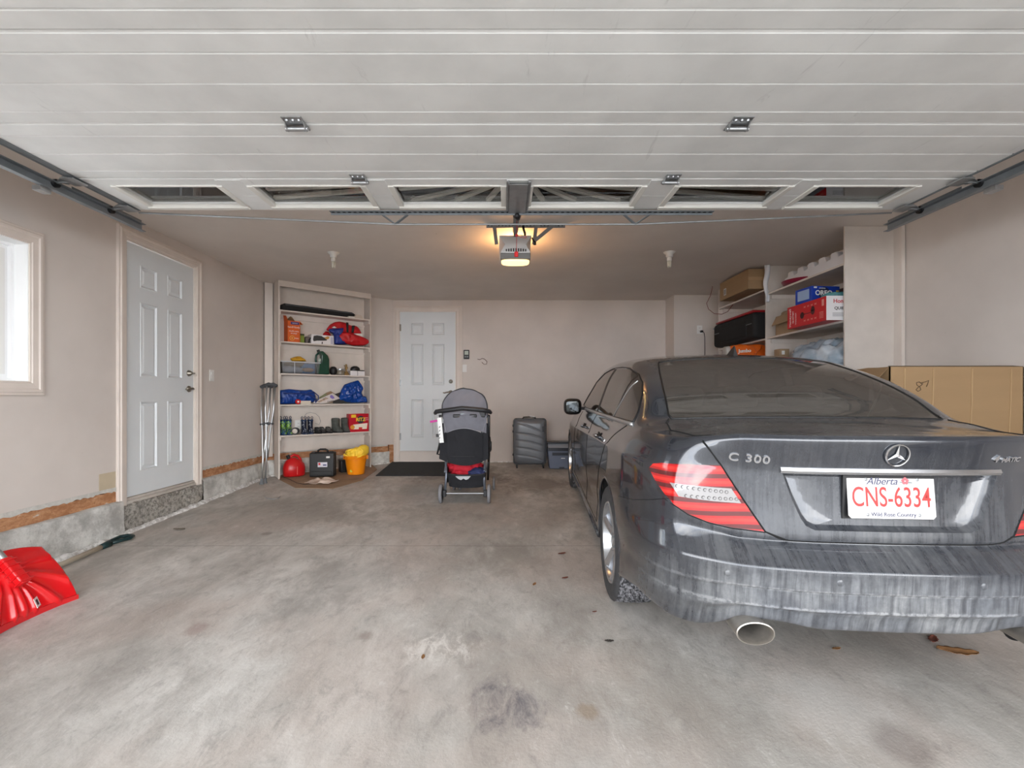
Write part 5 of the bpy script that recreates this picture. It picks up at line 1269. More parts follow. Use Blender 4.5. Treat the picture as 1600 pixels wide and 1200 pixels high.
# large cardboard carton by right wall
bx = thing('appliance_carton', 'big brown cardboard carton standing beside the car', 'box', (2.425, 2.90, fz(2.9)), 0)
hc = 1.148 - fz(2.9)
m_c3 = mat('large_carton_card', (154, 126, 92), .85, var=.04, vscale=2, bump=.10, bscale=90, stretch=(1, 1, 6))
mb = MB()
def cbx(u, v): return (.845 * u, .012 * math.sin(u * 5) * v, hc * v)
mb.box(0, .845, 0, .006, 0, hc).box(0, .845, .30, .306, 0, hc).box(0, .006, 0, .30, 0, hc).box(.839, .845, 0, .306, 0, hc).box(0, .845, 0, .306, 0, .006)
mb.build('carton', m_c3, bx, weld=False)
flap([(0, .01, hc - .01), (0, .29, hc - .01), (-.085, .27, hc - .13), (-.075, .03, hc - .10)], m_card, bx)
flap([(.02, .30, hc), (.82, .30, hc), (.80, .22, hc + .010), (.04, .22, hc + .008)], m_card, bx)
flap([(.0, .0, hc), (.84, .0, hc), (.83, .05, hc + .008), (.03, .05, hc + .006)], mat('card_edge', (96, 78, 56), .9), bx)
for (x_, w_) in ((.095, .0035), (.275, .0035), (.52, .0035), (.765, .003)):
    MB().tube([(x_, -.001, hc - .01), (x_ - .004, -.002, hc * .85), (x_ - .018, -.001, hc * .6), (x_ - .02, -.001, .1)], w_, 6).build('crease', mat('creased_card', (180, 150, 112), .8), bx, smooth=True)
def pen(pts, nm='pen_mark'): MB().tube([(x_, -.0012, hc + z_) for x_, z_ in pts], .0022, 6).build(nm, mat('pen_ink', (84, 62, 42), .7), bx, smooth=True)
pen([(.205, -.110), (.185, -.095), (.168, -.100), (.170, -.115), (.190, -.128), (.195, -.145), (.178, -.155), (.165, -.145), (.180, -.128), (.200, -.115), (.208, -.105)])
pen([(.20, -.100), (.225, -.095), (.245, -.085), (.238, -.110), (.230, -.125)])

# ================================================================== SUITCASE + PRINTER ON FLOOR
p = floor_pt(828, 731)
sc = thing('suitcase', 'grey hard-shell wheeled suitcase standing by the back wall', 'suitcase', (p.x, p.y + .02, p.z), .0)
m_sg = mat('grey_shell', (104, 108, 114), .35, var=.03, coat=.2)
WS, HS = .222, .62
def shell(u, v, d0):
    sq = 1 - .075 * (abs(2 * u - 1) * abs(2 * v - 1)) ** 5
    x_ = (-WS + 2 * WS * u) * sq; z_ = .055 + HS * (.5 + (v - .5) * sq)
    e = min(1, (1 - abs(2 * u - 1) ** 8)) * min(1, (1 - abs(2 * v - 1) ** 10))
    t = v + .16 * (u - .5) - .05 * (u - .5) ** 2
    gr = 0
    for q in (.14, .30, .46, .62, .80):
        k = (v - (q + .15 * (.5 - u) * (1.9 if q > .7 else 1) + .03 * math.sin(u * PI)))
        gr -= .007 * math.exp(-(k * 60) ** 2)
    return (x_, -d0 * (e ** .5) - gr * e - 0.0, z_)
MB().grid(lambda u, v: shell(u, v, .085), 40, 90).build('front_shell', m_sg, sc, smooth=True)
rr = []
for cx_, cz_, a0 in ((WS - .035, .055 + HS - .035, 0), (-WS + .035, .055 + HS - .035, 90), (-WS + .035, .09, 180), (WS - .035, .09, 270)):
    rr += [(cx_ + .043 * math.cos(math.radians(a0 + 15 * i)), cz_ + .043 * math.sin(math.radians(a0 + 15 * i))) for i in range(7)]
MB().prismy(rr, -.014, .014).build('frame_band', m_black, sc, bevel=.003)
MB().grid(lambda u, v: tuple(a if i != 1 else -a for i, a in enumerate(shell(u, v, .085))), 20, 40).build('rear_shell', m_sg, sc, smooth=True)
MB().tube([(-.10, -.03, .055 + HS), (-.09, -.03, .055 + HS + .022), (.02, -.03, .055 + HS + .028), (.07, -.03, .055 + HS + .018), (.08, -.03, .055 + HS)], .010, 10).build('handle', m_black, sc, smooth=True)
MB().obox((.03, -.035, .055 + HS + .035), (.035, 0, -.004), (0, .02, 0), (0, 0, .008)).build('luggage_tag', m_white, sc, bevel=.004)
MB().box(WS - .055, WS - .035, -.093, -.080, .50, .575).build('logo_plate', m_black, sc, bevel=.003)
for (x_, y_) in ((-.18, -.055), (.18, -.055), (-.18, .06), (.18, .06)):
    w_ = MB().cyl((x_ - .010, y_, .024), (x_ + .010, y_, .024), .024, seg=20).box(x_ - .014, x_ + .014, y_ - .012, y_ + .012, .036, .062).build('wheel', m_black, sc, smooth='auto')
for z_ in (.18, .50, .58): MB().box(-WS - .018, -WS - .004, -.02, .02, z_ - .015, z_ + .015).build('latch', m_black, sc, bevel=.003)
p = floor_pt(872, 733)
pr = thing('printer', 'grey laser printer on floor beside the suitcase', 'printer', (.78, p.y, p.z), 0)
m_p1 = mat('printer_grey', (96, 104, 122), .45); m_p2 = mat('printer_dark', (38, 42, 50), .35); m_p3 = mat('printer_light', (150, 154, 162), .45)
MB().loft([[(-.165, 0, .004), (.165, 0, .004), (.165, .24, .004), (-.165, .24, .004)], [(-.19, 0, .26), (.19, 0, .26), (.19, .24, .26), (-.19, .24, .26)]]).build('cabinet', m_p1, pr, bevel=.01)
MB().box(-.187, .187, -.006, .0, .245, .285).box(-.195, .195, -.004, .24, .262, .288).build('control_panel', m_p2, pr, bevel=.003)
MB().add([(-.185, -.002, .285), (.185, -.002, .285), (.185, .06, .34), (-.185, .06, .34), (-.185, .24, .285), (.185, .24, .285), (.185, .24, .345), (-.185, .24, .345)],
         [(0, 1, 2, 3), (3, 2, 6, 7), (0, 3, 7, 4), (1, 5, 6, 2), (4, 7, 6, 5), (0, 4, 5, 1)]).build('scanner_body', m_p3, pr, bevel=.005)
MB().box(-.195, .195, .03, .245, .345, .365).build('scanner_lid', m_p2, pr, bevel=.005)
MB().box(-.13, .17, -.004, .01, .185, .225).build('output_tray', m_p2, pr, bevel=.003)
MB().box(-.165, .165, -.003, .0, .085, .172).build('front_door', m_p1, pr, bevel=.002)
MB().box(-.15, .15, -.003, .0, .01, .078).build('paper_drawer', m_p1, pr, bevel=.002)
MB().box(-.035, .035, -.0045, -.002, .01, .03).build('drawer_grip', m_p2, pr)
MB().box(-.01, .045, -.0045, -.002, .142, .152).build('maker_plate', m_white, pr)

# ================================================================== STROLLER
p = floor_pt(726, 786)
SD = p.y
ss = thing('stroller', 'folding baby stroller with grey canopy seen from behind', 'stroller', (-.385, SD, fz(SD)), 0)
SL_ = .034
m_sf = mat('stroller_black', (30, 31, 36), .85, var=.12, vscale=14, bump=.3, bscale=30); m_sgy = mat('stroller_grey', (116, 116, 124), .85, var=.06, vscale=10, bump=.25, bscale=30)
m_fr = mat('stroller_frame', (120, 126, 138), .35, .6); m_sb = mat('stroller_dark_plastic', (38, 39, 42), .5)
def wheel(x_, y_, r, w_, nm='wheel'):
    z_ = r + SL_ * y_
    t = MB().lathe([(r * .72, -w_ * .5), (r * .86, -w_ * .52), (r * .97, -w_ * .40), (r, 0), (r * .97, w_ * .40), (r * .86, w_ * .52), (r * .72, w_ * .5)], (x_, y_, z_), 'x', 36).build(nm, mat('grey_wheel_rubber', (128, 128, 132), .7), ss, smooth=True)
    MB().lathe([(0, -w_ * .3), (r * .3, -w_ * .4), (r * .5, -w_ * .2), (r * .74, -w_ * .42), (r * .74, w_ * .42), (r * .5, w_ * .2), (r * .3, w_ * .4), (0, w_ * .3)], (x_, y_, z_), 'x', 30).build('hub', m_sb, t, smooth='auto')
for x_ in (-.235, .235): wheel(x_, 0, .093, .032)
for x_ in (-.165, -.10, .165, .27): wheel(x_, .55, .075, .026)
MB().cyl((-.22, 0, .094), (.22, 0, .094), .005, seg=10).build('axle', m_alu, ss, smooth='auto')
for s in (-1, 1):
    MB().box(s * .20 - .018, s * .20 + .018, -.03, .03, .065, .13).build('wheel_bracket', m_sb, ss, bevel=.006)
    MB().tube([(s * .195, 0, .10), (s * .185, .03, .27), (s * .20, .08, .45)], .012, 10).build('rear_leg', m_fr, ss, smooth=True)
    MB().tube([(s * .235, -.06, .86), (s * .232, .05, .66), (s * .228, .20, .45), (s * .205, .52, .14)], .013, 10).build('side_tube', m_sb, ss, smooth=True)
    MB().tube([(s * .20, .02, .30), (s * .215, .28, .36)], .010, 8).build('cross_brace', m_fr, ss, smooth=True)
    MB().obox((s * .245, .08, .55), (.014, 0, 0), (0, .03, 0), (0, 0, .045)).build('fold_latch', m_sb, ss, bevel=.006)
    MB().tube([(s * .24, .06, .64), (s * .25, .03, .56), (s * .245, .05, .50)], .009, 8).build('strap', m_black, ss, smooth=True)
# handle bar and console
MB().tube([(-.285, -.02, .882), (-.27, -.07, .896), (-.18, -.10, .908), (-.02, -.11, .930), (.18, -.10, .912), (.24, -.07, .898), (.25, -.02, .885)], [.020, .021, .0215, .0215, .0215, .021, .018], 14).build('handle_bar', m_sb, ss, smooth=True)
MB().box(-.17, .205, -.06, .02, .838, .905).build('parent_console', m_sb, ss, bevel=.012, seg=3)
for x_ in (-.075, .085): MB().box(x_ - .035, x_ + .035, -.080, -.05, .838, .872).build('console_clip', m_sb, ss, bevel=.008)
MB().box(-.04, .05, -.072, -.055, .862, .885).build('console_grip', m_galvd, ss, bevel=.005)
# canopy dome
def can(u, v):
    a = PI * u; b = v * PI * .5
    x_ = -.222 * math.cos(a); k = abs(math.sin(a)) ** .62
    z_ = .845 + .272 * k * math.cos(b * .75) ; y_ = -.02 + .34 * math.sin(b) * (.35 + .65 * k)
    w_ = noise.noise(Vector((x_ * 9, y_ * 9, z_ * 9))) * .010 + (1 - abs(noise.noise(Vector((x_ * 6 + 3, y_ * 5, z_ * 6)))) * 4) * .004
    return (x_ + w_, y_ - w_, z_ + w_ * (1 if k > .2 else 0))
cn = MB().grid(can, 48, 20).build('canopy', m_sgy, ss, smooth=True)
def canb(u, v):          # back drop of the canopy
    a = PI * u; k = abs(math.sin(a)) ** .62; zt = .845 + .272 * k; z0 = .80
    z_ = zt + (z0 - zt) * v; n_ = noise.noise(Vector((math.cos(a) * 3, z_ * 10, 2))) + .6 * (1 - 2 * abs(noise.noise(Vector((math.cos(a) * 2 + z_ * 5, z_ * 7, 5)))))
    return (-.222 * math.cos(a) * (1 - .10 * v), -.02 - .055 * math.sin(v * PI * .5) * k - .022 * n_ * k * (1 - v) * min(1, v * 4), z_)
MB().grid(canb, 48, 16).build('canopy_back', m_sgy, ss, smooth=True)
MB().tube([can(u, 0) for u in [i / 40 for i in range(41)]], .0055, 8).build('canopy_piping', m_sb, ss, smooth=True)
MB().tube([(v[0] * .99, v[1] + .004, v[2] - .008) for v in [can(i / 40, .5) for i in range(41)]], .005, 8).build('canopy_hoop', m_sb, ss, smooth=True)
# seat back panels
def back(u, v, x0, x1, zt, zb, yo, bul=.02, rt=0.0, taper=0.0):
    x_ = (x0 + (x1 - x0) * u) * (1 + taper * v); z_ = zt(u) + (zb(u) - zt(u)) * v
    n_ = noise.noise(Vector((x_ * 10, z_ * 8, 7))) * .010 + noise.noise(Vector((x_ * 25 + z_ * 12, z_ * 6, 9))) * .005
    yy = yo + .22 * (.86 - z_) / .6 * .35 - bul * math.sin(u * PI)
    return (x_, yy + n_, z_)
MB().grid(lambda u, v: back(u, v, -.205, .215, lambda u: .858, lambda u: .685 + .045 * math.sin(u * PI), -.055, .03, taper=-.02), 30, 20).build('seat_back', m_sgy, ss, smooth=True)
MB().grid(lambda u, v: back(u, v, -.172, .172, lambda u: .692 + .045 * math.sin(u * PI), lambda u: .40 - .03 * math.sin(u * PI), -.060, .035, taper=.0), 30, 24).build('seat_back', m_sf, ss, smooth=True)
for s in (-1, 1):
    MB().grid(lambda u, v: back(u, v, s * .155, s * .225, lambda u: .78 + .02 * (1 - u), lambda u: .40 - .01 * u + .04 * (u if s < 0 else u), -.045, .0, taper=.13 if s < 0 else .02), 8, 20).build('side_flap', m_sf, ss, smooth=True)
MB().tube([back(i / 20, 0, -.172, .162, lambda u: .692 + .045 * math.sin(u * PI), lambda u: .375, -.066, .035) for i in range(21)], .003, 6).build('piping', mat('grey_piping', (160, 160, 166), .7), ss, smooth=True)
for s in (-1, 1): MB().tube([(s * .175, -.055, .69), (s * .19, -.05, .75), (s * .205, -.045, .80)], .003, 6).build('piping', MATS['grey_piping'], ss, smooth=True)
MB().tube([back(i / 20, .62, -.150, .140, lambda u: .60, lambda u: .375, -.064, .035) for i in range(21)], .003, 6).build('seam', m_sb, ss, smooth=True)
# seat side + armrest
MB().obox((-.235, .12, .54), (.012, 0, 0), (0, .05, -.01), (0, .01, .10)).build('side_flap', m_sf, ss, bevel=.008)
MB().tube([(-.23, .0, .70), (-.255, .03, .56), (-.275, .03, .475), (-.24, .04, .47)], .010, 8).build('strap', m_black, ss, smooth=True)
MB().obox((-.268, .0, .66), (.014, 0, 0), (0, .012, 0), (0, 0, .014)).build('buckle', m_black, ss, bevel=.003)
# basket
def bask(u, v):
    a = -PI * .1 + PI * 1.2 * u
    x_ = .19 * (1 - .08 * v) * -math.cos(PI * u); yb = .02 - .05 * math.sin(PI * u)
    return (x_ + .012, yb + .05 * v + noise.noise(Vector((x_ * 14, v * 3, 1))) * .008, .292 - .135 * v - (.015 * math.sin(PI * u)))
MB().grid(bask, 30, 14).build('basket', m_sf, ss, smooth=True)
MB().tube([bask(i / 30, 0) for i in range(31)], .006, 8).build('basket_rim', m_sb, ss, smooth=True)
MB().box(-.185, .185, .03, .42, .195, .201).build('basket', m_sf, ss)
for s in (-1, 1): MB().box(s * .188 - .002, s * .188 + .002, .03, .42, .20, .33).build('basket', m_sf, ss)
MB().prismy([(-.09, .268), (.06, .268), (.035, .240), (.012, .232), (-.012, .246), (-.035, .230), (-.06, .240)], -.036, -.033).build('basket_logo', m_galv, ss)
q = Vector((-.385, SD, fz(SD)))
rc = MB().blob((0, 0, 0), (.150, .12, .080), (.7, .8), .30, 4, 44, 24, 51).build('red_jacket', mat('red_fleece', (186, 22, 42), .8, var=.12, vscale=14, bump=.4, bscale=40), smooth=True); rc.location = q + Vector((-.015, .15, .335)); tag(rc, 'red jacket stuffed in the stroller basket', 'jacket')
rc = MB().blob((0, 0, 0), (.085, .09, .05), (.7, .8), .25, 4, 32, 18, 52).build('navy_shirt', mat('navy_shirt', (34, 44, 84), .8, var=.3, vscale=30), smooth=True); rc.location = q + Vector((.105, .085, .285)); tag(rc, 'navy patterned garment in the stroller basket, right side', 'garment')
# tag hanging from handle
tg = thing('luggage_label', 'white airline tag strip hanging from the stroller handle', 'tag', q + Vector((-.225, -.10, .85)))
MB().obox((-.0, -.004, -.13), (.020, 0, .002), (0, .0012, 0), (-.012, 0, .12)).build('strip', m_white, tg)
for i in range(4): MB().obox((-.008 + .0, -.006, -.10 - i * .035), (.006, 0, .006), (0, .0006, 0), (0, 0, .005)).build('printed_mark', m_text_k, tg)
MB().obox((-.065, .0, -.045), (.035, 0, .006), (0, .003, 0), (-.003, 0, .010)).build('ribbon', mat('magenta_ribbon', (186, 44, 138), .6), tg, bevel=.003)
# ================================================================== SEDAN
car = thing('car', 'dusty dark grey four-door sedan parked facing into the garage', 'car', (1.398, 2.50, fz(2.50)), 0)
_yaw = math.radians(3.7); _fw = Vector((math.sin(_yaw), math.cos(_yaw), .034)).normalized(); _rt = Vector((math.cos(_yaw), -math.sin(_yaw), 0)); _up = _rt.cross(_fw)
_S = .965; AV = 1.02
_M = Matrix(((_rt.x, _fw.x, _up.x, 0), (_rt.y, _fw.y, _up.y, 0), (_rt.z, _fw.z, _up.z, 0), (0, 0, 0, 1)))
car.rotation_euler = _M.to_euler(); car.scale = (_S * .982, _S, _S)
# car coordinates: u right, v forward from the rear bumper, w up; local origin on the ground at the rear axle
def L3(u, v, w): return (u, v - AV, w)

def pchip(xs, ys):
    n = len(xs); h = [xs[i + 1] - xs[i] for i in range(n - 1)]; d = [(ys[i + 1] - ys[i]) / h[i] for i in range(n - 1)]
    m = [0] * n
    for i in range(1, n - 1):
        if d[i - 1] * d[i] <= 0: m[i] = 0
        else:
            w1 = 2 * h[i] + h[i - 1]; w2 = h[i] + 2 * h[i - 1]; m[i] = (w1 + w2) / (w1 / d[i - 1] + w2 / d[i])
    m[0] = d[0]; m[-1] = d[-1]
    def f(x):
        if x <= xs[0]: return ys[0]
        if x >= xs[-1]: return ys[-1]
        lo, hi = 0, n - 1
        while hi - lo > 1:
            k = (lo + hi) // 2
            if xs[k] <= x: lo = k
            else: hi = k
        t = (x - xs[lo]) / h[lo]; a = h[lo]
        return (2 * t ** 3 - 3 * t * t + 1) * ys[lo] + (t ** 3 - 2 * t * t + t) * a * m[lo] + (-2 * t ** 3 + 3 * t * t) * ys[lo + 1] + (t ** 3 - t * t) * a * m[lo + 1]
    return f
# plan outline stations (U, v, kind blend) rear centre -> front centre
PL = [(0, 0), (.25, .007), (.43, .028), (.53, .050), (.63, .085), (.72, .135), (.79, .205), (.835, .30), (.862, .42), (.876, .55), (.880, .64), (.884, .80), (.888, 1.02), (.884, 1.25),
      (.880, 1.40), (.876, 1.60), (.874, 2.20), (.874, 2.80), (.875, 2.95), (.879, 3.40), (.884, 3.60), (.887, 3.78), (.876, 4.06), (.835, 4.27), (.70, 4.43), (.45, 4.54), (0, 4.59)]
NP_ = len(PL)
arc = [0]
for i in range(1, NP_): arc.append(arc[-1] + math.hypot(PL[i][0] - PL[i - 1][0], PL[i][1] - PL[i - 1][1]))
# rows: (w, inset) for rear, corner, side, front
ROW = [((.335, .13), (.27, .10), (.20, .06), (.18, .12)), ((.345, .06), (.28, .05), (.21, .02), (.19, .05)), ((.395, .045), (.33, .03), (.25, .005), (.26, .03)),
       ((.415, .034), (.36, .02), (.30, .004), (.30, .02)), ((.432, .012), (.40, .012), (.36, .006), (.36, .01)), ((.495, .010), (.47, .01), (.42, .010), (.42, .0)),
       ((.505, .002), (.50, .004), (.48, .004), (.48, .0)), ((.572, 0), (.575, 0), (.54, .0), (.54, .01)), ((.590, .018), (.605, .010), (.60, .0), (.60, .03)),
       ((.628, .07), (.655, .03), (.65, .0), (.64, .05)), ((.645, .098), (.70, .034), (.70, .0), (.66, .06)), ((.660, .088), (.74, .034), (.74, .002), (.68, .07)),
       ((.78, .100), (.82, .040), (.80, .005), (.70, .08)), ((.895, .104), (.895, .053), (.862, .008), (.72, .09)), ((.915, .102), (.922, .060), (.885, .022), (.73, .11)),
       ((.985, .085), (.968, .075), (.94, .045), (.74, .14)), ((1.018, .078), (.992, .092), (.975, .066), (.75, .18)), ((1.036, .090), (1.008, .108), (.998, .082), (.76, .22))]
NR = len(ROW)
def kindw(i):   # weights rear, corner, side, front for station i
    v, U = PL[i][1], PL[i][0]
    if i <= 3: return (1, 0, 0, 0)
    if i <= 6: t = (i - 3) / 3; return (1 - t, t, 0, 0)
    if i <= 10: t = (i - 6) / 4; return (0, 1 - t, t, 0)
    if i <= 21: return (0, 0, 1, 0)
    if i <= 24: t = (i - 21) / 3; return (0, 0, 1 - t, t)
    return (0, 0, 0, 1)
belt = pchip([0, .42, .64, 1.02, 1.6, 2.2, 2.95, 3.4, 3.78, 4.3, 4.6], [1.006, 1.002, .996, .985, .970, .962, .945, .925, .885, .80, .76])
crs = pchip([0, .5, 1.0, 2.2, 2.95, 3.6, 4.6], [.90, .885, .862, .80, .765, .745, .72])
net = []
for i in range(NP_):
    U, v = PL[i]
    a = PL[max(0, i - 1)]; b = PL[min(NP_ - 1, i + 1)]
    if i == 0: a = (-PL[1][0], PL[1][1])
    if i == NP_ - 1: b = (-PL[-2][0], PL[-2][1])
    tx, ty = b[0] - a[0], b[1] - a[1]; l_ = math.hypot(tx, ty); nx, ny = ty / l_, -tx / l_       # outward normal (left half drawn as +U)
    wt = kindw(i); col = []
    for r in range(NR):
        w = sum(wt[k] * ROW[r][k][0] for k in range(4)); ins = sum(wt[k] * ROW[r][k][1] for k in range(4))
        if wt[2] > 0:
            s = wt[2]
            side_w = ROW[r][2][0]
            if r >= 13: tgt = {13: crs(v), 14: crs(v) + .022}.get(r, crs(v) + .022 + (belt(v) - crs(v) - .022) * {15: .5, 16: .80, 17: 1.0}.get(r, 1))
            elif r >= 9: tgt = .60 + (crs(v) - .60) * (side_w - .60) / (.862 - .60)
            else: tgt = side_w
            w += s * (tgt - side_w)
        if r <= 4: w += {6: .025, 7: .06, 8: .085, 9: .08, 10: .075}.get(i, 0) * (1 - r / 5)
        if 2 <= i <= 3 and r <= 3: w += .018 if r < 3 else .006
        col.append((U - nx * ins if i not in (0, NP_ - 1) else 0.0, v - ny * ins, w))
    net.append(col)
SUBP, SUBR = 6, 4
def dense_p(i0, i1):
    out = []
    for i in range(NP_ - 1):
        n = SUBP if i < 10 else 5
        for k in range(n): out.append(arc[i] + (arc[i + 1] - arc[i]) * k / n)
    out.append(arc[-1]); return out
ps = dense_p(0, 0)
colf = [[pchip(arc, [net[i][r][c] for i in range(NP_)]) for c in range(3)] for r in range(NR)]
rs = []
for r in range(NR - 1):
    for k in range(SUBR): rs.append(r + k / SUBR)
rs.append(NR - 1)
low = []
for p_ in ps:
    col = [[f(p_) for f in colf[r]] for r in range(NR)]
    fr_ = [pchip(list(range(NR)), [c[k] for c in col]) for k in range(3)]
    low.append([tuple(f(r) for f in fr_) for r in rs])
# upper shell: transversal lines s1..s8 for stations
def dome(U0, w0, wc, bow=1.0):
    out = []
    for q in (.95, .88, .80, .72, .55, .37, .18, 0): out.append((U0 * q, w0 + (wc - w0) * (1 - q * q) ** .85))
    return out
UP = {}
for i in range(9): UP[i] = dome(net[i][17][0], net[i][17][2], [1.036, 1.036, 1.036, 1.037, 1.038, 1.040, 1.042, 1.045, 1.047][i])
UP[9] = [(.765, 1.018), (.72, 1.030), (.66, 1.038), (.60, 1.041), (.45, 1.045), (.30, 1.047), (.15, 1.048), (0, 1.049)]
UP[10] = [(.765, 1.022), (.72, 1.038), (.665, 1.048), (.62, 1.052), (.46, 1.056), (.30, 1.059), (.15, 1.060), (0, 1.061)]
UP[11] = [(.770, 1.035), (.725, 1.095), (.672, 1.134), (.62, 1.144), (.46, 1.156), (.30, 1.161), (.15, 1.164), (0, 1.165)]
UP[12] = [(.776, 1.040), (.720, 1.170), (.655, 1.232), (.59, 1.243), (.44, 1.251), (.29, 1.257), (.14, 1.260), (0, 1.261)]
UP[13] = [(.776, 1.050), (.700, 1.240), (.615, 1.308), (.555, 1.320), (.42, 1.332), (.28, 1.339), (.14, 1.343), (0, 1.344)]
UP[14] = [(.774, 1.045), (.692, 1.262), (.600, 1.345), (.54, 1.358), (.41, 1.370), (.28, 1.378), (.14, 1.382), (0, 1.383)]
UP[15] = [(.772, 1.035), (.686, 1.270), (.600, 1.365), (.545, 1.380), (.41, 1.395), (.28, 1.404), (.14, 1.409), (0, 1.410)]
UP[16] = [(.775, 1.010), (.690, 1.258), (.608, 1.372), (.555, 1.392), (.42, 1.415), (.28, 1.428), (.14, 1.434), (0, 1.436)]
UP[17] = [(.778, .985), (.698, 1.215), (.618, 1.335), (.565, 1.357), (.42, 1.384), (.28, 1.399), (.14, 1.406), (0, 1.408)]
UP[18] = [(.779, .980), (.705, 1.180), (.628, 1.292), (.575, 1.318), (.43, 1.350), (.28, 1.368), (.14, 1.376), (0, 1.379)]
UP[19] = [(.780, .950), (.742, 1.020), (.675, 1.085), (.62, 1.108), (.46, 1.132), (.30, 1.148), (.15, 1.154), (0, 1.156)]
UP[20] = [(.770, .928), (.740, .948), (.700, .970), (.65, .982), (.48, .998), (.30, 1.008), (.15, 1.013), (0, 1.015)]
for i, wc in zip(range(21, NP_), (.975, .92, .86, .80, .77, .76)): UP[i] = dome(net[i][17][0], net[i][17][2], wc)
# v of each station's upper line: straight across, bowed forward for windscreen
unet = []
for i in range(NP_):
    e = net[i][17]; row = [e]
    for (U, w) in UP[i]:
        vv = e[1]
        if 1 <= i <= 6: pass
        row.append((U, vv, w))
    unet.append(row)
uf = [[pchip(arc, [unet[i][s][c] for i in range(NP_)]) for c in range(3)] for s in range(9)]
us_ = []
for s in range(8):
    for k in range(4): us_.append(s + k / 4)
us_.append(8)
upg = []
for p_ in ps:
    col = [[f(p_) for f in uf[s]] for s in range(9)]
    fr_ = [pchip(list(range(9)), [c[k] for c in col]) for k in range(3)]
    upg.append([tuple(f(s) for f in fr_) for s in us_])
bm = bmesh.new()
def addgrid(gr, sgn):
    vv = [[bm.verts.new((p[0] * sgn, p[1], p[2])) for p in col] for col in gr]
    for i in range(len(gr) - 1):
        for j in range(len(gr[0]) - 1):
            q = [vv[i][j], vv[i + 1][j], vv[i + 1][j + 1], vv[i][j + 1]]
            if sgn > 0: q.reverse()
            try: bm.faces.new(q)
            except ValueError: pass
for s in (-1, 1):
    addgrid(low, s); addgrid(upg, s)
bmesh.ops.remove_doubles(bm, verts=bm.verts, dist=2e-4)
bmesh.ops.dissolve_degenerate(bm, dist=1e-4, edges=bm.edges)
bmesh.ops.recalc_face_normals(bm, faces=bm.faces)
tagl = bm.faces.layers.int.new('tag')
bvh = BVHTree.FromBMesh(bm)
AX = {'rear': (0, 2, 1), 'side': (1, 2, 0), 'top': (0, 1, 2)}
def inside(pt, poly):
    x_, y_ = pt; c = False; n = len(poly)
    for i in range(n):
        x1, y1 = poly[i]; x2, y2 = poly[(i + 1) % n]
        if (y1 > y_) != (y2 > y_) and x_ < (x2 - x1) * (y_ - y1) / (y2 - y1) + x1: c = not c
    return c
def cut(poly, view, filt, tagv, only=None):
    a, b, d = AX[view]; n = len(poly)
    for i in range(n):
        p, q = poly[i], poly[(i + 1) % n]
        lo = (min(p[0], q[0]) - .012, min(p[1], q[1]) - .012); hi = (max(p[0], q[0]) + .012, max(p[1], q[1]) + .012)
        fs = []
        for f in bm.faces:
            c = f.calc_center_median()
            if not filt(c, f): continue
            xs = [v_.co[a] for v_ in f.verts]; ys = [v_.co[b] for v_ in f.verts]
            if max(xs) < lo[0] or min(xs) > hi[0] or max(ys) < lo[1] or min(ys) > hi[1]: continue
            fs.append(f)
        if not fs: continue
        co = Vector((0, 0, 0)); co[a], co[b] = p; no = Vector((0, 0, 0)); no[a], no[b] = -(q[1] - p[1]), q[0] - p[0]
        if no.length < 1e-9: continue
        geom = list({e for f in fs for e in f.edges}) + list({v_ for f in fs for v_ in f.verts}) + fs
        bmesh.ops.bisect_plane(bm, geom=geom, dist=1e-5, plane_co=co, plane_no=no.normalized())
    out = []
    for f in bm.faces:
        c = f.calc_center_median()
        if filt(c, f) and (only is None or f[tagl] in only) and inside((c[a], c[b]), poly): f[tagl] = tagv; out.append(f)
    return out
T_BODY, T_LID, T_LIGHT, T_REV, T_BUMP, T_RGLASS, T_DOORR, T_DOORF, T_SGLASS, T_WSHIELD, T_ROOF, T_HOLE, T_RECESS, T_PILLAR, T_FBUMP = range(15)
mir = lambda P: [(-x_, y_) for x_, y_ in P]
# wheel arches
AR = .352
for vc in (1.02, 3.78):
    circ = [(vc + AR * math.cos(2 * PI * k / 36), .325 + AR * math.sin(2 * PI * k / 36)) for k in range(36)]
    fs = cut(circ, 'side', lambda c, f: abs(c.x) > .6 and c.z < .9, T_HOLE)
# doors
RD = [(.86, 1.005), (1.06, .90), (1.22, .78), (1.36, .66), (1.44, .52), (1.48, .40), (1.50, .285), (2.115, .275), (2.13, .60), (2.11, 1.02)]
FD = [(2.115, .275), (3.19, .29), (3.22, .50), (3.20, .75), (3.10, 1.02), (2.11, 1.02), (2.13, .60)]
cut(RD, 'side', lambda c, f: abs(c.x) > .6 and c.z < 1.03, T_DOORR, (0,))
cut(FD, 'side', lambda c, f: abs(c.x) > .6 and c.z < 1.03, T_DOORF, (0,))
# side glass
DLO = [(.80, 1.020), (.83, 1.075), (.93, 1.165), (1.04, 1.225), (1.20, 1.272), (1.32, 1.292), (1.52, 1.318), (1.85, 1.335), (2.2, 1.335), (2.55, 1.305), (2.85, 1.225), (3.12, 1.08), (3.28, .985), (2.95, .975), (2.2, .988), (1.6, 1.000), (1.1, 1.014)]
up_f = lambda c, f: abs(c.x) > .55 and c.z > .96
cut(DLO, 'side', up_f, T_SGLASS, (0, T_DOORR, T_DOORF))
for (a_, b_) in ((2.06, 2.16), (1.235, 1.275)):
    cut([(a_ + (.03 if a_ > 2 else .10), .97), (b_ + (.03 if a_ > 2 else .10), .97), (b_ - (.05 if a_ > 2 else .09), 1.345), (a_ - (.05 if a_ > 2 else .09), 1.345)], 'side', up_f, T_PILLAR, (T_SGLASS,))
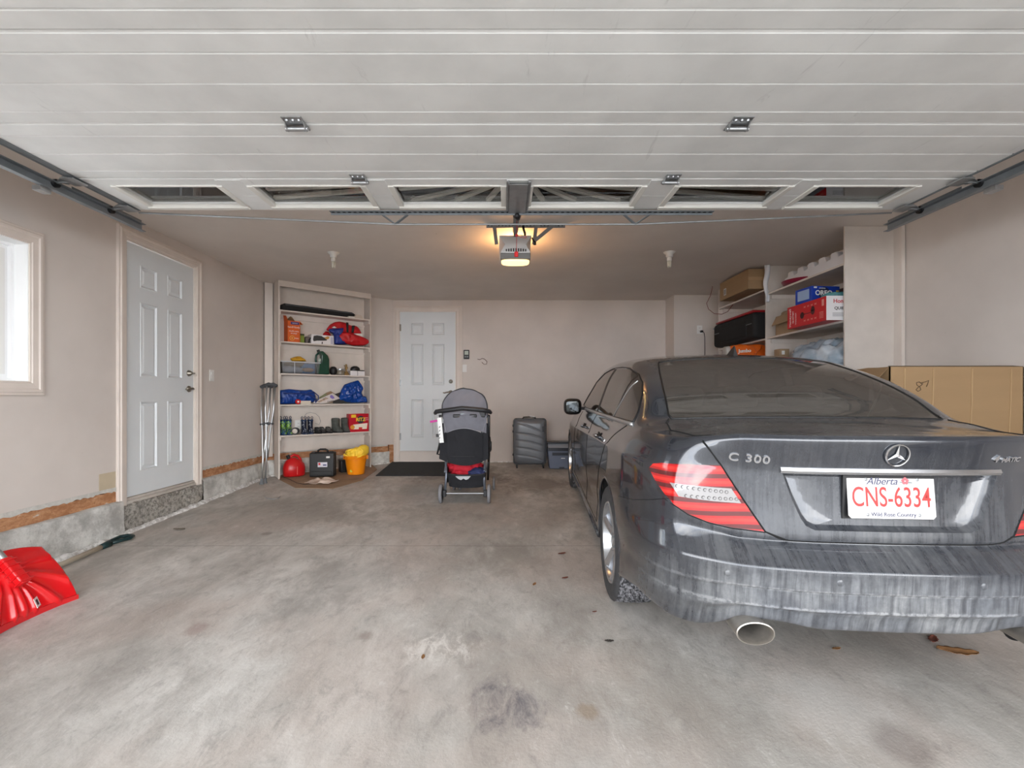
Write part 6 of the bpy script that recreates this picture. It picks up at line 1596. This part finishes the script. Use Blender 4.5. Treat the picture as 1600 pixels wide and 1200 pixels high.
# rear screen and windscreen
RG = [(-.625, .645), (.625, .645), (.632, .68), (.60, .90), (.560, 1.12), (.520, 1.30), (.505, 1.345), (.40, 1.360), (0, 1.366), (-.40, 1.360), (-.505, 1.345), (-.520, 1.30), (-.560, 1.12), (-.60, .90), (-.632, .68)]
cut(RG, 'top', lambda c, f: c.z > 1.03 and c.y < 1.6, T_RGLASS, (0,))
WG = [(-.53, 2.97), (0, 2.93), (.53, 2.97), (.66, 3.50), (.40, 3.57), (0, 3.60), (-.40, 3.57), (-.66, 3.50)]
cut(WG, 'top', lambda c, f: c.z > .95 and 2.7 < c.y < 3.8, T_WSHIELD, (0,))
# tail lights
TLp = [(.436, .677), (.56, .876), (.583, .914), (.70, .911), (.775, .902), (.800, .891), (.812, .868), (.800, .830), (.775, .785), (.745, .750), (.70, .722), (.63, .699), (.545, .683)]
REV = [(.757, .832), (.66, .831), (.548, .828), (.513, .774), (.62, .778), (.730, .784)]
rear_f = lambda c, f: c.y < .5 and c.z < 1.0
for P in (TLp, mir(TLp)): cut(P, 'rear', rear_f, T_LIGHT, (0,))
for P in (REV, mir(REV)): cut(P, 'rear', rear_f, T_REV, (T_LIGHT,))
# trunk lid: rear face and deck
LIDr = [(-.355, .648), (.355, .648), (.395, .658), (.436, .677), (.56, .876), (.583, .914), (.60, .935), (.645, 1.005), (.66, 1.10), (-.66, 1.10), (-.645, 1.005), (-.60, .935), (-.583, .914), (-.56, .876), (-.436, .677), (-.395, .658)]
cut(LIDr, 'rear', lambda c, f: c.y < .30 and c.z < 1.06, T_LID, (0,))
LIDt = [(-.655, .10), (.655, .10), (.672, .25), (.690, .45), (.672, .58), (.645, .635), (-.645, .635), (-.672, .58), (-.690, .45), (-.672, .25)]
cut(LIDt, 'top', lambda c, f: c.z > .975 and c.y < .7, T_LID, (0, T_LID))
REC = [(-.376, .893), (.376, .893), (.352, .82), (.318, .735), (.300, .706), (.270, .692), (-.270, .692), (-.300, .706), (-.318, .735), (-.352, .82)]
cut(REC, 'rear', lambda c, f: c.y < .30 and c.z < .95, T_RECESS, (T_LID,))
# bumper below the seam
BPr = [(-.83, .20), (.83, .20), (.83, .785), (.80, .765), (.745, .744), (.70, .716), (.63, .693), (.545, .677), (.436, .671), (.355, .642), (-.355, .642), (-.436, .671), (-.545, .677), (-.63, .693), (-.70, .716), (-.745, .744), (-.80, .765), (-.83, .785)]
cut(BPr, 'rear', lambda c, f: c.y < .32, T_BUMP, (0,))
BPs = [(.20, .20), (.80, .20), (.70, .655), (.66, .668), (.45, .705), (.30, .745), (.22, .775), (.17, .77)]
cut(BPs, 'side', lambda c, f: abs(c.x) > .70 and c.y < .9, T_BUMP, (0, T_BUMP))
cut([(4.13, .1), (4.8, .1), (4.8, .68), (4.13, .62)], 'side', lambda c, f: c.y > 4.0, T_FBUMP, (0,))
bmesh.ops.delete(bm, geom=[f for f in bm.faces if f[tagl] == T_HOLE], context='FACES')
# sink the number plate recess
rec = [f for f in bm.faces if f[tagl] == T_RECESS]
bmesh.ops.delete(bm, geom=rec, context='FACES')
bm.normal_update()
for v_ in bm.verts: v_.co.y -= AV
# full mesh kept for smooth normals
full = bpy.data.meshes.new('tmp'); bm.to_mesh(full)
vn = {v_.index: v_.normal.copy() for v_ in full.vertices}

# paint with road dust
def paint(name, dirt_amt=1.0):
    g = G(name); x, y, z = g.xyz()
    fl = g.noise(900, 2)
    c = g.mix(g.mr(fl, .45, .75), rgb(32, 35, 42), rgb(64, 69, 80))
    # dust: streaks running down, thicker low on the tail
    st = g.noise(1.0, 6, g.mapping((46, 5, 3.2)), .65, .4); fine = g.noise(40, 6, None, .7)
    broad = g.noise(3.5, 4)
    rear = g.mr(y, -.55, -.85)
    low_ = g.mr(z, .64, .50, 0, 1); mid_ = g.mr(z, 1.0, .66, .10, .30)
    amt = g.math('MAXIMUM', g.math('MULTIPLY', low_, .66), mid_)
    # side: light dust, more on the sill
    side = g.mr(z, .62, .25, .10, .36)
    amt = g.math('ADD', g.math('MULTIPLY', amt, rear), g.math('MULTIPLY', side, g.math('SUBTRACT', 1.0, rear)))
    d = g.math('MULTIPLY', amt, g.mr(st, .30, .70, .35, 1.0)); d = g.math('MULTIPLY', d, g.mr(fine, .3, .7, .75, 1.1)); d = g.math('MULTIPLY', d, g.mr(broad, .3, .7, .8, 1.15), clamp=True)
    # dust film on upward surfaces
    gm = g.n.new('ShaderNodeNewGeometry'); sn_ = g.n.new('ShaderNodeSeparateXYZ'); g.l.new(gm.outputs['Normal'], sn_.inputs[0])
    upw = g.math('MULTIPLY', g.mr(sn_.outputs[2], .55, .95), .16); d = g.math('MAXIMUM', d, g.math('MULTIPLY', upw, g.mr(fine, .3, .7, .8, 1.1)))
    # pale ridge deposits along the bumper creases
    for (zc_, wd_, k_) in ((.500, .010, .5), (.433, .008, .6), (.425, .022, .35)):
        e = g.mr(g.math('ABSOLUTE', g.math('SUBTRACT', z, zc_)), wd_, wd_ * .2); d = g.math('ADD', d, g.math('MULTIPLY', g.math('MULTIPLY', e, rear), g.mr(fine, .35, .65, 0, k_)), clamp=True)
    d = g.math('MULTIPLY', d, g.mr(x, -.74, -.48, .45, 1.0))
    dirt = g.mix(g.mr(broad, .3, .7), rgb(128, 131, 136), rgb(150, 151, 151))
    c = g.mix(d, c, dirt)
    g.l.new(c, g.p.inputs['Base Color'])
    g.l.new(g.mr(d, 0, .6, .20, .75), g.p.inputs['Roughness'])
    g.l.new(g.mr(d, 0, .5, .35, 0), g.p.inputs['Metallic'])
    g.l.new(g.mr(d, .05, .55, 1.0, .08), g.p.inputs['Coat Weight'])
    g.p.inputs['Coat Roughness'].default_value = .05
    return g.m
m_paint = paint('dark_grey_car_paint')
# tail light lens: layered red bars
g = G('red_tail_lens'); x, y, z = g.xyz()
zz = g.math('ADD', z, g.math('MULTIPLY', g.math('ABSOLUTE', x), .04))
w1 = g.math('SINE', g.math('MULTIPLY', zz, 135.0)); n1 = g.noise(50, 2)
c = g.mix(g.mr(w1, .15, .65), rgb(172, 12, 18), rgb(84, 6, 14)); c = g.mix(g.mr(w1, -.5, -.95), c, rgb(216, 40, 32))
g.l.new(c, g.p.inputs['Base Color']); g.p.inputs['Roughness'].default_value = .12; g.p.inputs['Coat Weight'].default_value = 1; g.p.inputs['Coat Roughness'].default_value = .03
g.p.inputs['Emission Strength'].default_value = 0; m_tl = g.m
g = G('clear_reversing_lens'); x, y, z = g.xyz()
vz = g.n.new('ShaderNodeTexVoronoi'); vz.inputs['Scale'].default_value = 55; vz.inputs['Randomness'].default_value = .15; g.l.new(g.mapping((1, .01, 1)), vz.inputs['Vector'])
g.l.new(g.mix(g.mr(vz.outputs['Distance'], .30, .36), rgb(84, 80, 80), rgb(142, 140, 140)), g.p.inputs['Base Color']); g.p.inputs['Roughness'].default_value = .15; g.p.inputs['Coat Weight'].default_value = 1; m_rv = g.m
m_tint = glassmat('tinted_car_glass', (.16, .155, .15), .03, .10, (.86, .84, .82))
g_ = m_tint
m_tint2 = glassmat('tinted_rear_glass', (.30, .29, .28), .04, .12, (.9, .88, .86))
for m_, k_ in ((m_tint2, .15), (m_tint, .08)):      # road dust film on the glass; its grey also paints in the reflected ceiling
    n_ = m_.node_tree.nodes; l_ = m_.node_tree.links; out_ = [q for q in n_ if q.type == 'OUTPUT_MATERIAL'][0]
    df_ = n_.new('ShaderNodeBsdfDiffuse'); df_.inputs[0].default_value = rgb(150, 143, 136); mx_ = n_.new('ShaderNodeMixShader')
    nz_ = n_.new('ShaderNodeTexNoise'); nz_.inputs['Scale'].default_value = 30; nz_.inputs['Detail'].default_value = 2; ma_ = n_.new('ShaderNodeMath'); ma_.operation = 'MULTIPLY'; ma_.inputs[1].default_value = k_ * 2
    l_.new(nz_.outputs['Fac'], ma_.inputs[0]); l_.new(ma_.outputs[0], mx_.inputs[0])
    src_ = out_.inputs[0].links[0].from_socket; l_.new(src_, mx_.inputs[1]); l_.new(df_.outputs[0], mx_.inputs[2]); l_.new(mx_.outputs[0], out_.inputs[0])
def piece(nm, tags, m, par=car, pred=None, solid=0):
    b2 = bm.copy(); tl = b2.faces.layers.int['tag']
    for v_ in b2.verts: pass
    ol_ = b2.verts.layers.int.new('oi')
    for i, v_ in enumerate(b2.verts): v_[ol_] = i
    kill = [f for f in b2.faces if not (f[tl] in tags and (pred is None or pred(f.calc_center_median())))]
    bmesh.ops.delete(b2, geom=kill, context='FACES')
    loose = [v_ for v_ in b2.verts if not v_.link_faces]; bmesh.ops.delete(b2, geom=loose, context='VERTS')
    idx = [v_[ol_] for v_ in b2.verts]
    me = bpy.data.meshes.new(nm); b2.to_mesh(me); b2.free()
    for p in me.polygons: p.use_smooth = True
    if T_RECESS not in tags: me.normals_split_custom_set_from_vertices([vn[i] for i in idx])
    else: me.set_sharp_from_angle(angle=math.radians(30))
    me.materials.append(m); o = bpy.data.objects.new(nm, me); COL.objects.link(o); o.parent = par
    return o
bm.verts.index_update(); bm.verts.ensure_lookup_table()
def prj(view, a, b, sgn=-1):
    if view == 'rear': o, d = Vector((a, -1, b)), Vector((0, 1, 0))
    elif view == 'side': o, d = Vector((sgn * 1.5, a, b)), Vector((-sgn, 0, 0))
    else: o, d = Vector((a, b, 2.5)), Vector((0, 0, -1))
    h = bvh.ray_cast(o, d); return h[0] if h[0] else o
left = lambda c: c.x < 0
right = lambda c: c.x > 0
piece('body_shell', (T_BODY,), m_paint)
lid = piece('trunk_lid', (T_LID,), m_paint)
RC = []
for i in range(len(REC)):
    a_, b_ = REC[i], REC[(i + 1) % len(REC)]; k_ = max(1, int(math.dist(a_, b_) / .012))
    RC += [(a_[0] + (b_[0] - a_[0]) * q / k_, a_[1] + (b_[1] - a_[1]) * q / k_) for q in range(k_)]
def rec_ring(t, dy):
    out = []
    for (x_, z_) in RC:
        cx_, cz_ = 0, .80
        if t < 1:
            l_ = math.hypot(x_ * .35, z_ - cz_); x2, z2 = x_ * t, cz_ + (z_ - cz_) * (t if t < .9 else (t - (1 - t) * 1.2))
        else: x2, z2 = x_, z_
        h_ = bvh.ray_cast(Vector((x2, -1, z2)), Vector((0, 1, 0)))[0]
        out.append((x2, (h_.y if h_ else .1) - AV + dy, z2))
    return out
MB().loft([rec_ring(1, 0), rec_ring(.99, .006), rec_ring(.955, .024), rec_ring(.94, .027), rec_ring(.7, .027), rec_ring(.4, .027), rec_ring(.01, .027)], True, False).build('plate_recess', m_paint, lid, smooth='auto')
piece('rear_bumper', (T_BUMP,), m_paint)
piece('front_bumper', (T_FBUMP,), m_paint)
piece('rear_window', (T_RGLASS,), m_tint2)
piece('windshield', (T_WSHIELD,), m_tint2)
for pr_ in (left, right):
    dr = piece('door', (T_DOORR,), m_paint, car, pr_); df = piece('door', (T_DOORF,), m_paint, car, pr_)
    piece('window', (T_SGLASS,), m_tint, dr, lambda c, q=pr_: q(c) and c.y < 2.1 - AV)
    piece('window', (T_SGLASS,), m_tint, df, lambda c, q=pr_: q(c) and c.y >= 2.1 - AV)
    piece('window_pillar', (T_PILLAR,), mat('pillar_black', (12, 12, 13), .55), dr, pr_)
    tlp = piece('tail_light', (T_LIGHT,), m_tl, car, pr_)
    rl_ = piece('reversing_light', (T_REV,), m_rv, tlp, pr_)
    sg_ = -1 if pr_ is left else 1
    led = MB()
    for row, (xa, xb, wz) in enumerate(((.735, .565, .823), (.705, .530, .789))):
        for i in range(10):
            h_ = prj('rear', sg_ * (xa + (xb - xa) * i / 9), wz - .001 * i * (1 - row))
            led.lathe([(.0048, -.0012), (.0066, -.0012), (.0066, .001)], (h_.x, h_.y - AV, h_.z), 'y', 12)
    led.build('led_ring', mat('led_ring_grey', (70, 66, 66), .3), tlp, smooth='auto')
# surface projection for seams and trims
def seam(view, pts, nm, m, r, par=car, sgn=-1, closed=False, off=0.0, dens=.02):
    P = []
    n = len(pts) if closed else len(pts) - 1
    for i in range(n):
        a, b = pts[i], pts[(i + 1) % len(pts)]; L_ = math.hypot(b[0] - a[0], b[1] - a[1]); k = max(1, int(L_ / dens))
        for q in range(k): P.append(prj(view, a[0] + (b[0] - a[0]) * q / k, a[1] + (b[1] - a[1]) * q / k, sgn))
    P.append(prj(view, *(pts[0] if closed else pts[-1]), sgn))
    P = [Vector((p.x, p.y - AV, p.z)) for p in P]
    # drop jumps
    if view == 'top': P = [p for p in P if p.z > .93]
    Q = [P[0]]
    for p in P[1:]:
        if 1e-4 < (p - Q[-1]).length < .12: Q.append(p)
    return MB().tube(Q, r, 6).build(nm, m, par, smooth=True)
m_gap = mat('panel_gap', (5, 5, 6), .9)
seam('rear', LIDr[:9], 'panel_gap', m_gap, .0026, lid); seam('rear', [(-.355, .648)] + LIDr[:-8:-1][1:], 'panel_gap', m_gap, .0026, lid)
seam('rear', [(.645, 1.0), (.583, .914), (.56, .876), (.436, .677), (.395, .658), (.355, .648), (-.355, .648), (-.395, .658), (-.436, .677), (-.56, .876), (-.583, .914), (-.645, 1.0)], 'panel_gap', m_gap, .003, lid)
for s in (-1, 1):
    seam('top', [(s * .612, .19), (s * .655, .27), (s * .690, .45), (s * .672, .58), (s * .645, .638)], 'panel_gap', m_gap, .0035, lid)
    seam('rear', [(s * x_, y_) for x_, y_ in ((.436, .674), (.545, .680), (.63, .696), (.70, .719), (.745, .747), (.775, .765))], 'panel_gap', m_gap, .0022)
    seam('side', [(.225, .770), (.30, .745), (.45, .705), (.66, .668)], 'panel_gap', m_gap, .0018, car, s)
    seam('side', RD[:7] + [(2.115, .277)], 'panel_gap', m_gap, .0025, car, s)
    seam('side', [(2.115, .277), (2.13, .60), (2.11, 1.0)], 'panel_gap', m_gap, .0025, car, s)
    seam('side', [(2.115, .277), (3.19, .29), (3.22, .50), (3.20, .75), (3.10, .93)], 'panel_gap', m_gap, .0025, car, s)
    seam('side', DLO, 'window_seal', mat('black_seal', (14, 14, 15), .5), .006, car, s, True)
    seam('side', [(.79, 1.010), (1.1, 1.004), (1.6, .990), (2.2, .977), (2.95, .962), (3.25, .958)], 'belt_trim', m_alu, .013, car, s)
    # arch lip
    al = []
    for vc in (1.02, 3.78):
        al = []
        for k in range(-8, 45):
            t = k / 36 * PI; a, b = vc + (AR + .004) * math.cos(t), .325 + (AR + .004) * math.sin(t)
            if b < .24: continue
            h = bvh.ray_cast(Vector((s * 1.5, a, b)), Vector((-s, 0, 0)))
            if h[0]: al.append(Vector((h[0].x - s * .004, h[0].y - AV, h[0].z)))
        MB().tube(al, .008, 8).build('arch_lip', m_paint, car, smooth=True)
        # liner
        MB().grid(lambda a_, b_: (s * (.865 - .30 * min(1, b_ * 1.6)), vc - AV + (AR + .012) * (1 if b_ < .63 else max(0, 1 - (b_ - .63) / .37)) * math.cos(-.12 + (PI + .24) * a_), .325 + (AR + .012) * (1 if b_ < .63 else max(0, 1 - (b_ - .63) / .37)) * math.sin(-.12 + (PI + .24) * a_)), 36, 12).build('wheel_arch_liner', mat('arch_felt', (20, 20, 21), .95), car, smooth=True)
seam('top', [(x_, y_) for x_, y_ in RG[:-0 or None]], 'glass_seal', MATS['black_seal'], .005, car, closed=True)
for s in (-1, 1):
    seam('side', [(1.36, 1.005), (1.27, 1.09), (1.12, 1.235)], 'quarter_divider', m_alu, .005, car, s)
    seam('side', DLO[:7] + [(2.2, 1.335)], 'window_trim', m_alu, .0035, car, s)
o_ = seam('top', [(-.50, 1.352), (-.3, 1.366), (0, 1.372), (.3, 1.366), (.50, 1.352)], 'glass_edge_trim', m_alu, .0035, car)
# underside
MB().box(-.62, .62, .55 - AV, 4.3 - AV, .24, .28).build('underbody', m_black, car)
MB().box(-.66, .66, .14 - AV, .60 - AV, .37, .40).build('underbody', m_black, car)
# bumper details
for u_ in (-.59, -.235, .235, .59):
    p = prj('rear', u_, .540); MB().lathe([(0, -.0015), (.0105, -.0015), (.0125, .0005), (.0135, .002)], (p.x, p.y - AV, p.z), 'y', 20).build('parking_sensor', m_paint, car, smooth=True)
for s in (-1, 1):
    cu, cw = s * .500, .338
    mb = MB(); rings = []
    for (v_, a, b) in ((.30, .060, .036), (.060, .066, .040), (.048, .068, .042), (.046, .064, .038), (.055, .060, .034), (.16, .056, .032)):
        rings.append([(cu + a * math.cos(t), v_ - AV, cw - .006 + b * math.copysign(abs(math.sin(t)) ** .9, math.sin(t))) for t in [2 * PI * k / 36 for k in range(36)]])
    MB().loft(rings, True, False).build('exhaust_tip', mat('dusty_chrome', (176, 170, 162), .35, .8, var=.15, vscale=30), car, smooth='auto')
    MB().lathe([(0, .16 - AV), (.056, .16 - AV)], (cu, 0, cw - .006), 'y', 24).build('exhaust_inner', m_dark, car)
# chrome strip, badge, letters, plate
def rearM(u, w, off=.003, ydir=None):
    p = prj('rear', u, w); q = prj('rear', u, w + .02); r = prj('rear', u + .02, w)
    yd = (q - p).normalized(); xd = (r - p).normalized(); xd = (xd - yd * xd.dot(yd)).normalized(); n = xd.cross(yd)
    return frame((p.x + n.x * off, p.y - AV + n.y * off, p.z + n.z * off), xd, yd)
cs_ = []
for i in range(25):
    u_ = -.385 + .77 * i / 24; p = prj('rear', u_, .905)
    e = 1.0 - .0 * abs(i - 12)
    cs_.append([(u_, p.y - AV - .006, .896), (u_, p.y - AV - .011, .905), (u_, p.y - AV - .006, .916), (u_, p.y - AV + .01, .916), (u_, p.y - AV + .01, .896)])
MB().loft(cs_).build('chrome_strip', mat('satin_chrome', (214, 216, 220), .22, 1.0), lid, smooth='auto')
Mb = rearM(0, .970, .004)
em = MB().lathe([(.0365, 0), (.0375, .004), (.041, .005), (.0425, .002), (.0425, 0)], (0, 0, 0), 'z', 48)
for k in range(3):
    a = PI / 2 + k * 2 * PI / 3
    tip = Vector((.039 * math.cos(a), .039 * math.sin(a), .001)); l_ = Vector((.0075 * math.cos(a + PI / 3), .0075 * math.sin(a + PI / 3), .0)); r2 = Vector((.0075 * math.cos(a - PI / 3), .0075 * math.sin(a - PI / 3), .0)); c_ = Vector((0, 0, .006))
    em.add([tip, l_, c_], [(0, 1, 2)]); em.add([tip, c_, r2], [(0, 1, 2)])
em.xf(Mb).build('star_emblem', m_chrome, lid)
text('C 300', .043, MATS['satin_chrome'], lid, rearM(-.492, .945, .002), .003, 'badge_lettering', sx=1.22, bold=.0006, space=1.12)
text('4', .034, MATS['satin_chrome'], lid, rearM(.352, .955, .002), .003, 'badge_lettering', sx=1.1, shear=.2, bold=.001)
text('MATIC', .023, MATS['satin_chrome'], lid, rearM(.410, .952, .002), .003, 'badge_lettering', sx=1.05, shear=.2, bold=.0008)
# plate
pp = prj('rear', 0, .81); PM = frame((0.005, .118 - AV, .812), (1, 0, 0), (0, .12, 1))
pl_ = MB().prism([(-.1525 + dx, -.0765 + dy) for dx, dy in ((.01, 0), (.295, 0), (.305, .01), (.305, .143), (.295, .153), (.01, .153), (0, .143), (0, .01))], 0, .003).xf(PM).build('license_plate', mat('plate_white', (190, 188, 188), .35), car)
m_pr = mat('plate_red', (168, 44, 42), .5); m_pb = mat('plate_navy', (46, 50, 84), .5)
def ptx(b, s, m, x_, y_, **k): return text(b, s, m, pl_, PM @ Matrix.Translation((x_, y_, .0034)), .0005, 'plate_lettering', **k)
ptx('CNS-6334', .100, m_pr, 0, -.003, sx=.64, bold=.0004, space=1.02)
ptx('Alberta', .036, m_pb, -.030, .056, shear=.35, sx=1.0)
ptx('Wild Rose Country', .020, m_pb, .005, -.062, sx=.98)
fw3 = MB()
for k in range(5):
    a = k * 2 * PI / 5 + .3; c_ = (.052 + .008 * math.cos(a), .058 + .008 * math.sin(a))
    fw3.add([(c_[0] + .006 * math.cos(t), c_[1] + .006 * math.sin(t), .0036) for t in [2 * PI * q / 10 for q in range(10)]], [tuple(range(10))])
fw3.xf(PM).build('printed_rose', mat('rose_pink', (206, 92, 100), .5), pl_, weld=False)
MB().add([(.03, .052, .0035), (.075, .050, .0035), (.078, .054, .0035), (.06, .056, .0035), (.034, .055, .0035)], [(0, 1, 2, 3, 4)]).xf(PM).build('printed_leaves', mat('leaf_grey_green', (110, 120, 120), .6), pl_)
for (x_, y_) in ((-.085, .063), (.095, .063), (-.085, -.063), (.095, -.063)): MB().lathe([(0, .005), (.0045, .0045), (.006, .003)], (x_, y_, 0), 'z', 14).xf(PM).build('bolt', m_galv, pl_, smooth=True)
MB().box(-.16, .16, .105 - AV + .018, .16 - AV, .73, .90).build('plate_bracket', m_black, lid)
MB().prismx([(.10 - AV, 0), (.10 - AV, .0)], 0, 0) if False else None
# antenna fin
sf = MB().loft([[(.05 - .016 * (1 - t), 1.52 - AV + t * .02, 1.392 + .075 * t), (.05 + .016 * (1 - t), 1.52 - AV + t * .02, 1.392 + .075 * t), (.05 + .010 * (1 - t), 1.68 - AV - .125 * t, 1.392 + .075 * t), (.05 - .010 * (1 - t), 1.68 - AV - .125 * t, 1.392 + .075 * t)] for t in (0, .3, .6, .85, .97)])
sf.build('antenna_fin', m_black, car, smooth='auto')
# third brake-light strip / parcel shelf / seats
m_int = mat('dark_interior', (38, 36, 35), .85); m_seat = mat('dark_leather_seat', (44, 41, 40), .6)
MB().box(-.60, .60, .66 - AV, 1.30 - AV, .965, 1.0).build('parcel_shelf', m_int, car, bevel=.01)
MB().box(-.62, .62, 1.28 - AV, 1.46 - AV, .55, 1.09).build('rear_seat', m_seat, car, bevel=.05, seg=4)
for x_ in (-.36, 0, .36): MB().blob((x_, 1.33 - AV, 1.13), (.125 if x_ else .10, .045, .075), (.5, .6)).build('headrest', m_seat, car, smooth=True)
for x_ in (-.36, .36):
    MB().blob((x_, 2.30 - AV, .86), (.24, .08, .33), (.5, .5)).build('front_seat', m_seat, car, smooth=True)
    MB().blob((x_, 2.32 - AV, 1.235), (.13, .05, .09), (.5, .6)).build('headrest', m_seat, car, smooth=True)
MB().box(-.66, .66, 3.2 - AV, 3.7 - AV, .70, .95).build('dashboard', m_int, car, bevel=.05)
MB().box(-.60, .60, .66 - AV, 3.5 - AV, .26, .45).build('cabin_floor', m_int, car)
# mirrors, handles
for s in (-1, 1):
    mr = MB().blob((s * .915, 2.98 - AV, .985), (.088, .065, .080), (.6, .55), nu=32, nv=18).build('side_mirror', m_black, car, smooth=True)
    MB().blob((s * .918, 2.922 - AV, .985), (.070, .012, .062), (.4, .45), nu=28, nv=14).build('mirror_glass', mat('mirror_glass', (60, 62, 62), .05, 1.0), mr, smooth=True)
    MB().bar((s * .79, 3.0 - AV, .965), (s * .86, 2.985 - AV, .970), .05, .03).build('mirror_arm', m_black, mr, bevel=.008)
    for v_ in (1.42, 2.42):
        p = prj('side', v_, .865 - .03 * (v_ - 1.42), s); q = prj('side', v_ + .22, .855 - .03 * (v_ - 1.42), s)
        MB().tube([(p.x - s * .004, p.y - AV - .0, p.z), (p.x + s * .026, p.y - AV + .03, p.z + .002), (q.x + s * .026, q.y - AV - .03, q.z + .004), (q.x - s * .004, q.y - AV, q.z)], .010, 10).build('door_handle', m_paint, car, smooth=True)
        MB().tube([(p.x + s * .029, p.y - AV + .03, p.z + .011), (q.x + s * .029, q.y - AV - .03, q.z + .016)], .003, 6).build('handle_chrome', m_chrome, car)
        MB().blob(((p.x + q.x) / 2 - s * .001, (p.y + q.y) / 2 - AV, (p.z + q.z) / 2), (.004, .07, .032), (.8, 1), nu=20, nv=10).build('handle_cup', m_dark, car, smooth=True)
    sk = MB().tube([Vector((s * (.862), v_ - AV, .225)) for v_ in (1.42, 2.0, 2.6, 3.38)], .022, 8).build('side_skirt', m_paint, car, smooth=True)
# wheels
m_rim = mat('silver_alloy', (196, 198, 202), .25, .85, var=.05, vscale=12); m_tyre = mat('dusty_tyre', (58, 58, 60), .85, var=.2, vscale=30)
g = G('winter_tread'); q = g.noise(60, 4)
g.l.new(g.mix(g.mr(q, .4, .62), rgb(40, 40, 43), rgb(128, 128, 132)), g.p.inputs['Base Color']); g.p.inputs['Roughness'].default_value = .9; m_tread = g.m
R_T, R_R, W_T = .318, .228, .228
def tyre_mesh():
    prof = [(R_R - .004, .100), (R_R + .010, .108), (R_R + .04, .114), (R_T - .030, .112), (R_T - .014, .104), (R_T - .004, .092)]
    side = MB().lathe(prof, (0, 0, 0), 'x', 72).lathe([(a, -b) for a, b in prof], (0, 0, 0), 'x', 72)
    NT, NX = 288, 24
    def tr(u, v):
        a = 2 * PI * u; x_ = -.094 + .188 * v
        k = abs(2 * v - 1); r = R_T - .007 * k ** 3
        ph = a * 36 / (2 * PI) + (.9 * k if True else 0)
        blk = ((ph + 3 * k) % 1.0)
        groove = 1 if blk < .24 else 0
        if any(abs(x_ - c) < .0055 for c in (-.05, -.018, .018, .05)): groove = 1
        r -= .009 * groove
        return (x_, r * math.cos(a), r * math.sin(a))
    tread = MB().grid(tr, NT, 36)
    return side, tread
def rim_mesh():
    mb = MB().lathe([(R_R, .100), (R_R - .006, .106), (R_R - .014, .103), (R_R - .016, .090), (R_R - .028, .060), (R_R - .034, -.02), (R_R - .03, -.10)], (0, 0, 0), 'x', 72)
    for k in range(5):
        a = 2 * PI * k / 5 + PI / 2
        ca, sa = math.cos(a), math.sin(a)
        def P(r, t, x_): return (x_, r * ca - t * sa, r * sa + t * ca)
        rings = []
        for (r, hw, xf_, xb) in ((.035, .030, .074, .02), (.075, .026, .078, .03), (.12, .024, .086, .05), (.17, .028, .094, .06), (.205, .034, .099, .06), (.216, .036, .100, .06)):
            rings.append([P(r, -hw, xf_ - .012), P(r, -hw * .55, xf_), P(r, 0, xf_ + .003), P(r, hw * .55, xf_), P(r, hw, xf_ - .012), P(r, hw * .9, xb), P(r, -hw * .9, xb)])
        mb.loft(rings)
    return mb
hub = MB().lathe([(.06, .04), (.058, .070), (.048, .080), (.033, .083), (.031, .080), (0, .082)], (0, 0, 0), 'x', 40)
side, tread = tyre_mesh()
disc = MB().lathe([(.0, .015), (.06, .02), (.06, .035), (.150, .035), (.150, .015), (.06, .012)], (0, 0, 0), 'x', 48)
base = {}
wi = 0
for (v_, s) in ((1.02, -1), (3.78, -1), (1.02, 1), (3.78, 1)):
    e = bpy.data.objects.new('wheel', None); COL.objects.link(e); e.parent = car; e.empty_display_size = .1
    e.location = L3(s * (.874 - .108), v_, R_T); e.rotation_euler = (0.35 * (wi + 1), 0, 0) if s > 0 else (0, PI, 0)
    if s < 0: e.rotation_euler = (0, 0, PI)
    if not base:
        base['tyre'] = side.build('tyre', m_tyre, e, smooth=True); base['tread'] = tread.build('tread', m_tread, e, smooth='auto')
        base['rim'] = rim_mesh().build('rim', m_rim, e, smooth='auto'); base['hub_cap'] = hub.build('hub_cap', m_rim, e, smooth='auto')
        base['brake_disc'] = disc.build('brake_disc', m_galvd, e, smooth='auto')
        b = MB()
        for k in range(5):
            a = 2 * PI * k / 5 + PI / 2 + PI / 5; b.cyl((.06, .045 * math.cos(a), .045 * math.sin(a)), (.083, .045 * math.cos(a), .045 * math.sin(a)), .008, seg=10)
        base['wheel_bolts'] = b.build('wheel_bolts', m_galvd, e, smooth='auto')
    else:
        for k, o in base.items():
            c = o.copy(); COL.objects.link(c); c.parent = e
    wi += 1

# repeats share a group
GR = {'leaf': 'dry leaves on the concrete floor', 'debris_flake': 'small flakes and chips on the floor', 'ceiling_lamp': 'bare bulb ceiling lamps', 'rain_boot': 'rain boots on the lowest bookshelf shelf',
      'winter_boot': 'grey winter boots on the lowest bookshelf shelf', 'sneaker': 'small sneakers on the lowest bookshelf shelf', 'crutch': 'aluminium crutches beside the bookshelf', 'door_track': 'overhead door tracks'}
for o in scene.objects:
    k = o.name.split('.')[0]
    if o.parent is None and k in GR and 'label' in o: o['group'] = GR[k]
